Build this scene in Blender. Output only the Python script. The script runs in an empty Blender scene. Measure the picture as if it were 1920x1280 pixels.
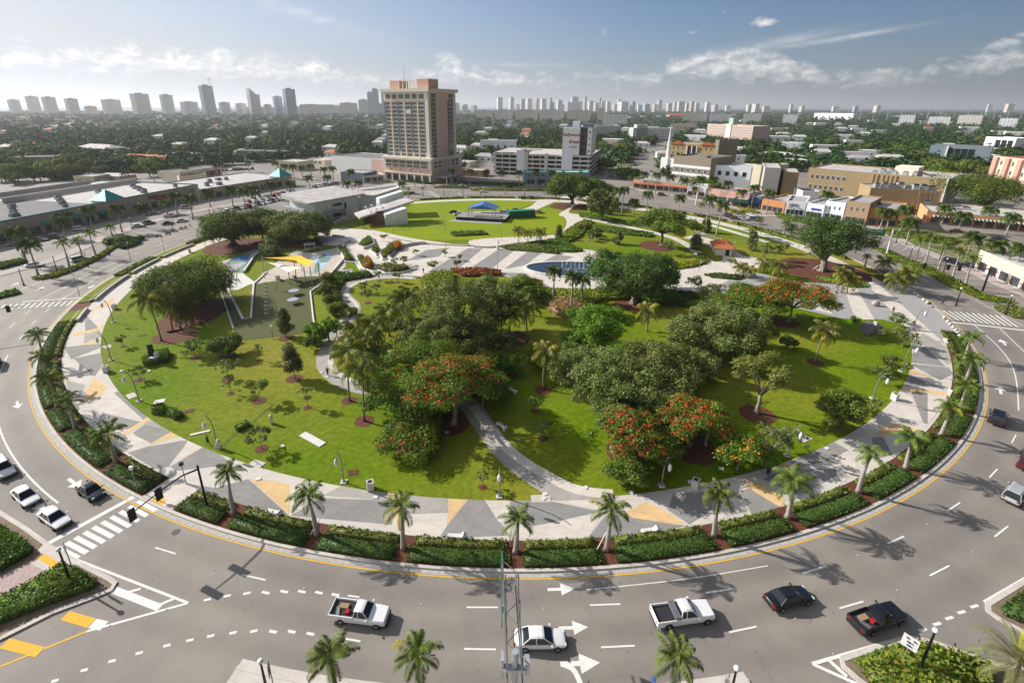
import bpy,bmesh,math,random
import numpy as np
from math import sin,cos,pi,radians,hypot,atan2,degrees,asin,atan,tan
random.seed(7);RN=np.random.default_rng(11)
sc=bpy.context.scene
COL=sc.collection

# ------------------------------------------------------------------ camera
CH=46.0                                     # the camera stands 46 m up, looking along +Y
F,TH,X0,Y0,RO=920.05,.3379,928.99,523.06,.0033
cam=bpy.data.cameras.new('camera');camo=bpy.data.objects.new('camera',cam);COL.objects.link(camo)
cam.sensor_width=36;cam.sensor_fit='HORIZONTAL';cam.lens=F/1920*36
cam.shift_x=(960-X0)/1920;cam.shift_y=(Y0-640)/1920
cam.clip_start=1;cam.clip_end=60000
camo.location=(0,0,CH);camo.rotation_mode='XYZ'
from mathutils import Matrix,Vector,Euler
camo.rotation_euler=(Matrix.Rotation(pi/2-TH,3,'X')@Matrix.Rotation(RO,3,'Z')).to_euler()
sc.camera=camo

def ray(x,y):
    a=(x-X0)/F;b=(y-Y0)/F
    u=cos(RO)*a+sin(RO)*b;v=-sin(RO)*a+cos(RO)*b
    return(u,cos(TH)-v*sin(TH),-sin(TH)-v*cos(TH))
def G(x,y,z=0.0):
    """the point of the ground (or of height z) under a point of the 1920 x 1280 photograph"""
    d=ray(x,y);t=(CH-z)/-d[2]
    return(d[0]*t,d[1]*t)
def proj(X,Y,Z):
    Z-=CH
    d=Y*cos(TH)-Z*sin(TH);u=X/d;v=-(Y*sin(TH)+Z*cos(TH))/d
    return(X0+F*(cos(RO)*u-sin(RO)*v),Y0+F*(sin(RO)*u+cos(RO)*v))
def hgt(B,tx,ty):
    d=ray(tx,ty);k=(B[0]*d[0]+B[1]*d[1])/(d[0]**2+d[1]**2)
    return CH+d[2]*k
def hy(B,ty):
    """height of the point above B whose picture is at row ty"""
    lo,hi=-5.0,min(150.0,CH+B[1]*.8)
    for _ in range(40):
        m=(lo+hi)/2
        if proj(B[0],B[1],m)[1]>ty:lo=m
        else:hi=m
    return lo
def mpp(B,z=0):
    """metres per photo pixel at B"""
    return(B[1]*cos(TH)-(z-CH)*sin(TH))/F
CX,CY=2.22,150.7                          # centre of the traffic circle
def P(r,deg):return(CX+r*cos(radians(deg)),CY+r*sin(radians(deg)))
def pol(p):
    return hypot(p[0]-CX,p[1]-CY),degrees(atan2(p[1]-CY,p[0]-CX))%360

# ------------------------------------------------------------------ sky, sun, exposure
SUN_EL,SUN_AZ=radians(30),radians(157)    # sun direction in the XY plane, from +X
sdir=Vector((cos(SUN_EL)*cos(SUN_AZ),cos(SUN_EL)*sin(SUN_AZ),sin(SUN_EL)))
w=bpy.data.worlds.new('World');sc.world=w;w.use_nodes=True
nt=w.node_tree;N=nt.nodes;L=nt.links;N.clear()
out=N.new('ShaderNodeOutputWorld');bg=N.new('ShaderNodeBackground');bg.inputs[1].default_value=0.06
sky=N.new('ShaderNodeTexSky');sky.sky_type='NISHITA';sky.sun_disc=False
sky.sun_elevation=SUN_EL;sky.sun_rotation=radians(90)-SUN_AZ
w.cycles.sampling_method='MANUAL';w.cycles.sample_map_resolution=256
sky.air_density=1.0;sky.dust_density=.5;sky.ozone_density=2.0;sky.altitude=10
def wm(op,a,b=None,c=None,clamp=False):
    n=N.new('ShaderNodeMath');n.operation=op;n.use_clamp=clamp
    for i,v in enumerate((a,b,c)):
        if v is None:continue
        if isinstance(v,(int,float)):n.inputs[i].default_value=v
        else:L.new(v,n.inputs[i])
    return n.outputs[0]
tc=N.new('ShaderNodeTexCoord');sep=N.new('ShaderNodeSeparateXYZ');L.new(tc.outputs['Generated'],sep.inputs[0])
AZ=wm('ARCTAN2',sep.outputs[0],sep.outputs[1]);EL=wm('ARCSINE',sep.outputs[2])
def noise(sx,sy,scale,detail,rough,ox=0.0,dist=0.0,oy=0.0):
    cb=N.new('ShaderNodeCombineXYZ')
    L.new(wm('MULTIPLY_ADD',AZ,sx,ox),cb.inputs[0]);L.new(wm('MULTIPLY_ADD',EL,sy,oy),cb.inputs[1])
    n=N.new('ShaderNodeTexNoise');n.inputs['Scale'].default_value=scale;n.inputs['Detail'].default_value=detail
    n.inputs['Roughness'].default_value=rough;n.inputs['Distortion'].default_value=dist
    L.new(cb.outputs[0],n.inputs['Vector']);return n.outputs['Fac']
def azel(x,y):
    d=ray(x,y);return atan2(d[0],d[1]),asin(d[2]/math.sqrt(d[0]**2+d[1]**2+d[2]**2))
def blob(x,y,rx,ry,amp,tilt=0.0):
    """a soft patch of cloud around one direction of the sky"""
    a,e=azel(x,y);a2,_=azel(x+rx,y);_,e2=azel(x,y-ry)
    dx=wm('MULTIPLY',wm('SUBTRACT',AZ,a),1/abs(a2-a));dy=wm('SUBTRACT',EL,e)
    if tilt:dy=wm('SUBTRACT',dy,wm('MULTIPLY',wm('SUBTRACT',AZ,a),tilt))
    dy=wm('MULTIPLY',dy,1/abs(e2-e))
    r2=wm('ADD',wm('MULTIPLY',dx,dx),wm('MULTIPLY',dy,dy))
    return wm('MULTIPLY',wm('EXPONENT',wm('MULTIPLY',r2,-1.0)),amp)
# the bank of cumulus: height, depth and amount of cloud along the horizon, read from left to right
BK=[(-60,112,30,.55),(20,112,26,.6),(60,104,28,.75),(110,118,20,.6),(160,108,28,.85),(250,112,26,.8),(330,112,30,.9),(420,122,30,.9),(500,128,26,.85),(560,136,22,.7),(597,126,30,.95),(640,146,18,.6),
      (700,150,14,.6),(760,152,10,.4),(800,140,20,.5),(835,120,34,1.05),(880,146,18,.6),(935,142,20,.75),(1000,156,14,.45),(1105,148,14,.6),(1150,144,14,.6),(1220,156,12,.4),(1270,128,22,.75),
      (1370,124,26,.75),(1440,126,30,.95),(1515,138,22,.75),(1570,152,14,.5),(1632,140,24,.75),(1690,152,16,.6),(1760,134,18,.7),(1830,124,20,.75),(1905,110,20,.8)]
rp=N.new('ShaderNodeValToRGB');cr_=rp.color_ramp;cr_.interpolation='B_SPLINE'
a_lo,_=azel(-60,112);a_hi,_=azel(1905,110)
for i_,(x_,y_,h_,m_)in enumerate(BK):
    az_,el_=azel(x_,y_);_,e2_=azel(x_,y_-h_);pos_=(az_-a_lo)/(a_hi-a_lo)
    e_=cr_.elements[i_]if i_<2 else cr_.elements.new(pos_)
    e_.position=pos_;e_.color=(el_*5,(e2_-el_)*10,m_*.5,1)
L.new(wm('MULTIPLY_ADD',AZ,1/(a_hi-a_lo),-a_lo/(a_hi-a_lo)),rp.inputs[0])
sr_=N.new('ShaderNodeSeparateColor');L.new(rp.outputs[0],sr_.inputs[0])
dy_=wm('DIVIDE',wm('SUBTRACT',EL,wm('MULTIPLY',sr_.outputs[0],.2)),wm('MULTIPLY',sr_.outputs[1],.1))
cum=wm('MULTIPLY',wm('EXPONENT',wm('MULTIPLY',wm('MULTIPLY',dy_,dy_),-1.0)),wm('MULTIPLY',sr_.outputs[2],2.0))
for b in[(1890,78,46,13,.9,.25),(1430,42,32,9,1.05),(1345,108,90,12,.5,.2)]:cum=wm('ADD',cum,blob(*b))
n1=noise(16,27,1.9,6,.62,3.1,.35);n2=noise(16,27,1.9,3,.62,3.1+.1,.35,-.16)
cm=wm('MULTIPLY',wm('SUBTRACT',wm('ADD',wm('MULTIPLY',cum,.75),wm('MULTIPLY',n1,1.5)),.98),1.9,clamp=True)
# thin high streaks
st=None
for b in[(1420,88,120,9,1.0,.16),(1590,70,110,5,1.0,.12),(560,24,130,14,.5,-.25),(440,100,120,5,.4),(980,122,90,4,.5)]:
    o_=blob(*b);st=o_ if st is None else wm('ADD',st,o_)
n3=noise(5,40,2.2,6,.55,1.0,.5)
sm=wm('MULTIPLY',st,wm('MULTIPLY_ADD',n3,1.3,-.05),clamp=True)
mask=wm('MAXIMUM',wm('MULTIPLY',cm,.90),wm('MULTIPLY',sm,.75),clamp=True)
lit=wm('MULTIPLY_ADD',wm('SUBTRACT',n1,n2),3.2,.62,clamp=True)
sunward=wm('MULTIPLY_ADD',AZ,-.42,.62,clamp=True)          # the air is brighter on the sun's side
cc=N.new('ShaderNodeMix');cc.data_type='RGBA';L.new(lit,cc.inputs[0])
cc.inputs[6].default_value=(7.2,7.8,8.8,1);cc.inputs[7].default_value=(13.8,13.4,13.0,1)
cs=N.new('ShaderNodeVectorMath');cs.operation='SCALE';L.new(cc.outputs[2],cs.inputs[0]);L.new(wm('MULTIPLY_ADD',sunward,.45,.62),cs.inputs[3])
mx=N.new('ShaderNodeMix');mx.data_type='RGBA';L.new(mask,mx.inputs[0])
hz=wm('ADD',wm('MULTIPLY',wm('EXPONENT',wm('MULTIPLY',wm('MAXIMUM',EL,0.0),-11.0)),.93),wm('MAXIMUM',wm('MULTIPLY_ADD',AZ,-.70,.22),0.0),clamp=True)
hc=N.new('ShaderNodeVectorMath');hc.operation='SCALE';hc.inputs[0].default_value=(9.3,9.8,10.7);L.new(wm('MULTIPLY_ADD',sunward,.98,.0),hc.inputs[3])
hm=N.new('ShaderNodeMix');hm.data_type='RGBA';L.new(hz,hm.inputs[0])
st_=N.new('ShaderNodeVectorMath');st_.operation='MULTIPLY';L.new(sky.outputs[0],st_.inputs[0]);st_.inputs[1].default_value=(.62,.86,1.16);s2_=N.new('ShaderNodeVectorMath');s2_.operation='SCALE';L.new(st_.outputs[0],s2_.inputs[0]);L.new(wm('MULTIPLY_ADD',AZ,-.45,1.12),s2_.inputs[3]);L.new(s2_.outputs[0],hm.inputs[6]);L.new(hc.outputs[0],hm.inputs[7])
L.new(hm.outputs[2],mx.inputs[6]);L.new(cs.outputs[0],mx.inputs[7])
L.new(mx.outputs[2],bg.inputs[0]);L.new(bg.outputs[0],out.inputs[0])

sl=bpy.data.lights.new('sun','SUN');sl.energy=5.0;sl.angle=radians(.53);sl.color=(1,.945,.87)
so=bpy.data.objects.new('sun',sl);COL.objects.link(so)
so.rotation_euler=sdir.to_track_quat('Z','Y').to_euler();so.location=(-200,100,200)
sc.view_settings.view_transform='Standard';sc.view_settings.look='None'
sc.view_settings.exposure=0.46;sc.view_settings.gamma=1;sc.view_settings.use_curve_mapping=False
sc.cycles.max_bounces=5;sc.cycles.diffuse_bounces=2;sc.cycles.glossy_bounces=2;sc.cycles.transmission_bounces=2
sc.cycles.transparent_max_bounces=6;sc.cycles.volume_bounces=0
sc.cycles.caustics_reflective=False;sc.cycles.caustics_refractive=False
try:
    sc.cycles.use_denoising=True;sc.cycles.denoiser='OPENIMAGEDENOISE'
except Exception:pass

# ------------------------------------------------------------------ materials
MATS={}
def M(name,col,rough=.85,var=.10,scale=1.0,bump=0.0,metal=0.0,spec=.3,coat=0.0,streak=None,spots=0.0,col2=None,c2scale=.05,c2lo=.45,c2hi=.6,emit=0.0):
    if name in MATS:return MATS[name]
    m=bpy.data.materials.new(name);m.use_nodes=True;t=m.node_tree;n=t.nodes;l=t.links
    b=n['Principled BSDF'];b.inputs['Roughness'].default_value=rough;b.inputs['Metallic'].default_value=metal
    b.inputs['Specular IOR Level'].default_value=spec;b.inputs['Coat Weight'].default_value=coat
    base=(*col,1)
    geo=n.new('ShaderNodeNewGeometry')
    ns=n.new('ShaderNodeTexNoise');ns.inputs['Scale'].default_value=scale;ns.inputs['Detail'].default_value=6;ns.inputs['Roughness'].default_value=.6
    mp=n.new('ShaderNodeMapping');l.new(geo.outputs['Position'],mp.inputs[0]);l.new(mp.outputs[0],ns.inputs['Vector'])
    if streak:mp.inputs['Scale'].default_value=streak
    mr=n.new('ShaderNodeMapRange');l.new(ns.outputs['Fac'],mr.inputs[0]);mr.inputs[1].default_value=.3;mr.inputs[2].default_value=.7
    mr.inputs[3].default_value=1-var;mr.inputs[4].default_value=1+var
    src=None
    if col2:
        n2_=n.new('ShaderNodeTexNoise');n2_.inputs['Scale'].default_value=c2scale;n2_.inputs['Detail'].default_value=5;l.new(geo.outputs['Position'],n2_.inputs['Vector'])
        r2_=n.new('ShaderNodeMapRange');l.new(n2_.outputs['Fac'],r2_.inputs[0]);r2_.inputs[1].default_value=c2lo;r2_.inputs[2].default_value=c2hi
        mm=n.new('ShaderNodeMix');mm.data_type='RGBA';l.new(r2_.outputs[0],mm.inputs[0]);mm.inputs[6].default_value=base;mm.inputs[7].default_value=(*col2,1)
        src=mm.outputs[2]
    vm=n.new('ShaderNodeVectorMath');vm.operation='SCALE'
    if src:l.new(src,vm.inputs[0])
    else:vm.inputs[0].default_value=col
    l.new(mr.outputs[0],vm.inputs[3]);l.new(vm.outputs[0],b.inputs['Base Color'])
    if bump:
        bp=n.new('ShaderNodeBump');bp.inputs['Strength'].default_value=bump;bp.inputs['Distance'].default_value=.1
        nb=n.new('ShaderNodeTexNoise');nb.inputs['Scale'].default_value=scale*6;nb.inputs['Detail'].default_value=4;l.new(geo.outputs['Position'],nb.inputs['Vector'])
        l.new(nb.outputs['Fac'],bp.inputs['Height']);l.new(bp.outputs[0],b.inputs['Normal'])
    if emit:
        b.inputs['Emission Color'].default_value=base;b.inputs['Emission Strength'].default_value=emit
    MATS[name]=m;return m
def leafmat(name,col,var=.45,trans=.25,hue=.03,patch=.25):
    """leaves: each leaf, each crown and each patch of a crown a little different"""
    if name in MATS:return MATS[name]
    m=bpy.data.materials.new(name);m.use_nodes=True;t=m.node_tree;n=t.nodes;l=t.links;n.clear()
    o=n.new('ShaderNodeOutputMaterial');g=n.new('ShaderNodeNewGeometry');oi=n.new('ShaderNodeObjectInfo')
    hs=n.new('ShaderNodeHueSaturation');hs.inputs['Color'].default_value=(*col,1)
    ns=n.new('ShaderNodeTexNoise');ns.inputs['Scale'].default_value=.35;ns.inputs['Detail'].default_value=3;l.new(g.outputs['Position'],ns.inputs['Vector'])
    def mth(op,a,b,c=None):
        q=n.new('ShaderNodeMath');q.operation=op
        for i,v in enumerate((a,b,c)):
            if v is None:continue
            if isinstance(v,(int,float)):q.inputs[i].default_value=v
            else:l.new(v,q.inputs[i])
        return q.outputs[0]
    v=mth('MULTIPLY_ADD',g.outputs['Random Per Island'],var,1-var/2)
    v=mth('MULTIPLY',v,mth('MULTIPLY_ADD',oi.outputs['Random'],.3,.85))
    v=mth('MULTIPLY',v,mth('MULTIPLY_ADD',ns.outputs['Fac'],patch*2,1-patch))
    l.new(v,hs.inputs['Value'])
    h=mth('MULTIPLY_ADD',ns.outputs['Fac'],hue*2,.5-hue*1.0)
    h=mth('ADD',h,mth('MULTIPLY_ADD',oi.outputs['Random'],hue*.8,-hue*.4))
    l.new(h,hs.inputs['Hue'])
    d=n.new('ShaderNodeBsdfDiffuse');tr=n.new('ShaderNodeBsdfTranslucent');gl=n.new('ShaderNodeBsdfGlossy');gl.inputs['Roughness'].default_value=.45
    gl.inputs['Color'].default_value=(1,1,1,1)
    l.new(hs.outputs[0],d.inputs[0]);l.new(hs.outputs[0],tr.inputs[0])
    mx_=n.new('ShaderNodeMixShader');mx_.inputs[0].default_value=trans;l.new(d.outputs[0],mx_.inputs[1]);l.new(tr.outputs[0],mx_.inputs[2])
    m2_=n.new('ShaderNodeMixShader');m2_.inputs[0].default_value=.012;l.new(mx_.outputs[0],m2_.inputs[1]);l.new(gl.outputs[0],m2_.inputs[2])
    l.new(m2_.outputs[0],o.inputs[0]);MATS[name]=m;return m
def facmat(name,wall,win=(.05,.07,.09),fh=3.1,bw=3.0,wy=(.3,.8),wx=(.2,.8),rough=.7,var=.08):
    """a far facade: storeys and bays of openings as the wall's own pattern (u along the wall, v up, both in metres)"""
    if name in MATS:return MATS[name]
    m=bpy.data.materials.new(name);m.use_nodes=True;t=m.node_tree;n=t.nodes;l=t.links;b=n['Principled BSDF'];b.inputs['Roughness'].default_value=rough
    uv=n.new('ShaderNodeUVMap');sp=n.new('ShaderNodeSeparateXYZ');l.new(uv.outputs[0],sp.inputs[0])
    def mth(op,a,b_,c=None):
        q=n.new('ShaderNodeMath');q.operation=op
        for i,v in enumerate((a,b_,c)):
            if v is None:continue
            if isinstance(v,(int,float)):q.inputs[i].default_value=v
            else:l.new(v,q.inputs[i])
        return q.outputs[0]
    fu=mth('FRACT',mth('DIVIDE',sp.outputs[0],bw),0);fv=mth('FRACT',mth('DIVIDE',sp.outputs[1],fh),0)
    k=mth('MULTIPLY',mth('MULTIPLY',mth('GREATER_THAN',fu,wx[0]),mth('LESS_THAN',fu,wx[1])),mth('MULTIPLY',mth('GREATER_THAN',fv,wy[0]),mth('LESS_THAN',fv,wy[1])))
    g=n.new('ShaderNodeNewGeometry');ns=n.new('ShaderNodeTexNoise');ns.inputs['Scale'].default_value=.08;ns.inputs['Detail'].default_value=8;l.new(g.outputs['Position'],ns.inputs['Vector'])
    mm=n.new('ShaderNodeMix');mm.data_type='RGBA';l.new(k,mm.inputs[0]);mm.inputs[6].default_value=(*wall,1);mm.inputs[7].default_value=(*win,1)
    vs=n.new('ShaderNodeVectorMath');vs.operation='SCALE';l.new(mm.outputs[2],vs.inputs[0]);l.new(mth('MULTIPLY_ADD',ns.outputs['Fac'],var*4,1-var*2),vs.inputs[3])
    l.new(vs.outputs[0],b.inputs['Base Color']);l.new(mth('MULTIPLY_ADD',k,-.5,rough),b.inputs['Roughness'])
    MATS[name]=m;return m

# ------------------------------------------------------------------ mesh building
class MB:
    def __init__(s):s.v=[];s.f=[];s.m=[];s.uv={}
    def add(s,vs,fs,mi=0):
        k=len(s.v);s.v+=[tuple(p)for p in vs];s.f+=[tuple(i+k for i in q)for q in fs];s.m+=[mi]*len(fs);return s
    def quad(s,a,b,c,d,mi=0,uv=None):
        k=len(s.f);s.add([a,b,c,d],[(0,1,2,3)],mi)
        if uv:s.uv[k]=uv
        return s
    def box(s,c,d,rot=0,mi=0,tilt=None):
        cx,cy,cz=c;hx,hy_,hz=d[0]/2,d[1]/2,d[2]/2;cr,sr=cos(rot),sin(rot);vs=[]
        for x,y,z in[(-hx,-hy_,-hz),(hx,-hy_,-hz),(hx,hy_,-hz),(-hx,hy_,-hz),(-hx,-hy_,hz),(hx,-hy_,hz),(hx,hy_,hz),(-hx,hy_,hz)]:
            vs.append((cx+cr*x-sr*y,cy+sr*x+cr*y,cz+z))
        return s.add(vs,[(0,3,2,1),(4,5,6,7),(0,1,5,4),(1,2,6,5),(2,3,7,6),(3,0,4,7)],mi)
    def prism(s,pts,z0,z1,mt=0,ms=None,bottom=False,uvs=False):
        ms=mt if ms is None else ms;n=len(pts)
        if sum(pts[i][0]*pts[(i+1)%n][1]-pts[(i+1)%n][0]*pts[i][1]for i in range(n))<0:pts=pts[::-1]
        zt=z1 if isinstance(z1,(list,tuple))else[z1]*n
        k=len(s.v)
        s.v+=[(p[0],p[1],z0)for p in pts]+[(p[0],p[1],zt[i])for i,p in enumerate(pts)]
        u=0
        for i in range(n):
            j=(i+1)%n;d=hypot(pts[j][0]-pts[i][0],pts[j][1]-pts[i][1])
            if uvs:s.uv[len(s.f)]=[(u,0),(u+d,0),(u+d,zt[j]-z0),(u,zt[i]-z0)];u+=d
            s.f.append((k+i,k+j,k+n+j,k+n+i));s.m.append(ms)
        s.f.append(tuple(range(k+n,k+2*n)));s.m.append(mt)
        if bottom:s.f.append(tuple(range(k+n-1,k-1,-1)));s.m.append(ms)
        return s
    def poly(s,pts,z=0,mi=0):
        n=len(pts)
        if sum(pts[i][0]*pts[(i+1)%n][1]-pts[(i+1)%n][0]*pts[i][1]for i in range(n))<0:pts=pts[::-1]
        return s.add([(p[0],p[1],z)for p in pts],[tuple(range(n))],mi)
    def ring(s,r0,r1,a0,a1,z,mi=0,st=1.5,c=(CX,CY)):
        n=max(1,int(abs(a1-a0)/st));pts=[]
        for i in range(n+1):
            a=radians(a0+(a1-a0)*i/n)
            pts+=[(c[0]+r0*cos(a),c[1]+r0*sin(a),z),(c[0]+r1*cos(a),c[1]+r1*sin(a),z)]
        return s.add(pts,[(2*i,2*i+1,2*i+3,2*i+2)for i in range(n)],mi)
    def ringbox(s,r0,r1,a0,a1,z0,z1,mi=0,st=1.5,c=(CX,CY)):
        n=max(1,int(abs(a1-a0)/st));k=len(s.v)
        for i in range(n+1):
            a=radians(a0+(a1-a0)*i/n)
            for r,z in((r0,z0),(r1,z0),(r1,z1),(r0,z1)):s.v.append((c[0]+r*cos(a),c[1]+r*sin(a),z))
        for i in range(n):
            b=k+4*i
            for q in((1,5,6,2),(2,6,7,3),(3,7,4,0)):s.f.append(tuple(b+x for x in q));s.m.append(mi)
        s.f.append((k,k+1,k+2,k+3));s.m.append(mi);b=k+4*n;s.f.append((b+3,b+2,b+1,b));s.m.append(mi)
        return s
    def strip(s,pts,wd,z0,z1=None,mi=0,closed=False):
        """a flat band (or, with z1, a wall) along a line of ground points"""
        n=len(pts);Lp,Rp=[],[]
        for i in range(n):
            a,b=(pts[i-1],pts[(i+1)%n])if closed else(pts[max(i-1,0)],pts[min(i+1,n-1)]);dx,dy=b[0]-a[0],b[1]-a[1];q=hypot(dx,dy)or 1
            Lp.append((pts[i][0]-dy/q*wd/2,pts[i][1]+dx/q*wd/2));Rp.append((pts[i][0]+dy/q*wd/2,pts[i][1]-dx/q*wd/2))
        for i in range(n-1):
            if z1 is None:s.add([(*Rp[i],z0),(*Rp[i+1],z0),(*Lp[i+1],z0),(*Lp[i],z0)],[(0,1,2,3)],mi)
            else:
                pass
        if z1 is not None:
            k=len(s.v)
            for i in range(n):s.v+=[(*Rp[i],z0),(*Lp[i],z0),(*Lp[i],z1),(*Rp[i],z1)]
            for i in range(n if closed else n-1):
                b=k+4*i;e=k+4*((i+1)%n)
                for q in((b,e,e+3,b+3),(b+3,e+3,e+2,b+2),(b+2,e+2,e+1,b+1)):s.f.append(q);s.m.append(mi)
            if closed:return s
            s.f.append((k,k+3,k+2,k+1));s.m.append(mi);b=k+4*(n-1);s.f.append((b,b+1,b+2,b+3));s.m.append(mi)
        return s
    def tube(s,pts,rad,n=8,mi=0,cap=True):
        k=len(s.v);P_=[Vector(p)for p in pts];m=len(P_)
        for i in range(m):
            d=(P_[min(i+1,m-1)]-P_[max(i-1,0)]).normalized()
            up=Vector((0,0,1))if abs(d.z)<.9 else Vector((1,0,0));a=d.cross(up).normalized();b=d.cross(a);r=rad[i]if isinstance(rad,(list,tuple))else rad
            for j in range(n):
                t=2*pi*j/n;q=P_[i]+a*(cos(t)*r)+b*(sin(t)*r);s.v.append(tuple(q))
        for i in range(m-1):
            for j in range(n):
                s.f.append((k+i*n+j,k+i*n+(j+1)%n,k+(i+1)*n+(j+1)%n,k+(i+1)*n+j));s.m.append(mi)
        if cap:
            s.f.append(tuple(k+j for j in range(n))[::-1]);s.m.append(mi);s.f.append(tuple(k+(m-1)*n+j for j in range(n)));s.m.append(mi)
        return s
    def sphere(s,c,r,mi=0,nu=10,nv=6,sz=(1,1,1),half=False):
        k=len(s.v);lo=0 if half else-pi/2
        for i in range(nv+1):
            e=lo+(pi/2-lo)*i/nv
            for j in range(nu):
                t=2*pi*j/nu;s.v.append((c[0]+r*sz[0]*cos(e)*cos(t),c[1]+r*sz[1]*cos(e)*sin(t),c[2]+r*sz[2]*sin(e)))
        for i in range(nv):
            for j in range(nu):s.f.append((k+i*nu+j,k+i*nu+(j+1)%nu,k+(i+1)*nu+(j+1)%nu,k+(i+1)*nu+j));s.m.append(mi)
        return s
    def mesh(s,name,mats,smooth=False):
        me=bpy.data.meshes.new(name);me.from_pydata(s.v,[],s.f)
        for m in(mats if isinstance(mats,(list,tuple))else[mats]):me.materials.append(m)
        me.polygons.foreach_set('material_index',s.m)
        if smooth:me.polygons.foreach_set('use_smooth',[True]*len(s.f))
        if s.uv:
            u=me.uv_layers.new(name='UVMap')
            for k,cs_ in s.uv.items():
                p=me.polygons[k]
                for li,q in zip(p.loop_indices,cs_):u.data[li].uv=q
        me.update();return me
    def build(s,name,mats,parent=None,smooth=False,loc=None,rot=None,cut=False):
        me=s.mesh(name,mats,smooth)
        if cut:tri(me)
        o=bpy.data.objects.new(name,me);COL.objects.link(o)
        if parent:o.parent=parent
        if loc:o.location=loc
        if rot is not None:o.rotation_euler=(0,0,rot)
        return o
def tri(me):
    b=bmesh.new();b.from_mesh(me);bmesh.ops.triangulate(b,faces=b.faces[:]);b.to_mesh(me);b.free()
def tag(o,label=None,cat=None,group=None,kind=None):
    if label:o['label']=label
    if cat:o['category']=cat
    if group:o['group']=group
    if kind:o['kind']=kind
    return o
def root(name,loc,rot=0,label=None,cat=None,group=None):
    o=bpy.data.objects.new(name,None);COL.objects.link(o);o.location=loc;o.rotation_euler=(0,0,rot);o.empty_display_size=.5
    return tag(o,label,cat,group)
def inst(name,me,parent=None,loc=(0,0,0),rot=(0,0,0),sca=(1,1,1)):
    o=bpy.data.objects.new(name,me);COL.objects.link(o)
    if parent:o.parent=parent
    o.location=loc;o.rotation_euler=rot;o.scale=sca;return o
def struct(name,mb,mats,label,cat='ground',cut=False,smooth=False):
    return tag(mb.build(name,mats,cut=cut,smooth=smooth),label,cat,kind='structure')
def copy_tree(o,parent=None):
    c=o.copy();COL.objects.link(c);c.parent=parent
    for ch in o.children:copy_tree(ch,c)
    return c
ORD=['first','second','third','fourth','fifth','sixth','seventh','eighth','ninth','tenth','eleventh','twelfth','thirteenth','fourteenth','fifteenth','sixteenth','seventeenth','eighteenth','nineteenth','twentieth']
def nth(i):
    if i<20:return ORD[i]
    t=['twenty','thirty','forty','fifty','sixty','seventy'][(i+1)//10-2];k=(i+1)%10
    return(t+'-'+ORD[k-1])if k else t[:-1]+'ieth'
def GG(pts,z=0):return[G(x,y,z)for x,y in pts]
def smoothline(pts,k=6,closed=False):
    """Catmull-Rom through ground points"""
    n=len(pts);o=[]
    for i in range(n if closed else n-1):
        if closed:a,b,c,d=pts[(i-1)%n],pts[i],pts[(i+1)%n],pts[(i+2)%n]
        else:a,b,c,d=pts[max(i-1,0)],pts[i],pts[i+1],pts[min(i+2,n-1)]
        for j in range(k):
            t=j/k;o.append(tuple(.5*(2*b[q]+(c[q]-a[q])*t+(2*a[q]-5*b[q]+4*c[q]-d[q])*t*t+(3*b[q]-a[q]-3*c[q]+d[q])*t**3)for q in(0,1)))
    if not closed:o.append(pts[-1])
    return o
# ------------------------------------------------------------------ leaf clouds
def quads(Pn,size,up=.35,outd=None,aspect=.62,rng=RN,keel=False):
    """one small four-cornered leaf at every point; its face leans outward and up"""
    n=len(Pn);d=rng.normal(size=(n,3));d/=np.linalg.norm(d,axis=1)[:,None]
    if outd is not None:d=d*.75+outd*.8
    d[:,2]+=up;d/=np.linalg.norm(d,axis=1)[:,None]
    r=rng.normal(size=(n,3));a=np.cross(d,r);a/=np.linalg.norm(a,axis=1)[:,None]+1e-9;b=np.cross(d,a)
    s=(np.asarray(size)*rng.uniform(.65,1.35,n))[:,None]if np.ndim(size)==0 else(size*rng.uniform(.65,1.35,n))[:,None]
    a=a*s;b=b*s*aspect
    v=np.empty((n,4,3));v[:,0]=Pn-a;v[:,1]=Pn-b*.9;v[:,2]=Pn+a;v[:,3]=Pn+b*.9
    return v.reshape(-1,3)
def arrmesh(name,V,mats,mi=None,nq=4,extra=None):
    """mesh of loose quads V (4N x 3); extra = an MB joined in front of them"""
    me=bpy.data.meshes.new(name);V=np.asarray(V,dtype=np.float32)
    n=len(V)//4;f0=0;vs,loops,starts,tots,mis=[],[],[],[],[]
    k=0;ls=0
    if extra is not None and extra.v:
        vs.append(np.array(extra.v,dtype=np.float32));k=len(extra.v)
        li=np.array([i for f in extra.f for i in f],dtype=np.int32);tt=np.array([len(f)for f in extra.f],dtype=np.int32)
        loops.append(li);tots.append(tt);starts.append(np.concatenate([[0],np.cumsum(tt)[:-1]]).astype(np.int32));mis.append(np.array(extra.m,dtype=np.int32));ls=len(li)
    vs.append(V);loops.append(np.arange(4*n,dtype=np.int32)+k);tots.append(np.full(n,4,np.int32));starts.append(np.arange(n,dtype=np.int32)*4+ls)
    mis.append(np.zeros(n,np.int32)if mi is None else np.asarray(mi,np.int32))
    vs=np.concatenate(vs);loops=np.concatenate(loops);starts=np.concatenate(starts);tots=np.concatenate(tots);mis=np.concatenate(mis)
    me.vertices.add(len(vs));me.vertices.foreach_set('co',vs.ravel());me.loops.add(len(loops));me.loops.foreach_set('vertex_index',loops)
    me.polygons.add(len(starts));me.polygons.foreach_set('loop_start',starts)
    try:me.polygons.foreach_set('loop_total',tots)
    except Exception:pass
    for m in(mats if isinstance(mats,(list,tuple))else[mats]):me.materials.append(m)
    me.polygons.foreach_set('material_index',mis);me.update(calc_edges=True);return me
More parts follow.
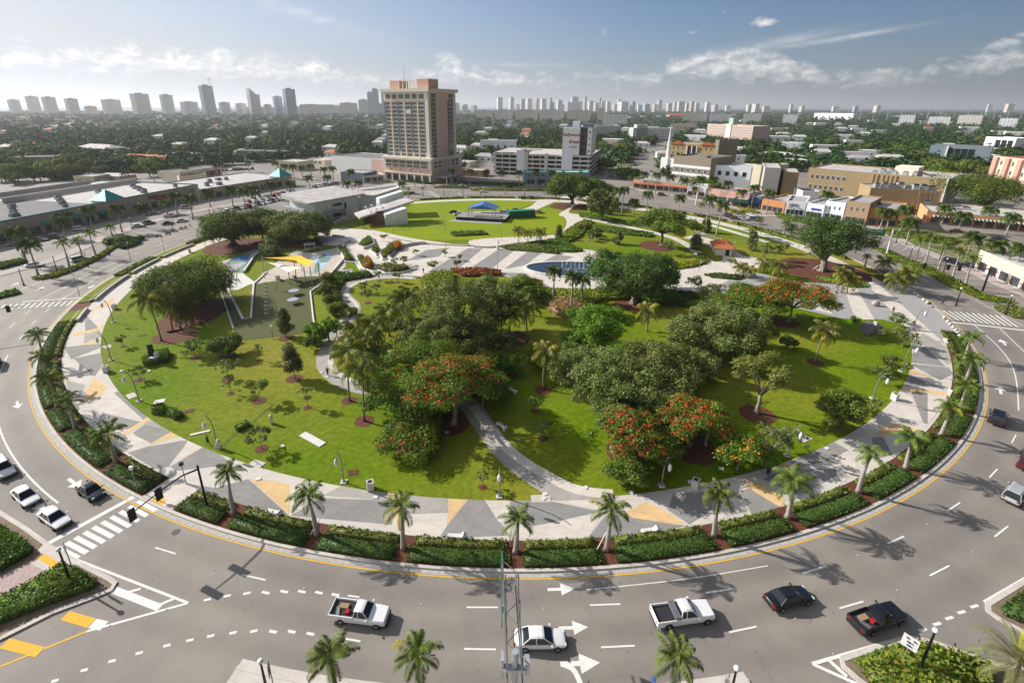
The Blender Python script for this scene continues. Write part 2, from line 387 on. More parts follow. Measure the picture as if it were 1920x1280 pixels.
def inpoly(pts,X,Y):
    n=len(pts);c=np.zeros(len(X),bool);j=n-1
    for i in range(n):
        xi,yi=pts[i];xj,yj=pts[j]
        if yi!=yj:c^=((yi>Y)!=(yj>Y))&(X<(xj-xi)*(Y-yi)/(yj-yi)+xi)
        j=i
    return c
def sample_poly(pts,n,rng=RN):
    a=np.array(pts);lo,hi=a.min(0),a.max(0);X=np.empty(0);Y=np.empty(0)
    for _ in range(12):
        x=rng.uniform(lo[0],hi[0],n);y=rng.uniform(lo[1],hi[1],n);k=inpoly(pts,x,y);X=np.r_[X,x[k]];Y=np.r_[Y,y[k]]
        if len(X)>=n:break
    return X[:n],Y[:n]
def area(pts):
    return abs(sum(pts[i][0]*pts[(i+1)%len(pts)][1]-pts[(i+1)%len(pts)][0]*pts[i][1]for i in range(len(pts))))/2
def hedge(pts,h,mat,label,name='hedge',cat='hedge',group=None,z=.15,dens=22,leaf=.17,mats2=None,share=.3,bare=False,rough=.12,kind=None):
    """a planted strip: a dense core and leaves over its top and sides"""
    A=area(pts);n=int(min(A*dens,9000));e=MB()
    cx=sum(p[0]for p in pts)/len(pts);cy=sum(p[1]for p in pts)/len(pts)
    if not bare:e.prism([(cx+(p[0]-cx)*.96,cy+(p[1]-cy)*.96)for p in pts],z,z+h*.8,0)
    X,Y=sample_poly(pts,n);q=RN.uniform(0,1,len(X))
    bump_=.5+.5*np.sin(X*2.3+np.sin(Y*1.7)*2)*np.sin(Y*2.1+1)
    Z=z+h*(.78+rough*2*bump_*.9+q*rough)if not bare else z+h*q
    Pt=np.c_[X,Y,Z]
    per=sum(hypot(pts[i][0]-pts[i-1][0],pts[i][1]-pts[i-1][1])for i in range(len(pts)));m=int(min(per*h*dens*1.2,5000))
    if m and not bare:
        a=np.array(pts);b=np.roll(a,-1,0);ln=np.hypot(*(b-a).T);pick=RN.choice(len(a),m,p=ln/ln.sum());t=RN.uniform(0,1,m)[:,None]
        S=a[pick]*(1-t)+b[pick]*t+RN.normal(0,.05,(m,2));Pt=np.r_[Pt,np.c_[S,z+h*RN.uniform(0,1,m)]]
    V=quads(Pt,leaf,up=.8);mi=(RN.uniform(0,1,len(Pt))<share).astype(int)if mats2 else None
    me=arrmesh(name,V,[mat]+([mats2]if mats2 else[]),mi,extra=e)
    o=bpy.data.objects.new(name,me);COL.objects.link(o);return tag(o,label,cat,group,kind)

# ------------------------------------------------------------------ the ground and the sea
m_land=M('far_land',(.035,.055,.022),var=.35,scale=.02,col2=(.08,.085,.06),c2scale=.006,c2lo=.6,c2hi=.8)
m_asph=M('asphalt',(.258,.230,.200),rough=.75,var=.07,scale=.35,bump=.10,col2=(.205,.185,.165),c2scale=.07,c2lo=.42,c2hi=.66,spec=.35)
def wear(m):
    """tyre-darkened lanes following the ring, broken up by noise"""
    t=m.node_tree;n=t.nodes;l=t.links;b=n['Principled BSDF'];src=b.inputs['Base Color'].links[0].from_socket
    def mth(op,a,b_=None,c=None,cl=False):
        q=n.new('ShaderNodeMath');q.operation=op;q.use_clamp=cl
        for i,v in enumerate((a,b_,c)):
            if v is None:continue
            if isinstance(v,(int,float)):q.inputs[i].default_value=v
            else:l.new(v,q.inputs[i])
        return q.outputs[0]
    g=n.new('ShaderNodeNewGeometry');vd=n.new('ShaderNodeVectorMath');vd.operation='DISTANCE';l.new(g.outputs['Position'],vd.inputs[0]);vd.inputs[1].default_value=(CX,CY,0)
    ns=n.new('ShaderNodeTexNoise');ns.inputs['Scale'].default_value=.12;ns.inputs['Detail'].default_value=5;l.new(g.outputs['Position'],ns.inputs['Vector'])
    r=vd.outputs['Value'];wv=mth('COSINE',mth('MULTIPLY',mth('ADD',r,mth('MULTIPLY_ADD',ns.outputs['Fac'],.8,-115.6)),2*pi/3.75))
    inr=mth('LESS_THAN',r,124.5);k=mth('MULTIPLY',mth('MULTIPLY',mth('MULTIPLY_ADD',wv,.5,.5,True),inr),ns.outputs['Fac'])
    vc=n.new('ShaderNodeTexVoronoi');vc.feature='DISTANCE_TO_EDGE';vc.inputs['Scale'].default_value=.085;nv=n.new('ShaderNodeVectorMath');nv.operation='MULTIPLY_ADD';l.new(ns.outputs['Color'],nv.inputs[0]);nv.inputs[1].default_value=(9,9,0);l.new(g.outputs['Position'],nv.inputs[2]);l.new(nv.outputs[0],vc.inputs['Vector'])
    crack=mth('MULTIPLY',mth('LESS_THAN',vc.outputs['Distance'],.0022),.10)
    sv=n.new('ShaderNodeTexVoronoi');sv.inputs['Scale'].default_value=.55;l.new(g.outputs['Position'],sv.inputs['Vector']);sp=mth('MULTIPLY',mth('LESS_THAN',sv.outputs['Distance'],.07),.25)
    f=mth('SUBTRACT',1.04,mth('ADD',mth('MULTIPLY',k,.26),mth('ADD',crack,sp)))
    vs=n.new('ShaderNodeVectorMath');vs.operation='SCALE';l.new(src,vs.inputs[0]);l.new(f,vs.inputs[3]);l.new(vs.outputs[0],b.inputs['Base Color'])
wear(m_asph)
m_aspd=M('asphalt_lot',(.15,.148,.146),var=.15,scale=.2,col2=(.20,.195,.19),c2scale=.05)
m_conc=M('concrete',(.60,.55,.50),var=.07,scale=.8,bump=.05)
m_concw=M('concrete_white',(.66,.64,.61),var=.05,scale=.8)
m_walk=M('sidewalk',(.46,.40,.37),var=.09,scale=.6)
m_gut=M('gutter',(.42,.40,.37),var=.25,scale=2.5)
m_white=M('white_paint',(.72,.71,.68),var=.09,scale=2.0)
m_yel=M('yellow_paint',(.72,.42,.05),var=.10,scale=2.0)
m_lawn=M('lawn_grass',(.112,.184,.002),var=.26,scale=1.2,bump=.5,col2=(.255,.225,.030),c2scale=.03,c2lo=.40,c2hi=.72,spec=.1)
m_lawn2=M('oval_grass',(.220,.275,.006),var=.12,scale=.8,bump=.4,col2=(.19,.26,.014),c2scale=.05,spec=.1)
m_mulch=M('mulch',(.130,.048,.026),var=.5,scale=5,bump=.6)
m_soil=M('soil',(.20,.15,.10),var=.3,scale=3,bump=.3)
m_turf=M('play_turf',(.085,.092,.026),var=.08,scale=3)
m_lt=M('paving_light',(.66,.60,.53),var=.06,scale=.7,streak=(.6,3,1));m_md=M('paving_grey',(.40,.375,.345),var=.07,scale=.7,streak=(.6,3,1))
m_dk=M('paving_dark',(.290,.278,.265),var=.08,scale=.7,streak=(.6,3,1));m_ye=M('paving_yellow',(.72,.50,.25),var=.08,scale=.7,streak=(.6,3,1))

def joints(m,w=2.6,h=1.9,k=.80):
    """sawn slab joints and a little grime"""
    t=m.node_tree;n=t.nodes;l=t.links;b=n['Principled BSDF'];src=b.inputs['Base Color'].links[0].from_socket
    g=n.new('ShaderNodeNewGeometry');br=n.new('ShaderNodeTexBrick');br.inputs['Scale'].default_value=1.0;br.inputs['Mortar Size'].default_value=.035;br.inputs['Brick Width'].default_value=w;br.inputs['Row Height'].default_value=h;br.inputs['Mortar Smooth'].default_value=.3
    mp=n.new('ShaderNodeMapping');mp.inputs['Rotation'].default_value=(0,0,.4);l.new(g.outputs['Position'],mp.inputs[0]);l.new(mp.outputs[0],br.inputs['Vector']);br.inputs['Color1'].default_value=(1,1,1,1);br.inputs['Color2'].default_value=(.93,.93,.93,1);br.inputs['Mortar'].default_value=(k,k,k,1)
    ns=n.new('ShaderNodeTexNoise');ns.inputs['Scale'].default_value=.35;ns.inputs['Detail'].default_value=8;ns.inputs['Roughness'].default_value=.7;l.new(g.outputs['Position'],ns.inputs['Vector']);mr=n.new('ShaderNodeMapRange');l.new(ns.outputs['Fac'],mr.inputs[0]);mr.inputs[1].default_value=.35;mr.inputs[2].default_value=.6;mr.inputs[3].default_value=.86;mr.inputs[4].default_value=1.0
    a=n.new('ShaderNodeVectorMath');a.operation='MULTIPLY';l.new(src,a.inputs[0]);l.new(br.outputs['Color'],a.inputs[1]);v=n.new('ShaderNodeVectorMath');v.operation='SCALE';l.new(a.outputs[0],v.inputs[0]);l.new(mr.outputs[0],v.inputs[3]);l.new(v.outputs[0],b.inputs['Base Color'])
for m__ in(m_lt,m_md,m_dk,m_ye,m_conc,m_walk):joints(m__)
g=MB();g.poly([(-30000,-300),(30000,-300),(30000,30000),(-30000,30000)],-.04)
struct('ground',g,m_land,'flat green and tan land reaching to the horizon','ground')
g=MB();g.poly([(-30000,4200),(-9000,3600),(-1600,4000),(-500,6000),(1500,12000),(3000,29000),(-30000,29000)],.3)
struct('sea',g,M('sea_water',(.10,.17,.22),rough=.3,var=.05,scale=.01,spec=.5),'pale blue sea beyond the beach towers','sea')
g=MB();g.poly(GG([(-260,345),(120,318),(420,305),(640,288),(930,285),(1180,282),(1262,262),(1290,262),(1700,312),(2200,330)])+[(420,8),(-330,8)],0)
struct('road',g,m_asph,'grey asphalt road circling the park and its side streets','road')

# ------------------------------------------------------------------ the park's island
K=MB();K.ringbox(112.05,112.42,0,360,-.03,.17,st=1.0);struct('kerb',K,m_conc,'pale concrete kerb running around the park island','kerb')
K=MB();K.ring(112.42,113.0,0,360,.010,st=1.0);struct('gutter',K,m_gut,'stained concrete gutter at the foot of the park kerb','gutter')
K=MB();K.ring(113.06,113.22,0,360,.014,st=1.0);struct('yellow_edge_line',K,m_yel,'thin yellow edge line following the park kerb','road marking')
K=MB();K.poly([P(112.06,a)for a in range(0,360,1)],.12);struct('lawn',K,m_lawn,'bright sunlit lawn filling the round park','lawn')
K=MB();K.ring(108.4,112.05,196,352,.135,st=1.0);struct('planting_bed',K,m_mulch,'reddish mulch bed between the park walk and the kerb','planting bed')
K=MB();K.ring(102.6,108.5,195,335,.145,1,st=1.0);K.ring(102.6,107.6,335,395,.145,0,st=1.5);K.ring(102.6,107.6,35,195,.145,0,st=1.5)
struct('promenade',K,[m_lt,M('paving_base',(.56,.52,.47),var=.07,scale=.7,streak=(.6,3,1))],'broad pale concrete walk ringing the park lawn','walkway')
PAT=[  # the walk's big triangles, from corner points of the photograph: shade, corners
 (3,[(162,587),(215,558),(210,572),(172,583)]),(0,[(165,587),(187,615),(204,580)]),(2,[(160,590),(160,628),(186,617)]),
 (3,[(137,627),(203,611),(201,617),(140,632)]),(1,[(158,628),(186,620),(198,630),(158,645)]),(3,[(148,648),(196,634),(195,642),(160,648)]),
 (2,[(120,652),(196,644),(196,650),(134,675)]),(0,[(134,675),(196,650),(197,660)]),(2,[(138,673),(197,661),(198,680),(177,708)]),
 (0,[(118,668),(177,709),(160,722),(122,712)]),(1,[(124,714),(160,723),(150,745),(130,735)]),(3,[(178,709),(203,730),(166,757),(158,742)]),
 (0,[(203,729),(226,732),(270,786),(200,776),(170,758)]),(2,[(214,738),(228,731),(281,779),(269,788)]),(3,[(268,790),(281,779),(287,784),(243,813),(231,818),(236,808)]),
 (2,[(196,776),(264,792),(240,806),(228,806)]),(1,[(287,786),(325,810),(272,795)]),(2,[(272,796),(325,810),(272,838),(250,813)]),(3,[(324,809),(341,817),(271,840)]),
 (0,[(246,814),(284,832),(262,848),(232,838)]),(2,[(240,850),(271,840),(355,825),(318,876),(290,880)]),(0,[(356,825),(384,838),(318,874)]),(2,[(384,838),(412,852),(436,872),(330,884),(320,876)]),
 (3,[(467,898),(543,908),(543,966)]),(2,[(330,905),(405,916),(466,899),(542,967),(470,958)]),(0,[(543,908),(606,918),(602,940),(545,962)]),(2,[(602,935),(740,940),(735,985),(545,968)]),
 (1,[(640,912),(735,926),(740,940),(606,930)]),(3,[(734,926),(752,929),(761,1010),(748,1010)]),(1,[(753,930),(840,935),(840,962),(757,965)]),(0,[(757,967),(838,965),(838,1010),(761,1010)]),
 (3,[(842,936),(877,937),(839,984)]),(2,[(878,938),(908,938),(956,1005),(823,1010),(840,985)]),(0,[(909,939),(955,939),(956,978),(935,980)]),(2,[(957,940),(1030,941),(1125,960),(1000,988),(957,976)]),
 (0,[(1031,941),(1178,936),(1125,958)]),(0,[(960,995),(1130,963),(1103,1010),(960,1012)]),(2,[(1102,1012),(1132,970),(1175,962),(1288,986),(1220,1002)]),(3,[(1172,962),(1210,943),(1250,960),(1289,988),(1185,972)]),
 (2,[(1252,958),(1262,926),(1345,922),(1385,925),(1292,984)]),(0,[(1292,986),(1386,926),(1405,955),(1330,982)]),(3,[(1398,904),(1428,908),(1472,937),(1463,952),(1400,918)]),(2,[(1388,922),(1404,917),(1462,952),(1408,965)]),
 (3,[(1453,871),(1481,868),(1477,878)]),(2,[(1430,900),(1480,878),(1560,880),(1600,875),(1500,930)]),(0,[(1560,860),(1590,846),(1608,880),(1575,910)]),(2,[(1480,868),(1560,828),(1590,845),(1562,862),(1500,878)]),
 (3,[(1645,812),(1655,800),(1690,795),(1726,808),(1640,820)]),(2,[(1634,822),(1656,820),(1672,854),(1640,862)]),(0,[(1600,820),(1632,824),(1640,860),(1612,850)]),
 (0,[(1690,733),(1706,735),(1730,794),(1668,790)]),(2,[(1708,735),(1738,735),(1738,796),(1731,794)]),(0,[(1740,735),(1778,744),(1760,770),(1740,796)]),(3,[(1688,726),(1781,738),(1777,744),(1684,731)]),
 (2,[(1703,704),(1768,728),(1690,724)]),(3,[(1703,692),(1757,712),(1701,701)]),(2,[(1704,683),(1778,690),(1786,702),(1762,714)]),(2,[(1703,668),(1704,680),(1772,688),(1734,650)]),(1,[(1705,650),(1733,648),(1775,684),(1786,680),(1780,655),(1730,625)]),
]
pm=MB()
for ip,(mi,pp)in enumerate(PAT):
    gp=GG(pp);q=[]
    for i in range(len(gp)):
        a,b=gp[i],gp[(i+1)%len(gp)]
        for j in range(6):
            t=j/6;x,y=a[0]+(b[0]-a[0])*t,a[1]+(b[1]-a[1])*t;r,an=pol((x,y));q.append(P(min(max(r,102.62),108.48),an))
    pm.poly(q,.149+.0004*ip,mi)
PAVM=[m_lt,m_md,m_dk,m_ye]
struct('promenade_triangles',pm,PAVM,'grey, pale and yellow paving triangles across the park walk','paving',cut=True)

# park paths and paved areas (corner points read in the photograph)
PZ=[0.0]
def pave(name,pts,mat,label,z=.147,smooth=0,cat='path',edge=None):
    gp=GG(pts);gp=smoothline(gp,smooth,True)if smooth else gp
    PZ[0]+=.0012;m=MB();m.poly(gp,z+PZ[0]);return struct(name,m,mat,label,cat,cut=True)
def path(name,pts,wd,mat,label,z=.147,cat='path'):
    PZ[0]+=.0012;m=MB();m.strip(smoothline(GG(pts),8),wd,z+PZ[0]);return struct(name,m,mat,label,cat)
pave('plaza',[(596,438),(640,428),(700,432),(770,447),(880,463),(985,455),(1110,470),(1200,500),(1262,505),(1330,497),(1400,500),(1400,545),(1300,548),(1180,548),(1010,540),(930,512),(840,507),(775,522),(700,516),(655,480),(650,462),(600,460)],m_lt,'pale concrete plaza with grey stripes around the pool',cat='plaza')
sb=MB()
for a,b,c,d in[((798,470),(843,465),(822,482),(762,490)),((878,466),(905,467),(856,508),(800,512)),((935,468),(965,470),(915,510),(878,506)),((990,472),(1018,473),(985,498),(946,505)),((1043,478),(1075,482),(1055,492),(1010,496)),((724,470),(760,466),(740,482),(705,486)),((940,512),(985,513),(1010,538),(960,522))]:
    sb.poly(GG([a,b,c,d]),.158)
struct('plaza_stripes',sb,m_dk,'slanting grey stripes set into the pale plaza','paving',cut=True)
pave('right_plaza',[(1400,508),(1500,530),(1590,535),(1690,532),(1740,565),(1800,622),(1772,645),(1735,640),(1700,612),(1655,600),(1575,598),(1500,580),(1400,560),(1330,545)],M('plaza_grey',(.34,.33,.325),var=.06,scale=.5),'grey paved plaza by the bollards and crosswalk',cat='plaza')
sb=MB()
for q in[[(1581,538),(1603,537),(1640,600),(1618,600),(1600,590)],[(1628,536),(1648,534),(1765,640),(1722,640)],[(1500,535),(1530,536),(1560,590),(1520,580)],[(1672,533),(1690,532),(1705,545),(1692,550)]]:sb.poly(GG(q),.160)
struct('right_plaza_stripes',sb,m_lt,'pale stripes crossing the grey plaza by the bollards','paving',cut=True)
pave('lawn_path',[(1045,372),(1108,362),(1118,372),(1090,380),(1066,398),(1089,404),(1092,418),(1075,436),(1040,448),(985,458),(900,464),(880,452),(940,446),(1000,444),(1048,438),(1062,420),(1058,408),(1048,402),(1072,384)],m_lt,'pale curving path along the edge of the oval lawn',smooth=4)
pave('stage_path',[(1034,374),(1010,376),(993,388),(960,396),(880,398),(880,404),(990,404),(1006,394),(1024,386),(1046,376)],m_lt,'pale service path leading to the stage',smooth=4)
path('north_path',[(1086,406),(1130,417),(1182,427),(1225,437),(1262,447),(1292,462),(1312,478),(1335,496)],3.2,m_lt,'pale winding path through the far right lawn')
path('kiosk_path',[(1405,482),(1385,497),(1350,503)],11,m_lt,'pale paving in front of the red roofed kiosk')
path('kiosk_walk',[(1290,444),(1325,452),(1352,466),(1375,482),(1372,497)],6.5,m_lt,'pale walk curving past the red roofed kiosk')
path('east_path',[(1112,384),(1180,392),(1260,402),(1350,428),(1440,455)],3,m_lt,'straight pale walk behind the royal palms')
path('garden_path',[(775,521),(735,519),(690,523),(655,535),(643,552),(662,572),(660,588),(640,615),(618,650),(610,682),(630,708),(668,726),(720,735),(785,738),(845,745),(885,765),(905,795),(935,835),(968,868),(1020,905),(1065,930)],3.3,m_md,'grey winding path crossing the whole lawn')
path('garden_path_border',[(780,523),(735,521),(692,525),(660,536),(650,552),(668,572),(665,590),(646,616),(625,650),(620,682),(640,704),(676,720),(720,728)],.9,m_lt,'narrow pale border beside the winding grey path',z=.153)
path('garden_path_pale_side',[(885,762),(912,795),(945,835),(985,868),(1035,898),(1085,920),(1150,928)],1.6,m_lt,'pale edge band along the lower garden path',z=.153)
pave('path_mouth',[(1000,900),(1035,905),(1090,925),(1160,932),(1160,942),(1060,944),(1036,938)],m_md,'grey flare where the garden path meets the walk')
# the great oval lawn keeps a fresher green
g=MB();g.poly(smoothline(GG([(690,437),(745,420),(760,395),(790,378),(850,373),(930,372),(1010,374),(990,386),(955,396),(1020,390),(1068,398),(1052,404),(1060,416),(1045,435),(985,444),(900,450),(800,449)]),5,True),.140)
struct('oval_lawn',g,m_lawn2,'fresh green oval lawn around the covered stage','lawn',cut=True)
w_=MB();w_.strip(smoothline(GG([(700,440),(740,449),(800,458),(850,461),(890,462)]),6),.6,.14,.55);o=w_.build('seat_wall',m_conc);tag(o,'low curved concrete seat wall along the oval lawn','wall')
w_=MB();w_.strip(smoothline(GG([(888,464),(920,465),(950,461),(975,457)]),6),.7,.14,.7);o=w_.build('seat_wall',m_conc);tag(o,'short grey seat wall between plaza and palms by the pool','wall')
# play area on the left
pave('play_turf',[(415,545),(470,537),(590,517),(625,520),(608,533),(585,560),(590,612),(595,622),(452,640),(438,620)],m_turf,'olive play turf with discs and posts',cat='play surface')
pave('play_paving',[(470,535),(502,502),(556,470),(610,462),(650,470),(648,500),(632,517),(560,520)],M('play_conc',(.52,.46,.40),var=.05),'tan concrete play paving under the shade sails',cat='play surface')
pave('white_pad',[(398,533),(428,512),(455,513),(478,530),(445,545),(428,544)],m_concw,'bright white concrete pad beside the play turf',cat='play surface',z=.155)
cl=MB();cz=0
for mi,q in[(0,[(414,492),(434,485),(425,499)]),(1,[(434,485),(470,478),(464,491),(436,489)]),(2,[(425,499),(436,489),(464,491)]),(0,[(425,499),(464,491),(450,503),(440,509),(430,508)]),(2,[(464,491),(455,513),(438,509)]),(1,[(428,506),(438,509),(431,513)]),(3,[(470,478),(497,466),(494,472),(464,491)]),(4,[(410,493),(424,499),(411,500)]),(2,[(453,478),(490,465),(497,466),(470,478)]),
               (2,[(600,480),(618,474),(622,484),(606,500),(596,512),(588,512),(592,492)]),(5,[(584,483),(596,482),(599,494),(588,494)]),(5,[(611,475),(618,474),(622,483),(612,483)]),(5,[(600,494),(618,492),(600,506)])]:
    cz+=.0008;cl.poly(GG(q),.168+cz,mi)
struct('play_colour_paving',cl,[M('pv_pink',(.44,.38,.42)),M('pv_blue',(.05,.18,.42)),M('pv_green',(.17,.29,.22)),M('pv_mauve',(.36,.34,.42)),M('pv_yellow',(.62,.52,.18)),M('pv_sky',(.42,.55,.72))],'blue, green and mauve triangles of the play paving','play surface',cut=True)
gr=MB();gr.poly(GG([(432,545),(476,535),(474,580),(470,598),(456,600)]),.165);gr.poly(GG([(459,515),(498,514),(478,528)]),.165);gr.poly(GG([(474,510),(492,486),(512,496),(522,498),(498,512)]),.165);gr.poly(GG([(566,473),(615,461),(630,466),(585,475)]),.165)
struct('play_grass',gr,m_lawn,'small green grass wedges between play surfaces','lawn',cut=True)
def wall(pts,wd,h,label,mat=None,z=.13):
    w_=MB();w_.strip(GG(pts),wd,z,z+h);o=w_.build('low_wall',mat or m_concw);return tag(o,label,'wall')
wall([(428,546),(456,600),(471,598),(476,534),(500,512)],.45,.35,'low white wall framing the long grass wedge')
wall([(412,541),(438,618)],.3,.15,'thin white edging left of the play turf')
wall([(458,512),(478,482),(497,470)],.5,.7,'white wall climbing beside the blue and green triangles')
wall([(608,530),(582,549),(588,602),(591,618)],.35,.35,'white edging right of the olive play turf')
wall([(643,461),(641,476),(646,486),(634,500),(608,530)],.5,.6,'white wall curving round the play paving by its right edge')
# raised planters of the middle plaza
def planter(pts,h,wl,label,kinds,dz=.1):
    gp=GG(pts);r=root('planter',(0,0,0),0,label,'planter');m=MB();m.strip(gp,.45,.13,.13+h,closed=True);m.build('planter_wall',m_concw,r)
    m=MB();m.poly(gp,.13+h*.75);m.build('soil',m_soil,r,cut=True);return gp
PL=[([(669,463),(690,447),(697,448),(702,461),(682,468)],.9,'pointed white planter with yellow bushes, topmost of the plaza'),
      ([(694,472),(705,465),(713,469),(712,478),(706,480)],.6,'small white planter wedge with green cover beside the ramp'),
      ([(712,478),(735,459),(755,457),(742,470),(728,487),(718,489)],.5,'long white planter with grey green bushes by the curved wall'),
      ([(632,466),(640,464),(652,478),(666,490),(678,506),(700,510),(675,508),(668,494),(646,492),(642,478)],.35,'zigzag white planter wall dropping towards the lower path'),
      ([(668,484),(682,484),(688,494),(690,502),(706,508),(720,512),(700,512),(680,505)],.5,'white planter with orange and yellow shrubs by the ramp'),
      ([(700,506),(722,498),(770,505),(782,505),(755,513),(722,515)],.5,'long low planter with mottled bushes above the round lawn')]
for k,(p_,h_,l_)in enumerate(PL):planter(p_,h_,0,l_,None)
w_=MB();w_.strip(smoothline(GG([(735,492),(728,483),(735,472),(755,464),(780,459),(798,458)]),6),.8,.14,1.1);tag(w_.build('seat_wall',m_conc),'tall curved seat wall sweeping around the plaza stripes','wall')
for a_,l_ in(([(638,462),(655,454),(660,456)],'short white wall stub left of the topmost planter'),([(624,443),(645,446)],'low grey bench wall on the open plaza by the arts building'),([(775,521),(800,523),(850,516)],'low concrete wall above the yellow green hedge')):
    wall(a_,.8,.6,l_,m_conc)
# mulch rings
def mulch(x,y,rx,label,ry=None,dx=0,mat=None,z=.150):
    c=G(x,y);r=rx*mpp(c);n=22;ry=ry or r
    m=MB();m.poly([(c[0]+r*cos(2*pi*i/n)*(1+.05*sin(i*3.1)),c[1]+ry*sin(2*pi*i/n)*(1+.05*sin(i*2.3)))for i in range(n)],z)
    return struct('mulch_ring',m,mat or m_mulch,label,'mulch')

# ------------------------------------------------------------------ outside the ring
def kerb_island(pts,label,base=m_soil,sm=0,name='traffic_island',wd=.45,cat='traffic island',gutter=True):
    gp=GG(pts);gp=smoothline(gp,sm,True)if sm else gp;r=root(name,(0,0,0),0,label,cat);r['kind']='structure'
    m=MB();m.strip(gp,wd,-.02,.15,closed=True);m.build('kerb',m_conc,r);m=MB();m.poly(gp,.12);m.build('bed',base,r,cut=True)
    return gp
K=MB();K.ringbox(124.0,124.35,258.6,279,-.02,.15,st=1);K.ring(123.4,124.0,258.6,279,.012,st=1);K.ring(124.35,127.2,258.6,279,.13,st=1);K.ring(129.5,150,258.6,279,.13)
struct('outer_pavement',K,m_conc,'concrete kerb and pavement along the near outer side of the road','pavement')
K=MB();K.ring(127.2,129.5,258.6,279,.14,st=1);struct('outer_bed',K,m_mulch,'mulch strip under the nearest street palms','planting bed')
kerb_island([(-80,905),(0,962),(48,992),(95,1026),(150,1058),(205,1086),(216,1094),(209,1106),(180,1118),(100,1148),(0,1198),(-80,1240)],'kerbed corner bed with hedges and a paver walk by the crosswalk',m_soil)
K=MB();K.poly(GG([(86,1040),(122,1060),(74,1094),(-90,1200),(-90,1110),(0,1082)]),.135);struct('paver_walk',K,M('pink_pavers',(.42,.31,.29),var=.25,scale=4),'mottled pink paver walk through the corner bed','walkway',cut=True)
K=MB();K.poly(GG([(86,1040),(122,1060),(98,1078),(60,1058)]),.142,0);K.poly(GG([(70,1048),(86,1039),(118,1060),(104,1069)]),.148,1);K.poly(GG([(86,1018),(150,1058),(122,1062),(70,1034)]),.138,0)
struct('ramp',K,[m_conc,m_yel],'concrete crossing ramp with a yellow tactile strip','ramp',cut=True)
kerb_island([(1578,1236),(1690,1199),(1712,1197),(1750,1205),(1870,1247),(1960,1262),(1960,1330),(1690,1330),(1610,1275),(1582,1250)],'kerbed triangular island with yellow green shrubs beside the dark pickup',m_soil)
kerb_island([(1852,1133),(1925,1088),(2010,1050),(2010,1240),(1920,1186),(1872,1160),(1853,1146)],'rounded kerb island nose with a dark hedge near the black pickup',m_soil)
K=MB();K.strip(smoothline([P(139,a)for a in(172,180,188,196,204,212)],4),.01,.1)
K=MB();K.strip(smoothline(GG([(-60,533),(0,514),(100,487),(210,441),(300,412),(385,393),(480,377),(560,363)]),5),4.5,.11);K.strip(smoothline(GG([(560,363),(620,358),(700,352)]),5),5,.11)
struct('left_pavement',K,m_walk,'pinkish pavement in front of the long left shops','pavement')
K=MB();K.strip(smoothline(GG([(1395,412),(1440,404),(1520,412),(1640,428),(1700,458),(1760,482),(1850,522),(1930,556),(2010,590)]),5),4.5,.11);K.strip(smoothline(GG([(1070,345),(1150,352)]),5),1,.11)
K.strip(smoothline(GG([(1195,356),(1300,374),(1380,390),(1440,400)]),5),6,.112)
struct('right_pavement',K,m_walk,'pinkish pavement in front of the right hand shops','pavement')
K=MB();K.strip(GG([(805,359),(826,373)]),2.4,.02);K.strip(GG([(700,352),(830,346),(1050,348)]),5,.11);K.strip(smoothline(GG([(920,346),(1000,347),(1060,350)]),5),2,.12)
struct('far_pavement',K,m_walk,'pavement below the pink tower and grey garage','pavement')
K=MB();K.poly(GG([(1650,425),(1790,432),(1850,462),(1950,500),(1950,540),(1870,522),(1800,490),(1720,462),(1672,446)]),.1);K.poly(GG([(1140,322),(1160,300),(1180,296),(1190,306),(1160,333),(1140,335)]),.1);K.poly(GG([(1080,318),(1140,300),(1150,296),(1130,330)]),.1)
struct('verge',K,M('verge_grass',(.13,.17,.04),var=.3,scale=.5,col2=(.24,.2,.12),c2scale=.1),'patchy green verge between the right street and the shops','verge',cut=True)
# road markings: every line a strip on the asphalt
wl=MB();yl=MB()
MZ=[0.0]
def seg(a,b,wd=.15,mb=None,z=.012):MZ[0]+=.0004;(mb or wl).strip([G(*a),G(*b)],wd,z+MZ[0])
def arcl(r,a0,a1,wd=.14,mb=None,z=.012):(mb or wl).ring(r-wd/2,r+wd/2,a0,a1,z,st=1)
def dashes(r,a0,a1,ln,gap,wd=.16):
    q=a0;d1=degrees(ln/r);d2=degrees(gap/r)
    while q<a1:arcl(r,q,min(q+d1,a1),wd);q+=d1+d2
arcl(117.2,214,241.6,.22);arcl(121.3,208,244.7,.22);seg((91,1018),(251,931),.62)
for i in range(10):
    t=i/9;seg((259-151*t,939+87*t),(292-151*t+6*t,957+89*t),.52)
seg((131,1044),(353,1130),.25);seg((353,1130),(163,1183),.25);seg((213,1105),(300,1139),.7);seg((236,1111),(264,1103),.3);seg((297,1134),(326,1122),.3)
seg((163,1183),(-80,1282),.2,yl);seg((122,1153),(172,1168),.9,yl);seg((173,1168),(196,1173),.9);seg((8,1205),(76,1222),.9,yl)
for x,y in[(389,1125),(426,1118),(463,1113),(498,1109),(533,1107),(566,1107),(598,1109),(629,1113),(103,1277),(158,1257),(210,1240),(261,1225),(313,1211),(356,1201),(395,1193),(437,1187),(476,1184),(512,1182),(547,1182),(582,1186),(1730,1182),(1757,1171),(1780,1160),(1803,1149),(1827,1138)]:
    p=G(x,y);r,a=pol(p);a2=degrees(.36/r);m_=.18
    tdir=0
    q=G(x-7,y);q2=G(x+7,y+(-3 if x<480 else 3 if x<700 else-4));wl.strip([q,q2],.26,.0125)
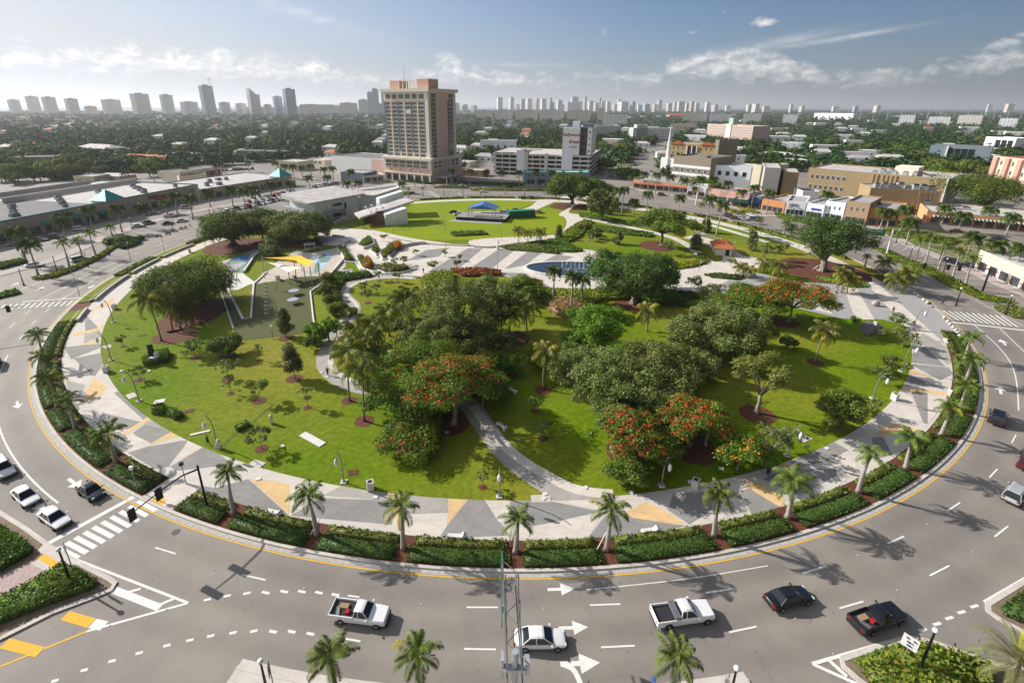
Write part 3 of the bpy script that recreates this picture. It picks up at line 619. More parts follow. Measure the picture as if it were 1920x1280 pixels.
for a,b in[((291,1026),(330,1038)),((454,1077),(498,1087)),((652,1116),(674,1119)),((875,1138),(934,1138)),((1106,1134),(1163,1132)),((1323,1111),(1371,1104)),((1506,1074),(1549,1061)),((1664,1019),(1695,1005)),((1574,1140),(1619,1127)),((1743,1079),(1780,1060)),((1865,1006),(1890,986)),((1127,1213),(1190,1210)),((1367,1185),(1419,1174)),((870,1216),(930,1217)),((637,1195),(676,1202)),((1777,957),(1800,942)),((1855,895),(1870,879)),((1897,830),(1905,815))]:
    seg(a,b,.17)
wl.strip(smoothline(GG([(1828,610),(1869,647),(1894,679),(1906,716),(1910,769)]),6),.17,.012);wl.strip(GG([(1875,616),(1930,668),(1960,720)]),.17,.012)
seg((1785,604),(1925,620),.6);seg((1690,545),(1730,560),.15)
for i in range(11):
    t=i/10;seg((1768+109*t,582+10*t),(1798+110*t,601+12*t),.38)
seg((1845,1128),(1925,1082),.25);seg((1523,1244),(1690,1196),.3);seg((1523,1244),(1625,1290),.3);seg((1553,1236),(1588,1268),.35)
seg((1860,575),(1890,568),.4);seg((1828,562),(1920,612),.15)
wl.strip(smoothline(GG([(1100,1105),(1180,1097),(1300,1083),(1440,1060)]),4),.10,.011)
# left approach
seg((40,566),(158,558),.5)
for i in range(15):
    t=i/14;seg((-12+160*t,572-9*t),(-24+160*t,582-9*t),.42)
seg((38,545),(78,527),.3);wl.strip(smoothline(GG([(70,563),(120,538),(165,515),(240,482)]),4),.16,.012);wl.strip(smoothline(GG([(118,560),(180,522),(240,490)]),4),.14,.012)
dashes(120.4,120,181,3,7);dashes(117,124,176,3,7);dashes(117.0,197,212,3,5);dashes(120.8,197,207,3,5)
dashes(117,332,400,3,8);dashes(121,350,400,3,8);dashes(116.8,44,118,3,8);dashes(121,44,118,3,8)
wl.strip(GG([(858,362),(866,366)]),.5,.012);  seg((1090,366),(1170,374),.14)
for x in(830,842):seg((x,350),(x+6,354),.3)
# parking bays of the right frontage and left frontage
for a,b in[((1637,453),(1640,462)),((1664,453),(1657,459)),((1685,455),(1674,462)),((1705,462),(1693,470)),((1734,474),(1727,480)),((1753,481),(1745,487)),((1786,500),(1800,507)),((1880,527),(1870,533)),((1915,533),(1897,540))]:seg(a,b,.15)
for a,b in[((100,505),(112,511)),((119,498),(130,504)),((75,513),(88,518)),((172,477),(182,482)),((300,455),(310,460))]:seg(a,b,.18)
def arrow(x,y,ang,s=1.0,turn=False):
    c=G(x,y);u=(cos(ang),sin(ang));n=(-u[1],u[0])
    def q(a,b):return(c[0]+u[0]*a*s+n[0]*b*s,c[1]+u[1]*a*s+n[1]*b*s)
    wl.poly([q(-1.7,-.22),(q(.1,-.22)),q(.1,.22),q(-1.7,.22)],.012);wl.poly([q(.1,-.9),q(2.0,0),q(.1,.9)],.012)
    if turn:
        pts=[q(-1.5,0),q(-.6,-.5),q(-.2,-1.6),q(-.1,-2.6)];wl.strip(smoothline(pts,4),.45,.0135);wl.poly([q(-1.0,-2.5),q(.8,-2.5),q(-.1,-4.2)],.0135)
def tang(x,y,s=1):
    r,a=pol(G(x,y));return radians(a+90*s)
arrow(1050,1104,tang(1050,1104),.75);arrow(1073,1176,tang(1073,1176),.75);arrow(1085,1243,tang(1085,1243),.95,True);arrow(139,905,tang(139,905),.9);arrow(33,758,tang(33,758),.8)
arrow(1881,642,tang(1881,642),.9);arrow(1876,732,tang(1876,732),.9);arrow(75,541,tang(110,520,-1),.8);arrow(125,537,tang(125,537),.8);arrow(172,537,tang(172,537),.8);arrow(72,946,tang(72,946),.8);arrow(28,533,tang(60,530,-1),.8)
struct('white_markings',wl,m_white,'white lane lines, arrows and crosswalk bars on the road','road marking')
struct('yellow_markings',yl,m_yel,'yellow gore bars and edge line in the near corner','road marking')
# manholes, drains, patches
mh=MB()
for x,y,r in[(330,997,.45),(285,966,.0),(776,1094,.0)]:
    if r:c=G(x,y);mh.poly([(c[0]+r*cos(i*pi/8),c[1]+r*sin(i*pi/8))for i in range(16)],.011)
struct('manhole_cover',mh,M('iron',(.07,.065,.06),rough=.6),'dark round manhole cover on the near lanes','manhole')
K=MB();K.ring(108.4,112.0,245.7,248.5,.150,st=.5);K.ring(111.2,112.0,246.5,247.5,.156,1,st=.5);struct('ramp',K,[m_lt,m_yel],'pale crossing ramp through the kerb bed at the left crosswalk','ramp')
rfm=MB()
for x,y in[(400,1068),(570,1103),(790,1132),(1020,1140),(1281,1198),(1491,1159),(1608,1041),(1682,1106),(1738,982),(1824,1034),(1532,1244),(1590,1277),(1562,1225),(277,1107),(335,1119),(206,1172),(80,1215),(312,1142),(100,940),(120,921)]:
    c=G(x,y);rfm.box((c[0],c[1],.03),(.13,.13,.03),.4)
tag(rfm.build('reflector_studs',m_conc),'tiny raised studs scattered between the lanes','road studs',kind='stuff')
# ------------------------------------------------------------------ palms
lf_royal=leafmat('royal_leaf',(0.138,0.194,0.029),var=.5,trans=.25);lf_roy2=leafmat('royal_leaf_dark',(0.090,0.136,0.026),var=.5,trans=.2)
lf_coco=leafmat('coconut_leaf',(0.163,0.186,0.024),var=.5,hue=.03);lf_yel=leafmat('yellow_leaf',(.36,.33,.03),var=.5,hue=.03)
m_tr=M('palm_trunk',(.36,.32,.28),var=.2,scale=3,streak=(1,1,6));m_trb=M('coconut_trunk',(.23,.19,.15),var=.3,scale=3,streak=(1,1,8));m_shaft=M('crownshaft',(.14,.20,.05),var=.2)
m_bark=M('bark',(.13,.105,.085),var=.35,scale=2,bump=.5);m_barkl=M('pale_bark',(.26,.22,.18),var=.3,scale=2,bump=.4)
def frond_pts(rng,az,e0,ln,droop,n=14):
    p=np.zeros(3);e=e0;pts=[p.copy()];st=ln/n
    for i in range(n):
        e-=droop*(i/n)*2/n
        p=p+st*np.array([cos(az)*cos(e),sin(az)*cos(e),sin(e)]);pts.append(p.copy())
    return np.array(pts)
def palm_crown(seed,n=15,ln=2.9,leaf=.62,droop=1.9,mats=None,yel=.0,pairs=34,e_lo=-.35,e_hi=1.42,hang=.4,wd=.04):
    """feather fronds: a curved midrib and two rows of narrow leaflets"""
    rng=np.random.default_rng(seed);V=[];mi=[];e=MB()
    for k in range(n):
        az=k*2.39996+rng.normal(0,.12);t=(k+.5)/n;e0=e_lo+(e_hi-e_lo)*t+rng.normal(0,.07)
        l_=ln*rng.uniform(.85,1.1)*(1-.25*t*t);fp=frond_pts(rng,az,e0,l_,droop*rng.uniform(.85,1.2))
        e.tube([tuple(q)for q in fp[::3]],[.045,.035,.025,.016,.008],4,2 if len(mats)>2 else 0,cap=False)
        col=1 if rng.uniform()<yel else 0
        side0=np.array([-sin(az),cos(az),0])
        m=len(fp)-1
        for j in range(pairs):
            f=.12+.88*j/(pairs-1);x=f*m;i0=min(int(x),m-1);q=fp[i0]+(fp[i0+1]-fp[i0])*(x-i0);tg=fp[i0+1]-fp[i0];tg=tg/np.linalg.norm(tg)
            ll=leaf*(sin(pi*min(1,f*.86+.12))**.7)*rng.uniform(.85,1.15)
            for s_ in(-1,1):
                d=side0*s_*.8+tg*.55;d[2]-=hang*rng.uniform(.3,1.4);d/=np.linalg.norm(d);w_=tg*wd
                mid=q+d*ll*.55;tip=q+d*ll;tip[2]-=ll*.22
                V+=[q-w_*.5,mid-w_*1.1,tip,mid+w_*1.1];mi.append(col)
    return arrmesh('crown',np.array(V),mats,mi,extra=e)
def trunk_mesh(kind,h=1.0,lean=0.0,seed=0):
    m=MB();r_=random.Random(seed);k=9;pts=[];rad=[]
    for i in range(k+1):
        t=i/k;z=t*h
        pts.append((lean*h*(t**1.6),.02*h*sin(t*4+seed),z))
        if kind=='royal':rad.append(.30*(1-.55*min(1,t*1.5))+.05*sin(pi*min(1,t*1.1))+(.10 if i==0 else 0))
        else:rad.append(.17*(1-.35*t)+(.10 if i==0 else 0))
    m.tube(pts,rad,9,0);return m,pts
RC=[palm_crown(s_,n=15,mats=[lf_royal,lf_yel,m_shaft],yel=.04,ln=2.75,leaf=.66)for s_ in(1,2,3,21,22)]          # low palms of the ring
RT=[palm_crown(s_,n=17,mats=[lf_roy2,lf_yel,m_shaft],yel=.03,ln=3.1,leaf=.95,droop=2.3,pairs=26,wd=.075,hang=.7)for s_ in(4,5,6)]  # tall ones further off
CC=[palm_crown(s_,n=19,mats=[lf_coco,lf_yel,m_trb],yel=.16,ln=3.9,leaf=.95,droop=2.2,pairs=34,e_lo=-.7,hang=.95,wd=.05)for s_ in(7,8)]
CYP=[palm_crown(s_,n=17,mats=[lf_coco,lf_yel,m_trb],yel=.55,ln=3.6,leaf=.9,droop=2.1,pairs=34,e_lo=-.75,hang=1.0,wd=.055)for s_ in(9,10)]
DC=[palm_crown(12,n=30,mats=[leafmat('date_leaf',(0.163,0.178,0.046),var=.4),lf_yel,m_trb],yel=.04,ln=4.2,leaf=.5,droop=1.5,pairs=40,e_lo=-.5,hang=.1,wd=.03)]
SH=MB().tube([(0,0,-1.05),(0,0,-.7),(0,0,0),(0,0,.35)],[.13,.17,.12,.05],8).mesh('crownshaft',m_shaft,True)
TRK={}
PALMS=[]
def palm(kind,bx,by,cx_,cy_,label,s=1.0,group=None,B=None,name=None,h=None):
    """kind of palm standing at a ground point, its crown's centre seen at (cx_, cy_)"""
    B=B or G(bx,by);h=h or hgt(B,cx_,cy_);h=max(2.0,min(h,22));i=len(PALMS)
    s*=1.32 if kind=='tall' else 1.28 if kind in('coconut','yellow')else 1.0
    crowns={'low':RC,'tall':RT,'coconut':CC,'yellow':CYP,'date':DC}[kind]
    nm=name or{'low':'royal_palm','tall':'royal_palm','coconut':'coconut_palm','yellow':'coconut_palm','date':'date_palm'}[kind]
    z=.13 if pol(B)[0]<112 else .1
    rs=random.Random(i*7+1)
    r=root(nm,(B[0],B[1],z),rs.uniform(0,6.28),label,'palm',group)
    royal=kind in('low','tall');key=(royal,round(h))
    if key not in TRK:
        m,pts=trunk_mesh('royal' if royal else 'coco',1.0*key[1],0 if royal else .07,i);TRK[key]=(m.mesh('trunk',m_tr if royal else m_trb,True),pts[-1])
    me,tip=TRK[key];k=h/key[1]
    inst('trunk',me,r,sca=(1,1,k));top=(tip[0],tip[1],tip[2]*k)
    if royal:inst('crownshaft',SH,r,(0,0,h+.35),sca=(1.1,1.1,1.0));top=(tip[0],tip[1],h+.45)
    inst('crown',crowns[i%len(crowns)],r,top,(rs.uniform(-.08,.08),rs.uniform(-.08,.08),rs.uniform(0,6.28)),(s,s,s*rs.uniform(.92,1.08)))
    PALMS.append(r);return r
# palms in the kerb bed, from the left round the near side to the right
RING=[(85,680,72,632),(95,722,88,668),(108,765,100,712),(142,805,137,750),(219,867,212,812),(440,964,426,893),(595,1004,592,925),(757,1030,755,960),(967,1037,969,983),
        (1137,1032,1145,964),(1339,1005,1360,930),(1476,972,1492,910),(1609,924,1623,856),(1697,879,1708,830),(1764,816,1775,767),(1798,772,1809,727),(1812,716,1828,679),(1808,674,1822,638)]
ringP=[]
for i,(a,b,c,d)in enumerate(RING):
    B=G(a,b);r_,an=pol(B);ringP.append(an);B=P(min(max(r_,109.6),111.0),an)
    pr=palm('low',0,0,c,d,f'low royal palm in the kerb bed, {nth(i)} from the left along the near curve',s=[1.0,.92,1.08,.97,1.12,.9,1.03][i%7],B=B,h=max(3.6,min(5.4,hgt(B,c,d))));pr.rotation_euler[0]=[.0,.05,-.04,.03,-.06,.02][i%6];pr.rotation_euler[1]=[.03,-.05,.0,.06,-.02][i%5]
# hedges between them
lf_h1=leafmat('hedge_dark',(.068,.112,.024),var=.5,hue=.02);lf_h2=leafmat('hedge_olive',(0.155,0.178,0.037),var=.6,hue=.03);lf_h3=leafmat('hedge_yellow',(0.260,0.270,0.020),var=.4);lf_h4=leafmat('croton_leaf',(0.300,0.200,0.100),var=.6,hue=.05)
lf_h5=leafmat('shrub_green',(0.122,0.202,0.029),var=.5);lf_org=leafmat('orange_shrub',(0.550,0.240,0.030),var=.5,hue=.03);lf_red=leafmat('red_shrub',(0.220,0.070,0.040),var=.5)
def sector(r0,r1,a0,a1,n=8):
    return[P(r1,a0+(a1-a0)*i/n)for i in range(n+1)]+[P(r0,a1-(a1-a0)*i/n)for i in range(n+1)]
brk=[206.5]+ringP+[331.0];brk.sort();gap=degrees(.75/110)
nH=0
for a0,a1 in zip(brk[:-1],brk[1:]):
    a0+=gap;a1-=gap
    spans=[(a0,a1)]
    if a0<247.5<a1 or(a0<246 and a1>249):spans=[(a0,245.6),(248.6,a1)]
    for b0,b1 in spans:
        if b1-b0<1.2:continue
        where=f'{nth(nH)} from the left in the kerb bed'
        hedge(sector(110.05,111.85,b0,b1),.36+.12*((nH*7)%5)/4,lf_h1,f'clipped dark green hedge block, {where}',group='clipped hedges of the kerb bed',dens=44,leaf=.105,mats2=lf_h5,share=.12,rough=.07)
        hedge(sector(108.75,109.75,b0+.15,b1-.15),.42,lf_h2,f'loose olive shrub row beside the walk, {where}',name='shrub',cat='shrubs',group='shrub rows of the kerb bed',dens=16,leaf=.17,mats2=lf_h1,share=.45,rough=.35);nH+=1
# the walled grass beds on the left and the strips further round
for(a0,a1,l_)in((203.5,207.6,'walled grass bed beside the left promenade'),(190,200.5,'walled grass bed near the left crosswalk'),(181.5,189,'walled grass bed below the left lamp posts'),(172.5,180.5,'hedged bed by the left road under the dark trees')):
    r=root('raised_bed',(0,0,0),0,l_,'raised bed');m=MB();m.ringbox(107.9,108.35,a0,a1,.1,.85,st=1);m.ringbox(109.3,109.5,a0+.4,a1,.1,.55,st=1);m.build('bed_wall',m_conc,r)
    m=MB();m.ring(108.35,109.3,a0,a1,.6,st=1);m.ring(109.5,111.9,a0,a1,.3,st=1);m.build('grass',m_lawn,r)
for(a0,a1,n_)in((186,190,0),(181,185.5,1),(160,172,2),(150,159,3),(140,149,4)):
    hedge(sector(109.6,111.9,a0,a1),.7,lf_h2,f'low green hedge beside the left road, {nth(n_)} from the near end',mats2=lf_h5,dens=8,leaf=.3)
k_=0
for a0,a1 in((100,112),(86,99),(70,85),(60,69),(49,58),(40,47),(30,38),(22,28),(10,20),(0,8)):
    hedge(sector(109.8,111.6,a0,a1),.6,lf_h2,f'low hedge strip along the far kerb, {nth(k_)} from the left',mats2=lf_h1,dens=4,leaf=.45);k_+=1
# street palms beyond the near edge of the picture
for x,y,cx_,cy_,l_ in[(634,1330,626,1236,'bushy palm at the near edge, left one of the close pair'),(790,1330,787,1232,'bushy palm at the near edge, right one of the close pair'),(1252,1330,1263,1236,'single palm with yellowish lower fronds at the near edge')]:
    palm('low',x,y,cx_,cy_,l_,s=.92,h=hgt(G(x,y),cx_,cy_))
palm('date',1880,1330,1900,1235,'big spiky date palm with an orange flower stalk in the near corner',s=.95)
PL_=[
 ('coconut',303,640,273,562,'leaning coconut palm, leftmost of the mulch bed cluster'),('coconut',325,622,300,555,'coconut palm in the left mulch bed, second of its cluster'),('coconut',338,617,318,572,'short coconut palm in the left mulch bed, third of its cluster'),('coconut',350,612,345,580,'coconut palm at the end of the left mulch bed cluster'),
 ('coconut',655,752,648,668,'coconut palm in a round mulch ring beside the winding path'),('coconut',683,790,678,690,'tall dark coconut palm in mulch ring, nearest on the left lawn'),
 ('coconut',672,655,675,616,'coconut palm above the path bend'),('coconut',703,648,703,610,'coconut palm right of the one above the path bend'),('coconut',730,630,730,588,'palm in the grove beside the round lawn, leftmost'),('coconut',757,620,751,560,'palm in the grove beside the round lawn, second'),('coconut',774,618,782,552,'tallest palm of the grove beside the round lawn'),('coconut',742,608,742,580,'small palm tucked inside the grove by the round lawn'),
 ('yellow',1018,730,1018,660,'yellow coconut palm alone in its mulch ring on the central lawn'),('yellow',1527,680,1541,618,'yellow coconut palm alone on the right lawn'),('yellow',1213,622,1219,582,'yellow green coconut palm by the big mulch bed'),
 ('yellow',956,645,968,590,'yellow tipped palm in the dark mulch oval, middle one'),('coconut',986,642,1005,578,'palm in the dark mulch oval, right one'),('coconut',938,640,935,565,'palm in the dark mulch oval, left one'),
 ('tall',1037,560,1038,512,'thin palm with few fronds by the fountain'),('tall',1071,580,1070,522,'royal palm rising from the pink crotons'),('tall',1090,565,1090,528,'royal palm right of the pink crotons'),
 ('yellow',1568,550,1580,512,'yellow coconut palm in the round plaza bed, left'),('yellow',1587,551,1602,526,'shorter yellow palm in the round plaza bed, right'),('yellow',1577,549,1589,520,'yellow palm in the round plaza bed, middle'),
 ('coconut',1676,547,1668,519,'green coconut palm by the bollards, left of three'),('yellow',1689,549,1702,511,'yellow coconut palm by the bollards, middle of three'),('yellow',1691,551,1717,521,'yellow coconut palm by the bollards, right of three'),
 ('coconut',1655,512,1661,492,'small dark palm beside the right road'),('low',1620,505,1622,484,'small green palm behind the great tree'),
 ('yellow',1385,516,1388,500,'bushy yellow palm left of the orange flowering tree'),('yellow',1402,522,1405,506,'bushy yellow green palm above the flower bed'),('coconut',1430,512,1432,496,'bushy green palm left of the big mulch disc'),('coconut',1457,520,1460,500,'green palm at the edge of the big mulch disc'),
 ('yellow',972,454,977,432,'bushy palm beside the oval lawn, left of three'),('yellow',990,456,993,436,'bushy palm beside the oval lawn, middle of three'),('coconut',1012,458,1015,436,'bushy palm beside the oval lawn, right of three')]
for k,a,b,c,d,l_ in PL_:
    Bp=G(a,b);palm(k,a,b,c,d,l_,s={'coconut':.95,'yellow':.85,'tall':.8,'low':.8}[k]*(1 if Bp[1]<130 else .85))
def prow(kind,items,fmt,s=1.0,hmin=4,group=None):
    items=sorted(items,key=lambda q:q[2])
    for i,(a,b,c,d)in enumerate(items):
        B=G(a,b);palm(kind,a,b,c,d,fmt.format(nth(i)),s=s,group=group,h=max(hmin,min(hgt(B,c,d),17)))
prow('tall',[(1158,399,1160,360),(1166,401,1168,358),(1187,402,1191,382),(1212,397,1215,366),(1271,403,1273,373),(1322,437,1330,376),(1344,444,1353,386)],'tall royal palm on the far right lawn of the park, {} from the left')
prow('low',[(1313,401,1314,386),(1390,418,1393,401),(1422,429,1425,413),(1469,441,1474,420)],'young palm in the kerb strip of the right road, {} from the left',s=.9,hmin=3)
prow('tall',[(1205,354,1207,328),(1228,362,1230,330),(1253,367,1256,334),(1279,366,1281,340),(1309,372,1309,337),(1333,370,1334,338),(1360,376,1361,346),(1408,391,1413,354),(1436,402,1444,364),(1386,388,1390,362),(1542,400,1546,366)],'tall street palm before the right hand shops, {} from the left')
prow('tall',[(1631,410,1637,386),(1649,431,1654,400),(1662,431,1670,402),(1690,429,1697,395),(1697,459,1710,420),(1765,421,1770,393),(1796,436,1809,408),(1847,425,1858,397),(1886,440,1907,412),(1809,492,1824,448),(1851,507,1867,462),(1896,524,1914,470)],'stout royal palm by the orange shops, {} from the left',s=1.12)
prow('low',[(1732,498,1749,449),(1759,509,1776,463),(1785,522,1802,476),(1809,535,1828,489),(1715,490,1728,452)],'thin palm in the right median hedge, {} from the left',s=1.05)
prow('tall',[(72,517,55,461),(49,492,59,434),(124,449,115,417),(176,435,164,396),(229,435,217,393),(273,427,266,392),(334,403,326,369),(362,412,353,375),(314,401,310,383),(395,389,393,362),(437,387,431,357),(460,392,454,360),(473,376,470,355),(483,394,482,364),(510,374,508,348),(548,377,546,346)],'royal palm lining the long left shops, {} from the left',s=1.08)
prow('low',[(131,502,120,457),(154,482,145,454),(180,481,170,439),(212,447,205,433)],'thin palm in the left median hedge, {} from the left',s=1.05)
prow('tall',[(519,332,518,307),(536,335,535,313),(553,345,550,314),(568,336,567,316),(584,332,583,313),(609,340,607,319),(626,345,624,318),(582,363,579,335),(616,361,614,334),(660,353,658,324),(651,360,651,345),(673,358,670,344),(544,366,544,345)],'palm in the far left car park, {} from the left',s=.95)
prow('tall',[(409,334,408,312),(350,335,351,315),(290,341,287,319),(238,345,236,324),(420,318,421,300),(394,322,393,303),(467,322,468,305),(20,332,20,312),(62,330,60,310)],'palm among the houses behind the long left shops, {} from the left',s=.9)
prow('tall',[(846,347,846,322),(882,348,882,323),(912,346,910,325),(942,350,941,326),(973,350,974,326),(1004,348,1004,322),(1035,346,1035,325),(755,362,755,346)],'palm in the row below the parking garage, {} from the left',s=.95)
prow('low',[(793,368,791,355),(832,367,832,351),(868,366,868,351),(900,366,900,352),(947,365,947,350),(983,366,983,351),(766,370,766,356),(728,352,728,341),(715,350,714,339),(700,351,699,341),(748,350,748,339),(778,350,778,339),(795,348,795,338)],'small kerb palm on the far side of the ring road, {} from the left',s=.6,hmin=2.6)
prow('low',[(1165,318,1166,307),(1206,300,1206,288),(1213,298,1214,287),(1226,312,1226,299),(1180,346,1180,334),(1192,348,1192,336)],'bushy palm along the avenue beside the steeple, {} from the left',s=.9,hmin=3)
# ------------------------------------------------------------------ trees
LM=dict(
    dense=leafmat('ficus_leaf',(0.098,0.155,0.024),var=.6,trans=.2,patch=.25),dense2=leafmat('ficus_light',(0.187,0.225,0.029),var=.6,trans=.25),
    oak=leafmat('oak_leaf',(.125,.168,.040),var=.6,trans=.2,patch=.3),oak2=leafmat('oak_tip',(.250,.262,.075),var=.6,trans=.2),
    flame=leafmat('poinciana_leaf',(0.138,0.217,0.024),var=.6,trans=.3,patch=.3),fred=leafmat('red_flower',(0.660,0.075,0.030),var=.5,trans=.25,hue=.02),forg=leafmat('orange_flower',(0.620,0.200,0.025),var=.5,trans=.25,hue=.02),
    small=leafmat('young_leaf',(0.138,0.194,0.037),var=.6,trans=.3),small2=leafmat('young_tip',(0.252,0.271,0.072),var=.6,trans=.3),grey=leafmat('grey_leaf',(0.203,0.225,0.099),var=.6,trans=.25),
    bright=leafmat('bright_leaf',(0.155,0.287,0.020),var=.5,trans=.3),kap=leafmat('kapok_leaf',(0.081,0.147,0.034),var=.6,trans=.2),far=leafmat('far_leaf',(.033,.080,.022),var=.5,trans=.1),far2=leafmat('far_leaf_light',(.068,.120,.026),var=.5,trans=.1))
KIND={  # leaf materials (and their shares), crown depth, clumps, clump size, squash, fill, bark
    'dense':(['dense','dense2'],[.8,.2],.78,34,.30,.80,.9,m_bark),'oak':(['oak','oak2'],[.7,.3],.90,95,.165,.80,.95,m_bark),'flame':(['flame','fred'],[.86,.14],.50,34,.26,.38,.55,m_barkl),'flameo':(['flame','forg'],[.90,.10],.52,34,.26,.42,.55,m_barkl),
    'small':(['small','small2'],[.6,.4],.62,16,.27,.75,.55,m_barkl),'cone':(['oak','grey'],[.6,.4],.82,22,.34,1.0,1.0,m_barkl),'flat':(['dense','dense2'],[.6,.4],.48,34,.22,.45,.7,m_bark),
    'airy':(['dense2','small2'],[.6,.4],.60,22,.26,.75,.7,m_barkl),'grey':(['grey','small'],[.65,.35],.70,22,.22,.75,.5,m_barkl),'bright':(['bright','flame'],[.7,.3],.88,34,.26,.8,.9,m_bark),'kapok':(['kap','dense'],[.75,.25],.72,46,.21,.85,.75,m_barkl),
    'weep':(['kap','dense'],[.6,.4],.90,44,.24,1.0,.9,m_barkl),'bush':(['small','dense2'],[.6,.4],.95,14,.36,.8,1.0,m_bark)}
def make_crown(kind,H,R,leaf,seed,cap=26000,flowers=None):
    mats,share,depth,nc,cr,sq,fill,bark=KIND[kind];rng=np.random.default_rng(seed);ch=H*depth;z0=H-ch;cz=z0+ch/2
    rc=cr*R;C_=[]
    flat=kind in('flame','flameo','flat');tries=0
    while len(C_)<nc and tries<nc*30:
        tries+=1
        d=rng.normal(size=3);d/=np.linalg.norm(d);rr=rng.uniform(.45,1.0)**.6
        x,y=d[0]*rr*(R-rc*.7),d[1]*rr*(R-rc*.7)
        lumpy=1+.24*sin(3*atan2(y,x)+seed)+.16*sin(5*atan2(y,x)+seed*2);x*=lumpy;y*=lumpy
        if flat:
            q=hypot(x,y)/R;z=z0+ch*(1-.75*q*q)*rng.uniform(.55,1.0)-rc*sq*.4
        elif kind=='cone':
            z=z0+ch*rng.uniform(0,1)**1.1;tt=(z-z0)/ch;k=(1.0-.8*tt)*min(1,.5+tt*3);x*=k;y*=k;z=min(z,H-rc*.8)
        elif kind=='weep':
            z=cz+d[2]*rr*(ch/2-rc*.8);z=max(z,z0+rc*.6)
        else:
            z=cz+d[2]*rr*(ch/2-rc*sq*.8)
            if d[2]<-.3 and rng.uniform()<.6:continue
        if any((x-a[0])**2+(y-a[1])**2+((z-a[2])*1.3)**2<(rc*.55)**2 for a in C_):continue
        C_.append((x,y,z))
    C_=np.array(C_);n=int(min(cap,max(160,len(C_)*4*pi*rc*rc*fill*.85/(1.1*leaf*leaf))));per=n//len(C_)
    Ps,Ds,Mi=[],[],[]
    for c in C_:
        rcl=rc*rng.uniform(.5,1.35);m=int(per*(rcl/rc)**2);d=rng.normal(size=(m,3));d/=np.linalg.norm(d,axis=1)[:,None]
        rad=rcl*rng.uniform(.25,1.0,m)**.45*(1+.34*np.sin(d[:,0]*9+c[0])*np.sin(d[:,1]*8+d[:,2]*7))
        p=c+d*rad[:,None]*np.array([1,1,sq]);Ps.append(p);Ds.append(d)
        tip=rng.uniform()<share[1]*1.6
        k=(rng.uniform(0,1,m)<(share[1]*1.7 if tip else share[1]*.5)).astype(int)
        if kind in('flame','flameo'):
            top_=(d[:,2]>.1)&(c[2]>z0+ch*.25);cl_=(np.sin(p[:,0]*2.1+seed)*np.sin(p[:,1]*2.3+c[2])>.45-(flowers if flowers is not None else .3));k=((rng.uniform(0,1,m)<.45)&top_&cl_&(rng.uniform()<(flowers or .3)*2.2)).astype(int)
        Mi.append(k)
    P_=np.concatenate(Ps);D_=np.concatenate(Ds);V=quads(P_,leaf,up=.5,outd=D_,rng=rng)
    return arrmesh('crown',V,[LM[q]for q in mats],np.concatenate(Mi)),C_,z0,bark
def make_trunk(H,R,z0,C_,bark,r0,seed,nb=9,multi=1):
    rs=random.Random(seed);m=MB();order=sorted(range(len(C_)),key=lambda i:rs.random())[:nb];zt=max(z0*.75,H*.16)
    m.tube([(0,0,-.1),(0,0,.15),(.03*R,0,zt*.6),(.02*R,.02*R,zt)],[r0*1.7,r0*1.15,r0*.9,r0*.8],9)
    for k in range(5):
        a=2*pi*k/5+rs.random();m.tube([(cos(a)*r0*2.3,sin(a)*r0*2.3,-.05),(cos(a)*r0*.8,sin(a)*r0*.8,r0*1.3)],[r0*.18,r0*.35],5)
    for i in order:
        c=C_[i];mid=(c[0]*.45+rs.uniform(-.06,.06)*R,c[1]*.45+rs.uniform(-.06,.06)*R,zt+(c[2]-zt)*.55)
        m.tube([(.02*R,.02*R,zt*.92),mid,tuple(c)],[r0*.55,r0*.33,r0*.12],6)
    return m.mesh('trunk',bark,True)
TREES=[];LIB={}
def tree(kind,bx,by,ytop,wpx,label,name=None,trunk=None,flowers=None,group=None,B=None,H=None,W=None,cat='tree',z=None,cap=26000,lib=False,leafk=1.0):
    B=B or G(bx,by);W=W or wpx*mpp(B)*(1.22 if kind in('oak','flame','flameo','bright','weep')else 1.12 if kind in('dense','kapok','flat','airy')else 1.08);R=W/2;H=H or max(1.2,hy((B[0],B[1]+R*.45),ytop));i=len(TREES)
    mp_=mpp(B);leaf=min(max(.15,mp_*1.55*leafk),.9)
    nm=name or{'dense':'ficus_tree','oak':'live_oak','flame':'poinciana_tree','flameo':'poinciana_tree','small':'young_tree','cone':'young_oak','flat':'rain_tree','airy':'broadleaf_tree','grey':'grey_leaved_tree','bright':'bright_green_tree','kapok':'kapok_tree','weep':'weeping_fig','bush':'bush'}[kind]
    zz=z if z is not None else(.13 if pol(B)[0]<112 else .0);rs=random.Random(i*5+3)
    r=root(nm,(B[0],B[1],zz),0,label,cat,group);s=(1,1,1)
    if lib:
        key=(kind,i%3)
        if key not in LIB:
            cm,C_,z0,bark=make_crown(kind,10,5,.42 if lib is True else lib,100+i,2600);LIB[key]=(cm,make_trunk(10,5,z0,C_,bark,.28,i,5))
        cm,tm=LIB[key];s=(R/5,R/5,H/10);r.rotation_euler=(0,0,rs.uniform(0,6.28))
    else:
        cm,C_,z0,bark=make_crown(kind,H,R,leaf,i*3+5,cap,flowers);tm=make_trunk(H,R,z0,C_,bark,trunk or max(.06,.028*H*(1 if kind not in('small','cone','grey')else .5)),i,10 if R>3 else 5)
    inst('crown',cm,r,sca=s);inst('trunk',tm,r,sca=s);TREES.append(r);return r
T=tree
mulch(440,462,52,'dark mulch bed under the broad tree by the left road',ry=11);mulch(365,590,50,'mulch bed under the large left tree',ry=10);mulch(560,458,45,'mulch bed under the tree by the arts building',ry=6)
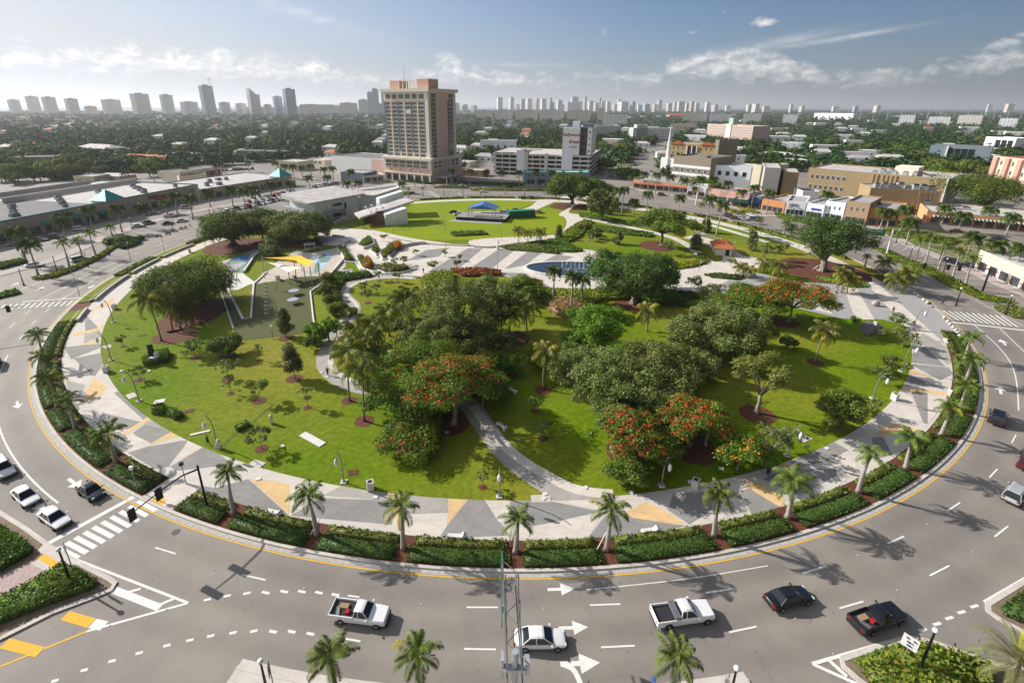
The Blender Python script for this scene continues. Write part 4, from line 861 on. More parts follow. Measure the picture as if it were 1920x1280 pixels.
mulch(328,632,40,'mulch bed around the leaning palms',ry=3.5);mulch(849,795,30,'round mulch bed under the red flowering tree',ry=3.0);mulch(768,838,30,'mulch bed under the low orange flowering tree',ry=1.7);mulch(775,762,30,'mulch bed under the orange flowering tree',ry=2)
mulch(962,635,30,'dark mulch oval under the three palms',ry=3.4);mulch(1183,572,32,'mulch bed at the foot of the weeping fig',ry=4);mulch(1420,778,32,'mulch bed under the lone broadleaf tree',ry=2.6);mulch(1300,842,42,'dark red mulch bed under the red and orange tree',ry=3.5);mulch(1172,850,35,'mulch bed under the nearest red tree',ry=3)
mulch(1470,606,28,'red mulch bed under the orange flowering tree by the plaza',ry=2.6);mulch(1540,508,76,'large red mulch disc around the great tree',ry=13);mulch(1232,462,32,'red mulch disc under the umbrella shaped tree',ry=7);mulch(1070,388,38,'red mulch slope under the dark trees at the top',ry=10)
mulch(655,752,14,'mulch ring around the palm by the winding path');mulch(683,790,18,'mulch ring around the tall dark palm');mulch(1018,732,16,'mulch ring around the yellow coconut palm');mulch(1527,680,15,'mulch ring around the right lawn coconut palm');mulch(537,634,14,'mulch ring on the edge of the play turf');mulch(552,711,15,'mulch ring around the grey young oak')
T('dense',437,462,392,108,'broad dark ficus in mulch bed between left road and blue play paving',trunk=.9);T('dense',492,448,392,85,'yellowish green tree right behind the broad dark ficus',leafk=1.1);T('oak',548,456,390,112,'grey green oak in front of the arts building');T('oak',590,448,402,60,'small oak touching the arts building corner')
T('dense',372,568,480,150,'large dense tree spreading over the left edge of the play area',trunk=.8,cap=34000);T('dense',312,560,500,85,'lower dense tree joined to the large one by the left palms');T('cone',508,482,448,46,'dark pointed tree beside the sail posts')
T('cone',537,632,573,40,'pointed grey green oak at the corner of the play turf');T('cone',552,710,641,46,'pointed grey oak staked on the left lawn')
sap=[(231,650,625,20,'small','sapling nearest the promenade on the left lawn'),(262,713,683,32,'small','sapling beside the clipped square hedge on the lawn'),(367,671,632,36,'grey','bushy sapling between palms and lawn saplings'),(428,668,627,54,'dense','rounded dense young tree below the play turf'),(427,712,668,40,'grey','pale forked sapling in the middle left lawn'),
       (433,738,700,24,'small','thin sapling below the pale forked one'),(487,752,705,46,'small','wide topped sapling on the left lawn'),(487,676,642,20,'small','dark topped sapling under the play turf'),(577,765,724,28,'small','slanting sapling above the white slab'),(491,842,795,44,'grey','feathery sapling beside the white pedestal'),
       (905,914,876,28,'small','tiny feathery sapling behind the nearest lamp'),(960,706,655,40,'bright','bright green sapling left of the yellow palm'),(1018,822,784,36,'small','shaded sapling beside the lower path'),(1003,770,742,28,'small','shaded sapling under the yellow palm'),
       (706,551,530,18,'small','sapling on the round lawn, nearest'),(712,527,508,18,'small','sapling by the bend of the winding path'),(680,550,528,20,'small','sapling on the round lawn beside the path'),(746,530,508,20,'small','sapling on the round lawn below the planter'),(690,568,540,24,'small','sapling on the round lawn, lowest')]
for x,y,t,w_,k,l_ in sap:mulch(x,y+.5,max(5,w_*.28),'little mulch ring of the '+l_);T(k,x,y,t,w_,l_,leafk=1.0)
for x,y,t,w_,k,l_ in[(720,454,438,16,'small','small plaza tree by the seat wall'),(757,497,478,22,'grey','airy plaza tree below the curved seat wall'),(780,480,467,14,'small','little tree on the stripes, left of its pair'),(834,482,468,15,'small','little tree on the stripes, right of its pair'),(812,509,486,26,'small','round plaza tree by the low concrete wall'),(856,504,486,20,'small','small plaza tree left of the pool'),
                           (863,489,477,10,'small','tiny plaza tree above the one by the pool'),(1048,448,421,24,'cone','pointed young oak beside the bushy palms'),(1158,458,432,24,'cone','pointed young oak on the small lawn'),(1250,478,450,28,'grey','grey young oak under the umbrella tree'),(1303,468,440,32,'cone','grey conical oak before the kiosk path'),(1322,436,410,24,'cone','dark conical oak behind the white sail'),
                           (1406,470,430,26,'cone','dark conical oak behind the kiosk'),(1408,485,456,24,'small','young tree right of the kiosk'),(1370,500,482,20,'small','small round tree in front of the kiosk'),(1430,494,455,30,'small','light green young tree on the right lawn'),(1452,488,456,26,'small','light green young tree nearer the road'),(1470,474,454,20,'small','smallest light green tree by the right walk'),(1425,440,425,14,'small','sapling beside the right walk'),(1385,430,415,12,'small','sapling near the yellow paving of the right walk'),
                           (1300,545,516,36,'grey','pale leaved tree on the plaza left of the flower bed'),(1325,560,530,38,'grey','pale leaved tree overlapping the dark oak'),(1352,556,530,30,'grey','thin pale tree above the dark oak'),(1262,540,522,22,'small','small white flowered tree behind the fig'),
                           (1686,612,586,40,'grey','thin feathery tree at the right end of the promenade'),(1690,652,614,56,'small','rounded tree on the right edge of the lawn'),(1672,704,660,52,'small','twisted small tree below the rounded one'),(1655,722,684,44,'small','small tree overlapping the twisted one'),(1615,778,735,62,'small','small tree by the right lamp base'),
                           (1572,806,728,70,'dense','dark rounded tree near the right promenade'),(1548,812,752,50,'small','slim tree left of the dark rounded one'),(1478,850,792,60,'grey','grey leaved tree beside the curved lamp'),(1440,862,795,66,'grey','pale grey leaved tree next to the orange flowers')]:
    T(k,x,y,t,w_,l_)
T('oak',862,652,515,150,'great olive oak in the middle, behind the palms',cap=34000);T('oak',838,690,580,120,'olive oak lying in front of the great one');T('oak',915,625,505,110,'olive oak right of the great one');T('oak',905,680,600,105,'low grey oak edge beside the dark mulch oval');T('flame',985,590,512,72,'dark tree with a few red flowers above the crotons',flowers=.06)
T('oak',1140,760,650,150,'wide olive oak right of the yellow palm',cap=34000);T('oak',1215,740,632,150,'tallest olive oak of the right group',cap=34000);T('oak',1180,800,700,130,'front olive oak with brown seed heads');T('oak',1330,668,558,130,'dark round oak on the right lawn',cap=34000);T('oak',1385,655,572,90,'smaller oak joined to the dark round one');T('oak',1290,655,585,70,'left shoulder oak of the dark round clump')
T('flame',852,796,655,158,'spreading poinciana with bright red flowers in the middle foreground',trunk=.35,flowers=.42,cap=22000);T('flameo',777,838,782,112,'low drooping poinciana with orange flower tips',flowers=.22);T('flameo',765,765,690,120,'open poinciana with orange flowers above the low one',flowers=.22);T('flameo',800,730,622,130,'yellow green poinciana behind the winding path',flowers=.14);T('flameo',715,700,648,90,'yellowish tree beside the path bend palms',flowers=.08);T('flame',905,760,690,90,'green tree joined to the red poinciana',flowers=.05)
T('bright',1120,652,562,92,'bright green tree between crotons and oaks');T('bright',1078,660,612,50,'low bright green tree by the dark mulch oval')
T('flame',1172,872,762,112,'poinciana with a round cap of red flowers, near the curved path',flowers=.45,trunk=.25);T('flame',1215,880,800,95,'dark green tree beneath the red cap tree',flowers=.0);T('flameo',1150,850,768,70,'green tree with a few orange flowers left of the red cap tree',flowers=.15);T('flame',1290,838,740,112,'poinciana with red flowers and orange edges over dark mulch',flowers=.5);T('flameo',1322,835,745,70,'orange flowered side of the poinciana over dark mulch',flowers=.4);T('flameo',1382,880,810,84,'low poinciana with bare twigs and orange flowers',flowers=.35)
T('airy',1418,775,648,84,'lone broadleaf tree with a slim trunk in mulch',cap=9000);T('flame',1478,604,520,112,'poinciana crowned with orange red flowers by the plaza',flowers=.55);T('flame',1408,598,530,105,'wide green poinciana left of the orange crowned one',flowers=.12)
T('kapok',1540,508,400,136,'great tree with a thick buttressed trunk in red mulch',trunk=1.0,cap=30000);T('weep',1185,570,462,118,'dark weeping fig with drooping branches',trunk=.55,cap=30000);T('weep',1140,545,455,74,'left part of the weeping fig clump by the pool');T('weep',1228,548,470,74,'right part of the weeping fig clump')
T('flat',1238,462,390,112,'umbrella shaped tree in a red mulch disc',trunk=.5);T('dense',1072,384,322,80,'dense dark tree at the top of the park, left of the path',trunk=.8);T('dense',1108,382,334,62,'dense dark tree right of the top path',trunk=.6);T('oak',1127,414,350,50,'tall grey oak by the top path');T('cone',1137,402,372,26,'slim oak behind the tall grey one')
for k,x,y,t,w_,l_,fl in[('flameo',735,770,712,80,'orange tipped poinciana left of the mulch ring pair',.2),('flameo',800,790,730,90,'poinciana filling the gap above the low one',.18),('flame',872,715,640,100,'green poinciana top behind the red flowers',.12),('oak',790,655,590,90,'grey green oak at the left end of the middle group',0),('bright',925,740,690,60,'bright green tree right of the red poinciana',0),('dense',700,735,705,46,'dark shrub by the lower path bend',0),
    ('oak',1090,715,650,110,'left shoulder of the wide olive oak group',0),('oak',1260,735,655,100,'right shoulder of the tallest olive oak',0),('oak',1235,790,712,100,'low oak before the right shoulder',0),('dense',1180,900,850,80,'dark low foliage under the round red cap',0),('dense',1255,850,795,60,'dark foliage between the two red poincianas',0),('bright',1160,690,640,70,'bright green tree above the wide oak',0),
    ('oak',975,560,520,60,'dark oak behind the croton mound',0),('small',885,560,520,50,'green tree at the top of the great oak',0),('grey',640,680,640,36,'pale young tree left of the path bend',0),('oak',1290,700,640,90,'oak joining the tall group to the round one',0),('flame',1350,610,560,90,'green spreading tree between plaza and dark oak',.05),('grey',1340,575,545,46,'pale tree above the dark oak',0),('bright',1010,690,650,40,'small bright tree behind the yellow palm',0),('dense',1475,655,628,30,'small dark shrub tree by the right lawn palm',0)]:
    T(k,x,y,t,w_,l_,flowers=fl)
for k,a,b,c,d,l_ in[('coconut',815,612,820,560,'palm beside the left edge of the great oak'),('coconut',905,640,905,590,'palm poking out in front of the great oak'),('coconut',690,690,695,640,'palm above the path bend beside the yellowish tree'),('yellow',712,668,716,622,'yellow green palm of the path bend group'),('coconut',660,690,664,640,'dark palm at the inner side of the path bend')]:palm(k,a,b,c,d,l_,s=.9)
# bushes along the play turf and round lawn
for x,y,t,w_,k,l_ in[(618,540,508,30,'bush','dense green bush at the top of the play hedge'),(612,560,528,34,'bush','dense green bush, second down the play hedge'),(622,578,548,34,'bush','dense green bush, third down the play hedge'),(632,592,566,34,'bush','dense green bush, fourth down the play hedge'),(652,592,575,30,'bush','dark bush beside the path bend'),
                           (590,640,600,28,'bright','light green columnar shrub, left of the row'),(603,650,604,26,'bright','light green columnar shrub, second of the row'),(617,640,590,28,'bright','light green columnar shrub, tallest of the row'),(585,655,628,26,'dense','dark shrub at the foot of the columnar row'),(632,632,596,24,'bright','light green columnar shrub, right of the row'),
                           (1118,448,425,20,'oak','grey shrub tree on the hedge by the small lawn'),(1105,452,430,18,'bush','dark shrub by the small lawn'),(1098,440,415,26,'bush','dark green shrub mound by the curved path')]:
    T(k,x,y,t,w_,l_,cat='shrub' if k in('bush',)else 'tree')
# hedges and beds inside the park
def HB(pts,h,mat,label,z=.13,sm=0,**k):
    gp=GG(pts);gp=smoothline(gp,sm,True)if sm else gp;return hedge(gp,h,mat,label,z=z,**k)
HB([(790,528),(815,518),(850,516),(850,545),(830,552),(795,548)],1.2,lf_h3,'mounded yellow green shrub bed beside the round lawn',dens=10,leaf=.3,mats2=lf_h5,share=.4,rough=.4)
HB([(1000,545),(1110,547),(1180,550),(1180,562),(1090,566),(1010,560)],.9,lf_h3,'yellow green hedge band below the fountain pool',dens=8,leaf=.3,mats2=lf_h5,share=.6)
HB([(1088,566),(1110,550),(1150,540),(1168,545),(1160,556),(1120,568),(1100,590),(1088,585)],1.0,lf_h3,'curved yellow variegated hedge left of the weeping fig',dens=10,leaf=.3,mats2=lf_h2,share=.4,sm=4)
HB([(1030,580),(1045,565),(1070,568),(1095,580),(1090,590),(1060,596),(1040,592)],1.0,lf_h4,'mound of pink and bronze crotons',name='croton_bed',cat='shrubs',dens=12,leaf=.28,mats2=leafmat('croton_pink',(0.500,0.300,0.170),var=.4),share=.5,sm=4,rough=.4)
HB([(1010,548),(1040,550),(1035,575),(1015,570)],1.0,lf_h5,'green shrub bed left of the crotons',dens=8,leaf=.3,rough=.4);HB([(1185,545),(1300,552),(1320,570),(1290,578),(1200,570)],.9,lf_h1,'dark hedge rows behind the big mulch bed',dens=8,leaf=.3)
HB([(940,466),(985,458),(1030,452),(1048,462),(1050,478),(1010,474),(955,470)],.7,lf_h2,'dark low shrub bed between plaza and bushy palms',dens=6,leaf=.35,mats2=lf_h1);HB([(1022,456),(1048,450),(1075,465),(1092,472),(1060,474),(1040,470)],.9,lf_h5,'bright green hedge curving by the small lawn',dens=6,leaf=.35,sm=4)
HB([(1050,445),(1072,428),(1090,418),(1110,418),(1098,436),(1075,452),(1058,455)],.9,lf_h3,'yellow green hedge beside the curving pale path',dens=6,leaf=.38,mats2=lf_h5,share=.6,sm=4);HB([(1112,424),(1170,432),(1225,440),(1220,446),(1160,440),(1110,432)],.8,lf_h5,'green hedge along the winding north path',dens=5,leaf=.38)
HB([(1262,497),(1300,492),(1330,482),(1328,492),(1300,502),(1262,507)],.6,lf_h3,'pale yellow flower border of the small lawn',dens=8,leaf=.35,mats2=lf_h2);HB([(1306,489),(1320,489),(1323,480),(1308,480)],1.0,lf_h5,'clipped square bush on the yellow border',dens=12,leaf=.3);HB([(1180,490),(1262,497),(1262,490),(1200,482)],.9,lf_h1,'dark clipped hedge between small lawn and fountain',dens=6,leaf=.35)
HB([(1320,517),(1350,515),(1395,520),(1385,526),(1335,522)],.6,lf_h1,'dark low hedge with pink flowers on the plaza',dens=8,leaf=.3);HB([(1085,400),(1135,408),(1175,416),(1150,418),(1088,408)],.5,lf_h5,'low green groundcover under the top oaks',dens=4,leaf=.4)
HB([(1530,522),(1590,540),(1630,540),(1625,533),(1560,520)],.4,lf_h5,'low green hedge along the plaza edge under the palms',dens=6,leaf=.3)
HB([(1613,612),(1630,606),(1650,612),(1660,626),(1650,632),(1640,622),(1630,632),(1618,626)],.5,leafmat('silver_leaf',(0.220,0.220,0.220),var=.5),'ring of silvery and pink flowers on the round green mound',dens=16,leaf=.16,sm=3,mats2=leafmat('pink_leaf',(.45,.25,.24),var=.5),share=.4)
m=MB();m.poly(smoothline(GG([(1590,600),(1640,598),(1662,610),(1665,628),(1640,640),(1600,625)]),4,True),.156);struct('round_lawn',m,m_lawn,'small round lawn mound at the plaza corner','lawn',cut=True)
for p_,c1,l_ in[([(674,462),(690,449),(696,450),(699,460),(684,466)],lf_h5,'green and yellow bushes in the pointed planter'),([(697,473),(705,467),(711,470),(710,476),(705,478)],lf_h5,'green cover in the small wedge planter'),([(716,477),(737,460),(752,459),(740,470),(727,485),(720,487)],lf_h2,'grey green bushes in the long planter'),
                   ([(636,467),(641,467),(652,480),(664,492),(648,490),(643,478)],lf_h5,'green bushes of the zigzag planter'),([(671,486),(682,486),(688,500),(680,503)],lf_h5,'dark green cover beside the orange shrubs'),([(706,507),(724,500),(768,506),(755,512),(724,513)],lf_h2,'mottled bushes of the long low planter')]:
    HB(p_,.8,c1,l_,name='bush',cat='shrubs',dens=14,leaf=.26,mats2=lf_h3,share=.2,z=.5,rough=.4)
HB([(680,497),(692,492),(700,500),(694,508),(684,506)],1.3,lf_org,'orange yellow shrubs by the plaza ramp',name='bush',cat='shrubs',dens=20,leaf=.25,z=.3,rough=.4,mats2=lf_h3,share=.4);HB([(738,466),(750,461),(752,467),(742,472)],1.3,lf_org,'orange yellow shrubs by the curved seat wall',name='bush',cat='shrubs',dens=20,leaf=.25,z=.4,rough=.4)
HB([(845,509),(900,507),(940,512),(935,518),(870,520)],1.0,lf_red,'reddish brown shrub strip below the plaza',name='bush',cat='shrubs',dens=10,leaf=.3,mats2=lf_org,share=.2);HB([(625,512),(660,516),(690,514),(700,520),(650,528),(628,530)],.8,lf_h1,'dark green hedge above the path bend',dens=8,leaf=.3)
HB([(622,522),(645,530),(636,548),(640,566),(655,580),(640,590),(618,560),(612,535)],.7,lf_h5,'green ground shrubs between turf and winding path',dens=8,leaf=.3,mats2=lf_red,share=.15);HB([(845,438),(905,436),(915,441),(850,444)],.8,lf_h2,'yellowish grass tufts along the oval lawn wall',dens=6,leaf=.4)
# clipped shapes on the left lawn
for p_,h_,l_ in[([(285,668),(318,662),(316,680),(272,690),(268,682)],1.2,'clipped hedge base around the black and white sculpture'),([(286,770),(305,763),(318,772),(305,780),(288,778)],.9,'small clipped hedge under the white sign board'),([(316,772),(335,775),(345,783),(330,790),(315,782)],.9,'small clipped hedge square beside the sign board'),([(442,806),(462,794),(470,800),(446,812)],.7,'low dark clipped hedge wedge near the groove'),([(1595,600),(1600,598),(1604,603),(1598,606)],.8,'tiny clipped shrub at the plaza corner')]:HB(p_,h_,lf_h5,l_,dens=26,leaf=.16,mats2=lf_h1,share=.3)
# outer beds
HB([(-20,990),(0,990),(40,1012),(62,1032),(58,1040),(0,1074),(-20,1082)],.8,lf_h5,'dense hedge above the paver walk in the near corner',dens=34,leaf=.14,mats2=lf_h1,share=.3);HB([(118,1064),(150,1074),(186,1096),(170,1108),(90,1136),(0,1172),(-20,1178),(-20,1140),(60,1098)],.8,lf_h5,'dense hedge below the paver walk in the near corner',dens=34,leaf=.14,mats2=lf_h1,share=.3)
HB([(1604,1244),(1690,1216),(1740,1214),(1850,1252),(1850,1330),(1690,1330),(1630,1282)],.7,leafmat('yellow_shrub',(0.210,0.220,0.030),var=.6),'yellow green shrubs filling the triangular island',name='shrub',cat='shrubs',dens=26,leaf=.19,mats2=lf_h5,share=.5,rough=.4);HB([(1874,1144),(1925,1112),(2005,1070),(2005,1212),(1920,1172),(1884,1156)],.7,lf_h1,'dark clipped hedge on the far right island nose',dens=30,leaf=.14)
HB([P(129.3,a)for a in range(256,286,3)]+[P(127.4,a)for a in range(285,255,-3)],.5,lf_red,'low reddish bed under the nearest palms',dens=20,leaf=.15,mats2=lf_h5,share=.5)
HB([(60,523),(90,517),(130,504),(180,482),(212,462),(222,462),(190,484),(140,508),(100,522),(70,526)],.5,lf_h3,'yellow green median hedge beside the left road',dens=8,leaf=.3,mats2=lf_h5,share=.6);HB([(210,455),(228,446),(262,450),(262,458),(232,468),(215,464)],1.0,lf_h1,'dark shrub clump at the end of the left median',dens=8,leaf=.3);T('dense',222,455,443,36,'round dark bush on the left median end',name='bush');T('dense',250,452,444,28,'small round bush next to the median end',name='bush')
HB([(-30,560),(0,552),(30,544),(40,551),(0,560),(-30,568)],.5,lf_h5,'low hedge on the small left refuge',dens=10,leaf=.3);HB([(0,496),(40,488),(52,492),(0,506)],.8,lf_h5,'hedge strip left of the street palms',dens=8,leaf=.3)
HB([(1640,467),(1665,470),(1700,487),(1750,505),(1800,530),(1850,556),(1900,566),(1890,572),(1845,565),(1780,538),(1740,516),(1690,496),(1660,480)],.5,lf_h5,'long green median hedge beside the right road',dens=8,leaf=.3,mats2=lf_h3,share=.35);HB([(1862,575),(1900,577),(1960,592),(1960,605),(1900,596),(1872,584)],.6,lf_h2,'green bed beyond the right crosswalk',dens=10,leaf=.3)
HB([(1452,400),(1520,412),(1545,424),(1500,418),(1460,410)],.5,lf_h5,'low planting by the shop corner on the right',dens=4,leaf=.4)
HB([(1655,432),(1690,440),(1760,445),(1800,452),(1780,462),(1720,450),(1670,446)],.8,lf_h5,'leafy groundcover in the verge by the green sign',dens=4,leaf=.4,mats2=lf_red,share=.2);HB([(1380,388),(1410,394),(1425,400),(1400,398)],.5,lf_h3,'yellow hedge corner before the orange shop',dens=6,leaf=.4)
HB([(1365,392),(1388,399),(1382,402),(1360,395)],.4,lf_h3,'small yellow strip on the right street',dens=6,leaf=.4);HB([(882,355),(920,354),(1040,357),(1040,359),(920,358),(884,358)],.5,lf_h3,'yellow and green median hedge on the far side of the ring',dens=4,leaf=.45,mats2=lf_h5,share=.6)
HB([(760,338),(812,344),(812,347),(758,341)],1.1,lf_h1,'clipped hedge along the foot of the pink tower',dens=4,leaf=.4);HB([(860,343),(985,347),(985,350),(860,346)],1.2,lf_h1,'long dark hedge before the parking garage',dens=4,leaf=.4);HB([(812,353),(830,349),(880,351),(876,354),(830,353)],.4,lf_h5,'green strip on the far island by the tower',dens=4,leaf=.45);HB([(750,362),(778,361),(770,365),(752,366)],.4,lf_h5,'green island nose behind the arts building',dens=4,leaf=.45)
# ------------------------------------------------------------------ buildings
m_cream=M('cream_wall',(.78,.71,.60),var=.05);m_pink=M('pink_wall',(.72,.52,.43),var=.05);m_salmon=M('salmon_wall',(.72,.42,.32),var=.05);m_blue=M('blue_panel',(.13,.19,.27),var=.08);m_glass=M('dark_glass',(.025,.03,.038),rough=.18,var=.4,scale=.3,spec=.5)
m_wht=M('white_wall',(.80,.80,.80),var=.05,scale=.3);m_whb=M('white_blue_wall',(.76,.79,.84),var=.05,scale=.3);m_tan=M('tan_wall',(.36,.27,.15),var=.06,scale=.3);m_taup=M('taupe_wall',(.26,.22,.165),var=.06);m_beige=M('beige_wall',(.50,.44,.33),var=.05,scale=.3)
m_roofg=M('roof_grey',(.36,.36,.37),var=.12,scale=.3);m_roofw=M('roof_pale',(.50,.47,.45),var=.2,scale=.3);m_roofd=M('roof_dark',(.17,.165,.165),var=.2,scale=.2);m_tile=M('roof_tile',(.50,.15,.06),var=.2,scale=2);m_orange=M('orange_wall',(.58,.27,.12),var=.06);m_ochre=M('ochre_wall',(.50,.34,.14),var=.08)
m_teal=M('teal_roof',(.02,.36,.33),rough=.5,var=.05);m_metal=M('grey_metal',(.30,.31,.32),rough=.5,var=.1);m_dark=M('black_paint_and_shade',(.012,.012,.013),rough=.45,var=.1);m_dbrown=M('brown_glass',(.06,.045,.04),rough=.25,var=.15);m_bluegrey=M('bluegrey_wall',(.22,.27,.31),var=.08);m_red=M('red_sign',(.36,.015,.02));m_gsign=M('green_sign',(.01,.16,.06),rough=.5);m_mint=M('mint_wall',(.33,.47,.34),var=.05);m_silver=M('galvanised',(.46,.48,.50),rough=.4,metal=.4,var=.1)
class Bd:
    """a building with its own frame: x along the front from A to B, y away from the viewer, z up"""
    def __init__(s,name,A,B,depth,ytop,label,H=None,cat='building',z=0.0,group=None):
        s.A=G(*A)if A[1]>150 else A;s.B=G(*B)if B[1]>150 else B;s.W=hypot(s.B[0]-s.A[0],s.B[1]-s.A[1]);s.ang=atan2(s.B[1]-s.A[1],s.B[0]-s.A[0]);s.D=depth
        s.H=H if H else hy(s.A,ytop);s.r=root(name,(*s.A,z),s.ang,label,cat,group)
    def w(s,x,y):
        return(s.A[0]+x*cos(s.ang)-y*sin(s.ang),s.A[1]+x*sin(s.ang)+y*cos(s.ang))
    def fx(s,px):
        lo,hi=0.0,s.W
        for _ in range(30):
            m=(lo+hi)/2;lo,hi=(m,hi)if proj(*s.w(m,0),4)[0]<px else(lo,m)
        return lo
    def part(s,name,mb,mats,parent=None):return mb.build(name,mats,parent or s.r,cut=False)
    def box(s,name,x0,x1,y0,y1,z0,z1,mat,parent=None):
        m=MB();m.box(((x0+x1)/2,(y0+y1)/2,(z0+z1)/2),(x1-x0,y1-y0,z1-z0));return s.part(name,m,mat,parent)
    def body(s,wall,roof,par=.8,x0=0,x1=None,y0=0,y1=None,z0=0,z1=None,name='wall',ptop=None):
        x1=s.W if x1 is None else x1;y1=s.D if y1 is None else y1;z1=s.H if z1 is None else z1
        m=MB();m.prism([(x0,y0),(x1,y0),(x1,y1),(x0,y1)],z0,z1-par,1,0,uvs=True);wl_=s.part(name,m,[wall,roof])
        if par>.05:
            t=.35;m=MB()
            for a,b,c,d in((x0,x1,y0,y0+t),(x0,x1,y1-t,y1),(x0,x0+t,y0+t,y1-t),(x1-t,x1,y0+t,y1-t)):m.box(((a+b)/2,(c+d)/2,z1-par/2),(b-a,d-c,par))
            s.part('parapet',m,ptop or wall)
        return wl_
    def wins(s,face,n,rows,a0,a1,z0,z1,fw=.65,fh=.55,me=None,parent=None,name='window'):
        """rows x n windows, each an object of its own, over the stretch a0..a1 of a face"""
        for j in range(rows):
            for i in range(n):
                u=a0+(a1-a0)*(i+.5)/n;v=z0+(z1-z0)*(j+.5)/rows;ww=(a1-a0)/n*fw;hh=(z1-z0)/rows*fh
                if face=='f':loc,rz=(u,-.03,v),0
                elif face=='l':loc,rz=(-.03,u,v),-pi/2
                else:loc,rz=(s.W+.03,u,v),pi/2
                inst(name,me or WIN,parent or s.r,loc,(0,0,rz),(ww,1,hh))
def winmesh(name,frame,glass,cols=2,fr=.06,rail=None):
    m=MB();m.box((0,.01,0),(1,.06,1),mi=1);t=fr
    m.box((0,-.04,.5-t/2),(1,.08,t),mi=0);m.box((0,-.04,-.5+t/2),(1,.10,t),mi=0)
    for k in range(cols+1):m.box((-.5+k/cols*(1-t)+t/2,-.04,0),(t if k in(0,cols)else t*.6,.06,1-2*t),mi=0)
    if rail:m.box((0,-.09,-.22),(1,.05,.06),mi=2);m.box((0,-.06,-.38),(1,.04,.2),mi=2)
    return m.mesh(name,[frame,glass]+([rail]if rail else[]))
WIN=winmesh('window',m_wht,m_glass);WIND=winmesh('window',m_dark,m_glass,3);WINT=winmesh('window',m_cream,m_glass,4,.05,M('rail',(.45,.40,.36)));WINC=winmesh('window',m_cream,m_glass,4,.05);GAP=winmesh('opening',m_dark,m_dark,1,.02);WINB=winmesh('window',m_wht,m_dbrown,2,.05);SHOP=winmesh('shop_window',m_metal,m_glass,5,.03)
ACU=MB().box((0,0,.5),(1.6,1.2,1.0)).box((0,0,1.08),(1.1,.9,.16),mi=1).mesh('roof_unit',[M('unit_grey',(.33,.33,.33),var=.2),m_dark])
def units(b,pts,z,s=1.0):
    for x,y in pts:inst('roof_unit',ACU,b.r,(x,y,z),(0,0,random.uniform(-.2,.2)),(s*random.uniform(.8,1.6),s*random.uniform(.8,1.4),s*random.uniform(.8,1.5)))
def text(b,s_,size,x,y,z,mat,rz=0,shear=0.0,parent=None,align='CENTER',ex=.06,bold=.0,name='lettering'):
    c=bpy.data.curves.new(name,'FONT');c.body=s_;c.size=size;c.extrude=ex;c.shear=shear;c.align_x=align;c.offset=bold;c.resolution_u=3;c.materials.append(mat)
    o=bpy.data.objects.new(name,c);COL.objects.link(o);o.parent=parent or(b.r if b else None);bpy.context.view_layer.update();me=bpy.data.meshes.new_from_object(o);bpy.data.objects.remove(o);return inst(name,me,parent or(b.r if b else None),(x,y,z),(pi/2,0,rz))
# --- the pink and cream tower
b=Bd('apartment_tower',(722,337),(808.5,345),34,0,'tall pink and cream apartment tower with blue strips and rooftop boxes',H=1)
Hp=hy(b.B,300);b.D=36
b.H=Hp;W=b.W
b.body(m_pink,m_roofg,.0,z1=5.6+3.2,name='podium_lower',x1=W,y0=1.2);b.box('canopy',-.6,W+.4,-.4,1.2,5.0,5.8,m_cream)
b.box('podium_wall',0,W,.6,b.D,8.8,Hp-.8,m_cream);b.box('podium_cornice',-1.2,W+1.2,-.6,b.D+.5,Hp-.8,Hp+.7,m_cream)
b.wins('f',6,2,1.0,W-2.2,8.9,Hp-1.2,.86,.84,WINC);b.wins('f',4,1,2,W-4,6.4,8.4,.12,.6,WIN);b.wins('f',6,1,1.5,W-2,.4,4.4,.8,.8,SHOP)
for i in range(7):b.box('column',i*(W-1.2)/6,i*(W-1.2)/6+1.1,-.3,.7,0,5.0,m_cream)
for k in range(2):b.wins('r',2,2,3+k*20,12+k*20,8.9,Hp-1.2,.8,.8,WINC)
b.box('pink_panel',W-.2,W+.15,13,22,8.8,Hp-.8,m_pink);b.box('entrance_canopy',W,W+9,4,26,3.6,4.2,m_roofg)
for i in range(4):b.box('column',W+8,W+8.5,5+i*6.6,5.5+i*6.6,0,3.6,m_cream)

x0=.8;x1=W-2.2;ty0,ty1=3.2,33.0;fx=(x0,x1);tz0=Hp+.7
Ht=hy(b.w(x1,ty0),172);Z0=tz0;nf=15;fh_=(Ht-5.2-Z0)/13.5
tw_=MB();tw_.prism([(x0,ty0),(x1,ty0),(x1,ty1),(x0,ty1)],Z0,Ht,0);b.part('tower_body',tw_,m_cream)
b.box('cornice',x0-1.4,x1+1.4,ty0-1.4,ty1+1.2,Ht,Ht+1.9,M('cornice',(.76,.69,.57),var=.04));b.box('pink_band',x0+.3,x1-2.2,ty0-.14,ty0,Ht-5.4,Ht-4.6,m_pink)
nb_=6;bwid=(x1-2.6-x0-.8)/nb_;wx0=x0+.8
cnt=0
for i in range(nb_):
    xa=wx0+i*bwid
    for j in range(14):
        z_=Z0+(Ht-5.6-Z0)*(j+.5)/14
        inst('window_bay',WINT,b.r,(xa+bwid/2,ty0-.05,z_),(0,0,0),(bwid*.78,1,(Ht-5.6-Z0)/14*.84));cnt+=1
    inst('top_window',WINC,b.r,(xa+bwid/2,ty0-.05,Ht-2.6),(0,0,0),(bwid*.82,1,3.0))
for i in(0,2,4,6):b.box('blue_strip',wx0+i*bwid-.42,wx0+i*bwid+.38,ty0-.45,ty0-.12,Z0+(3.5 if i else 0),Ht-5.5,m_blue)
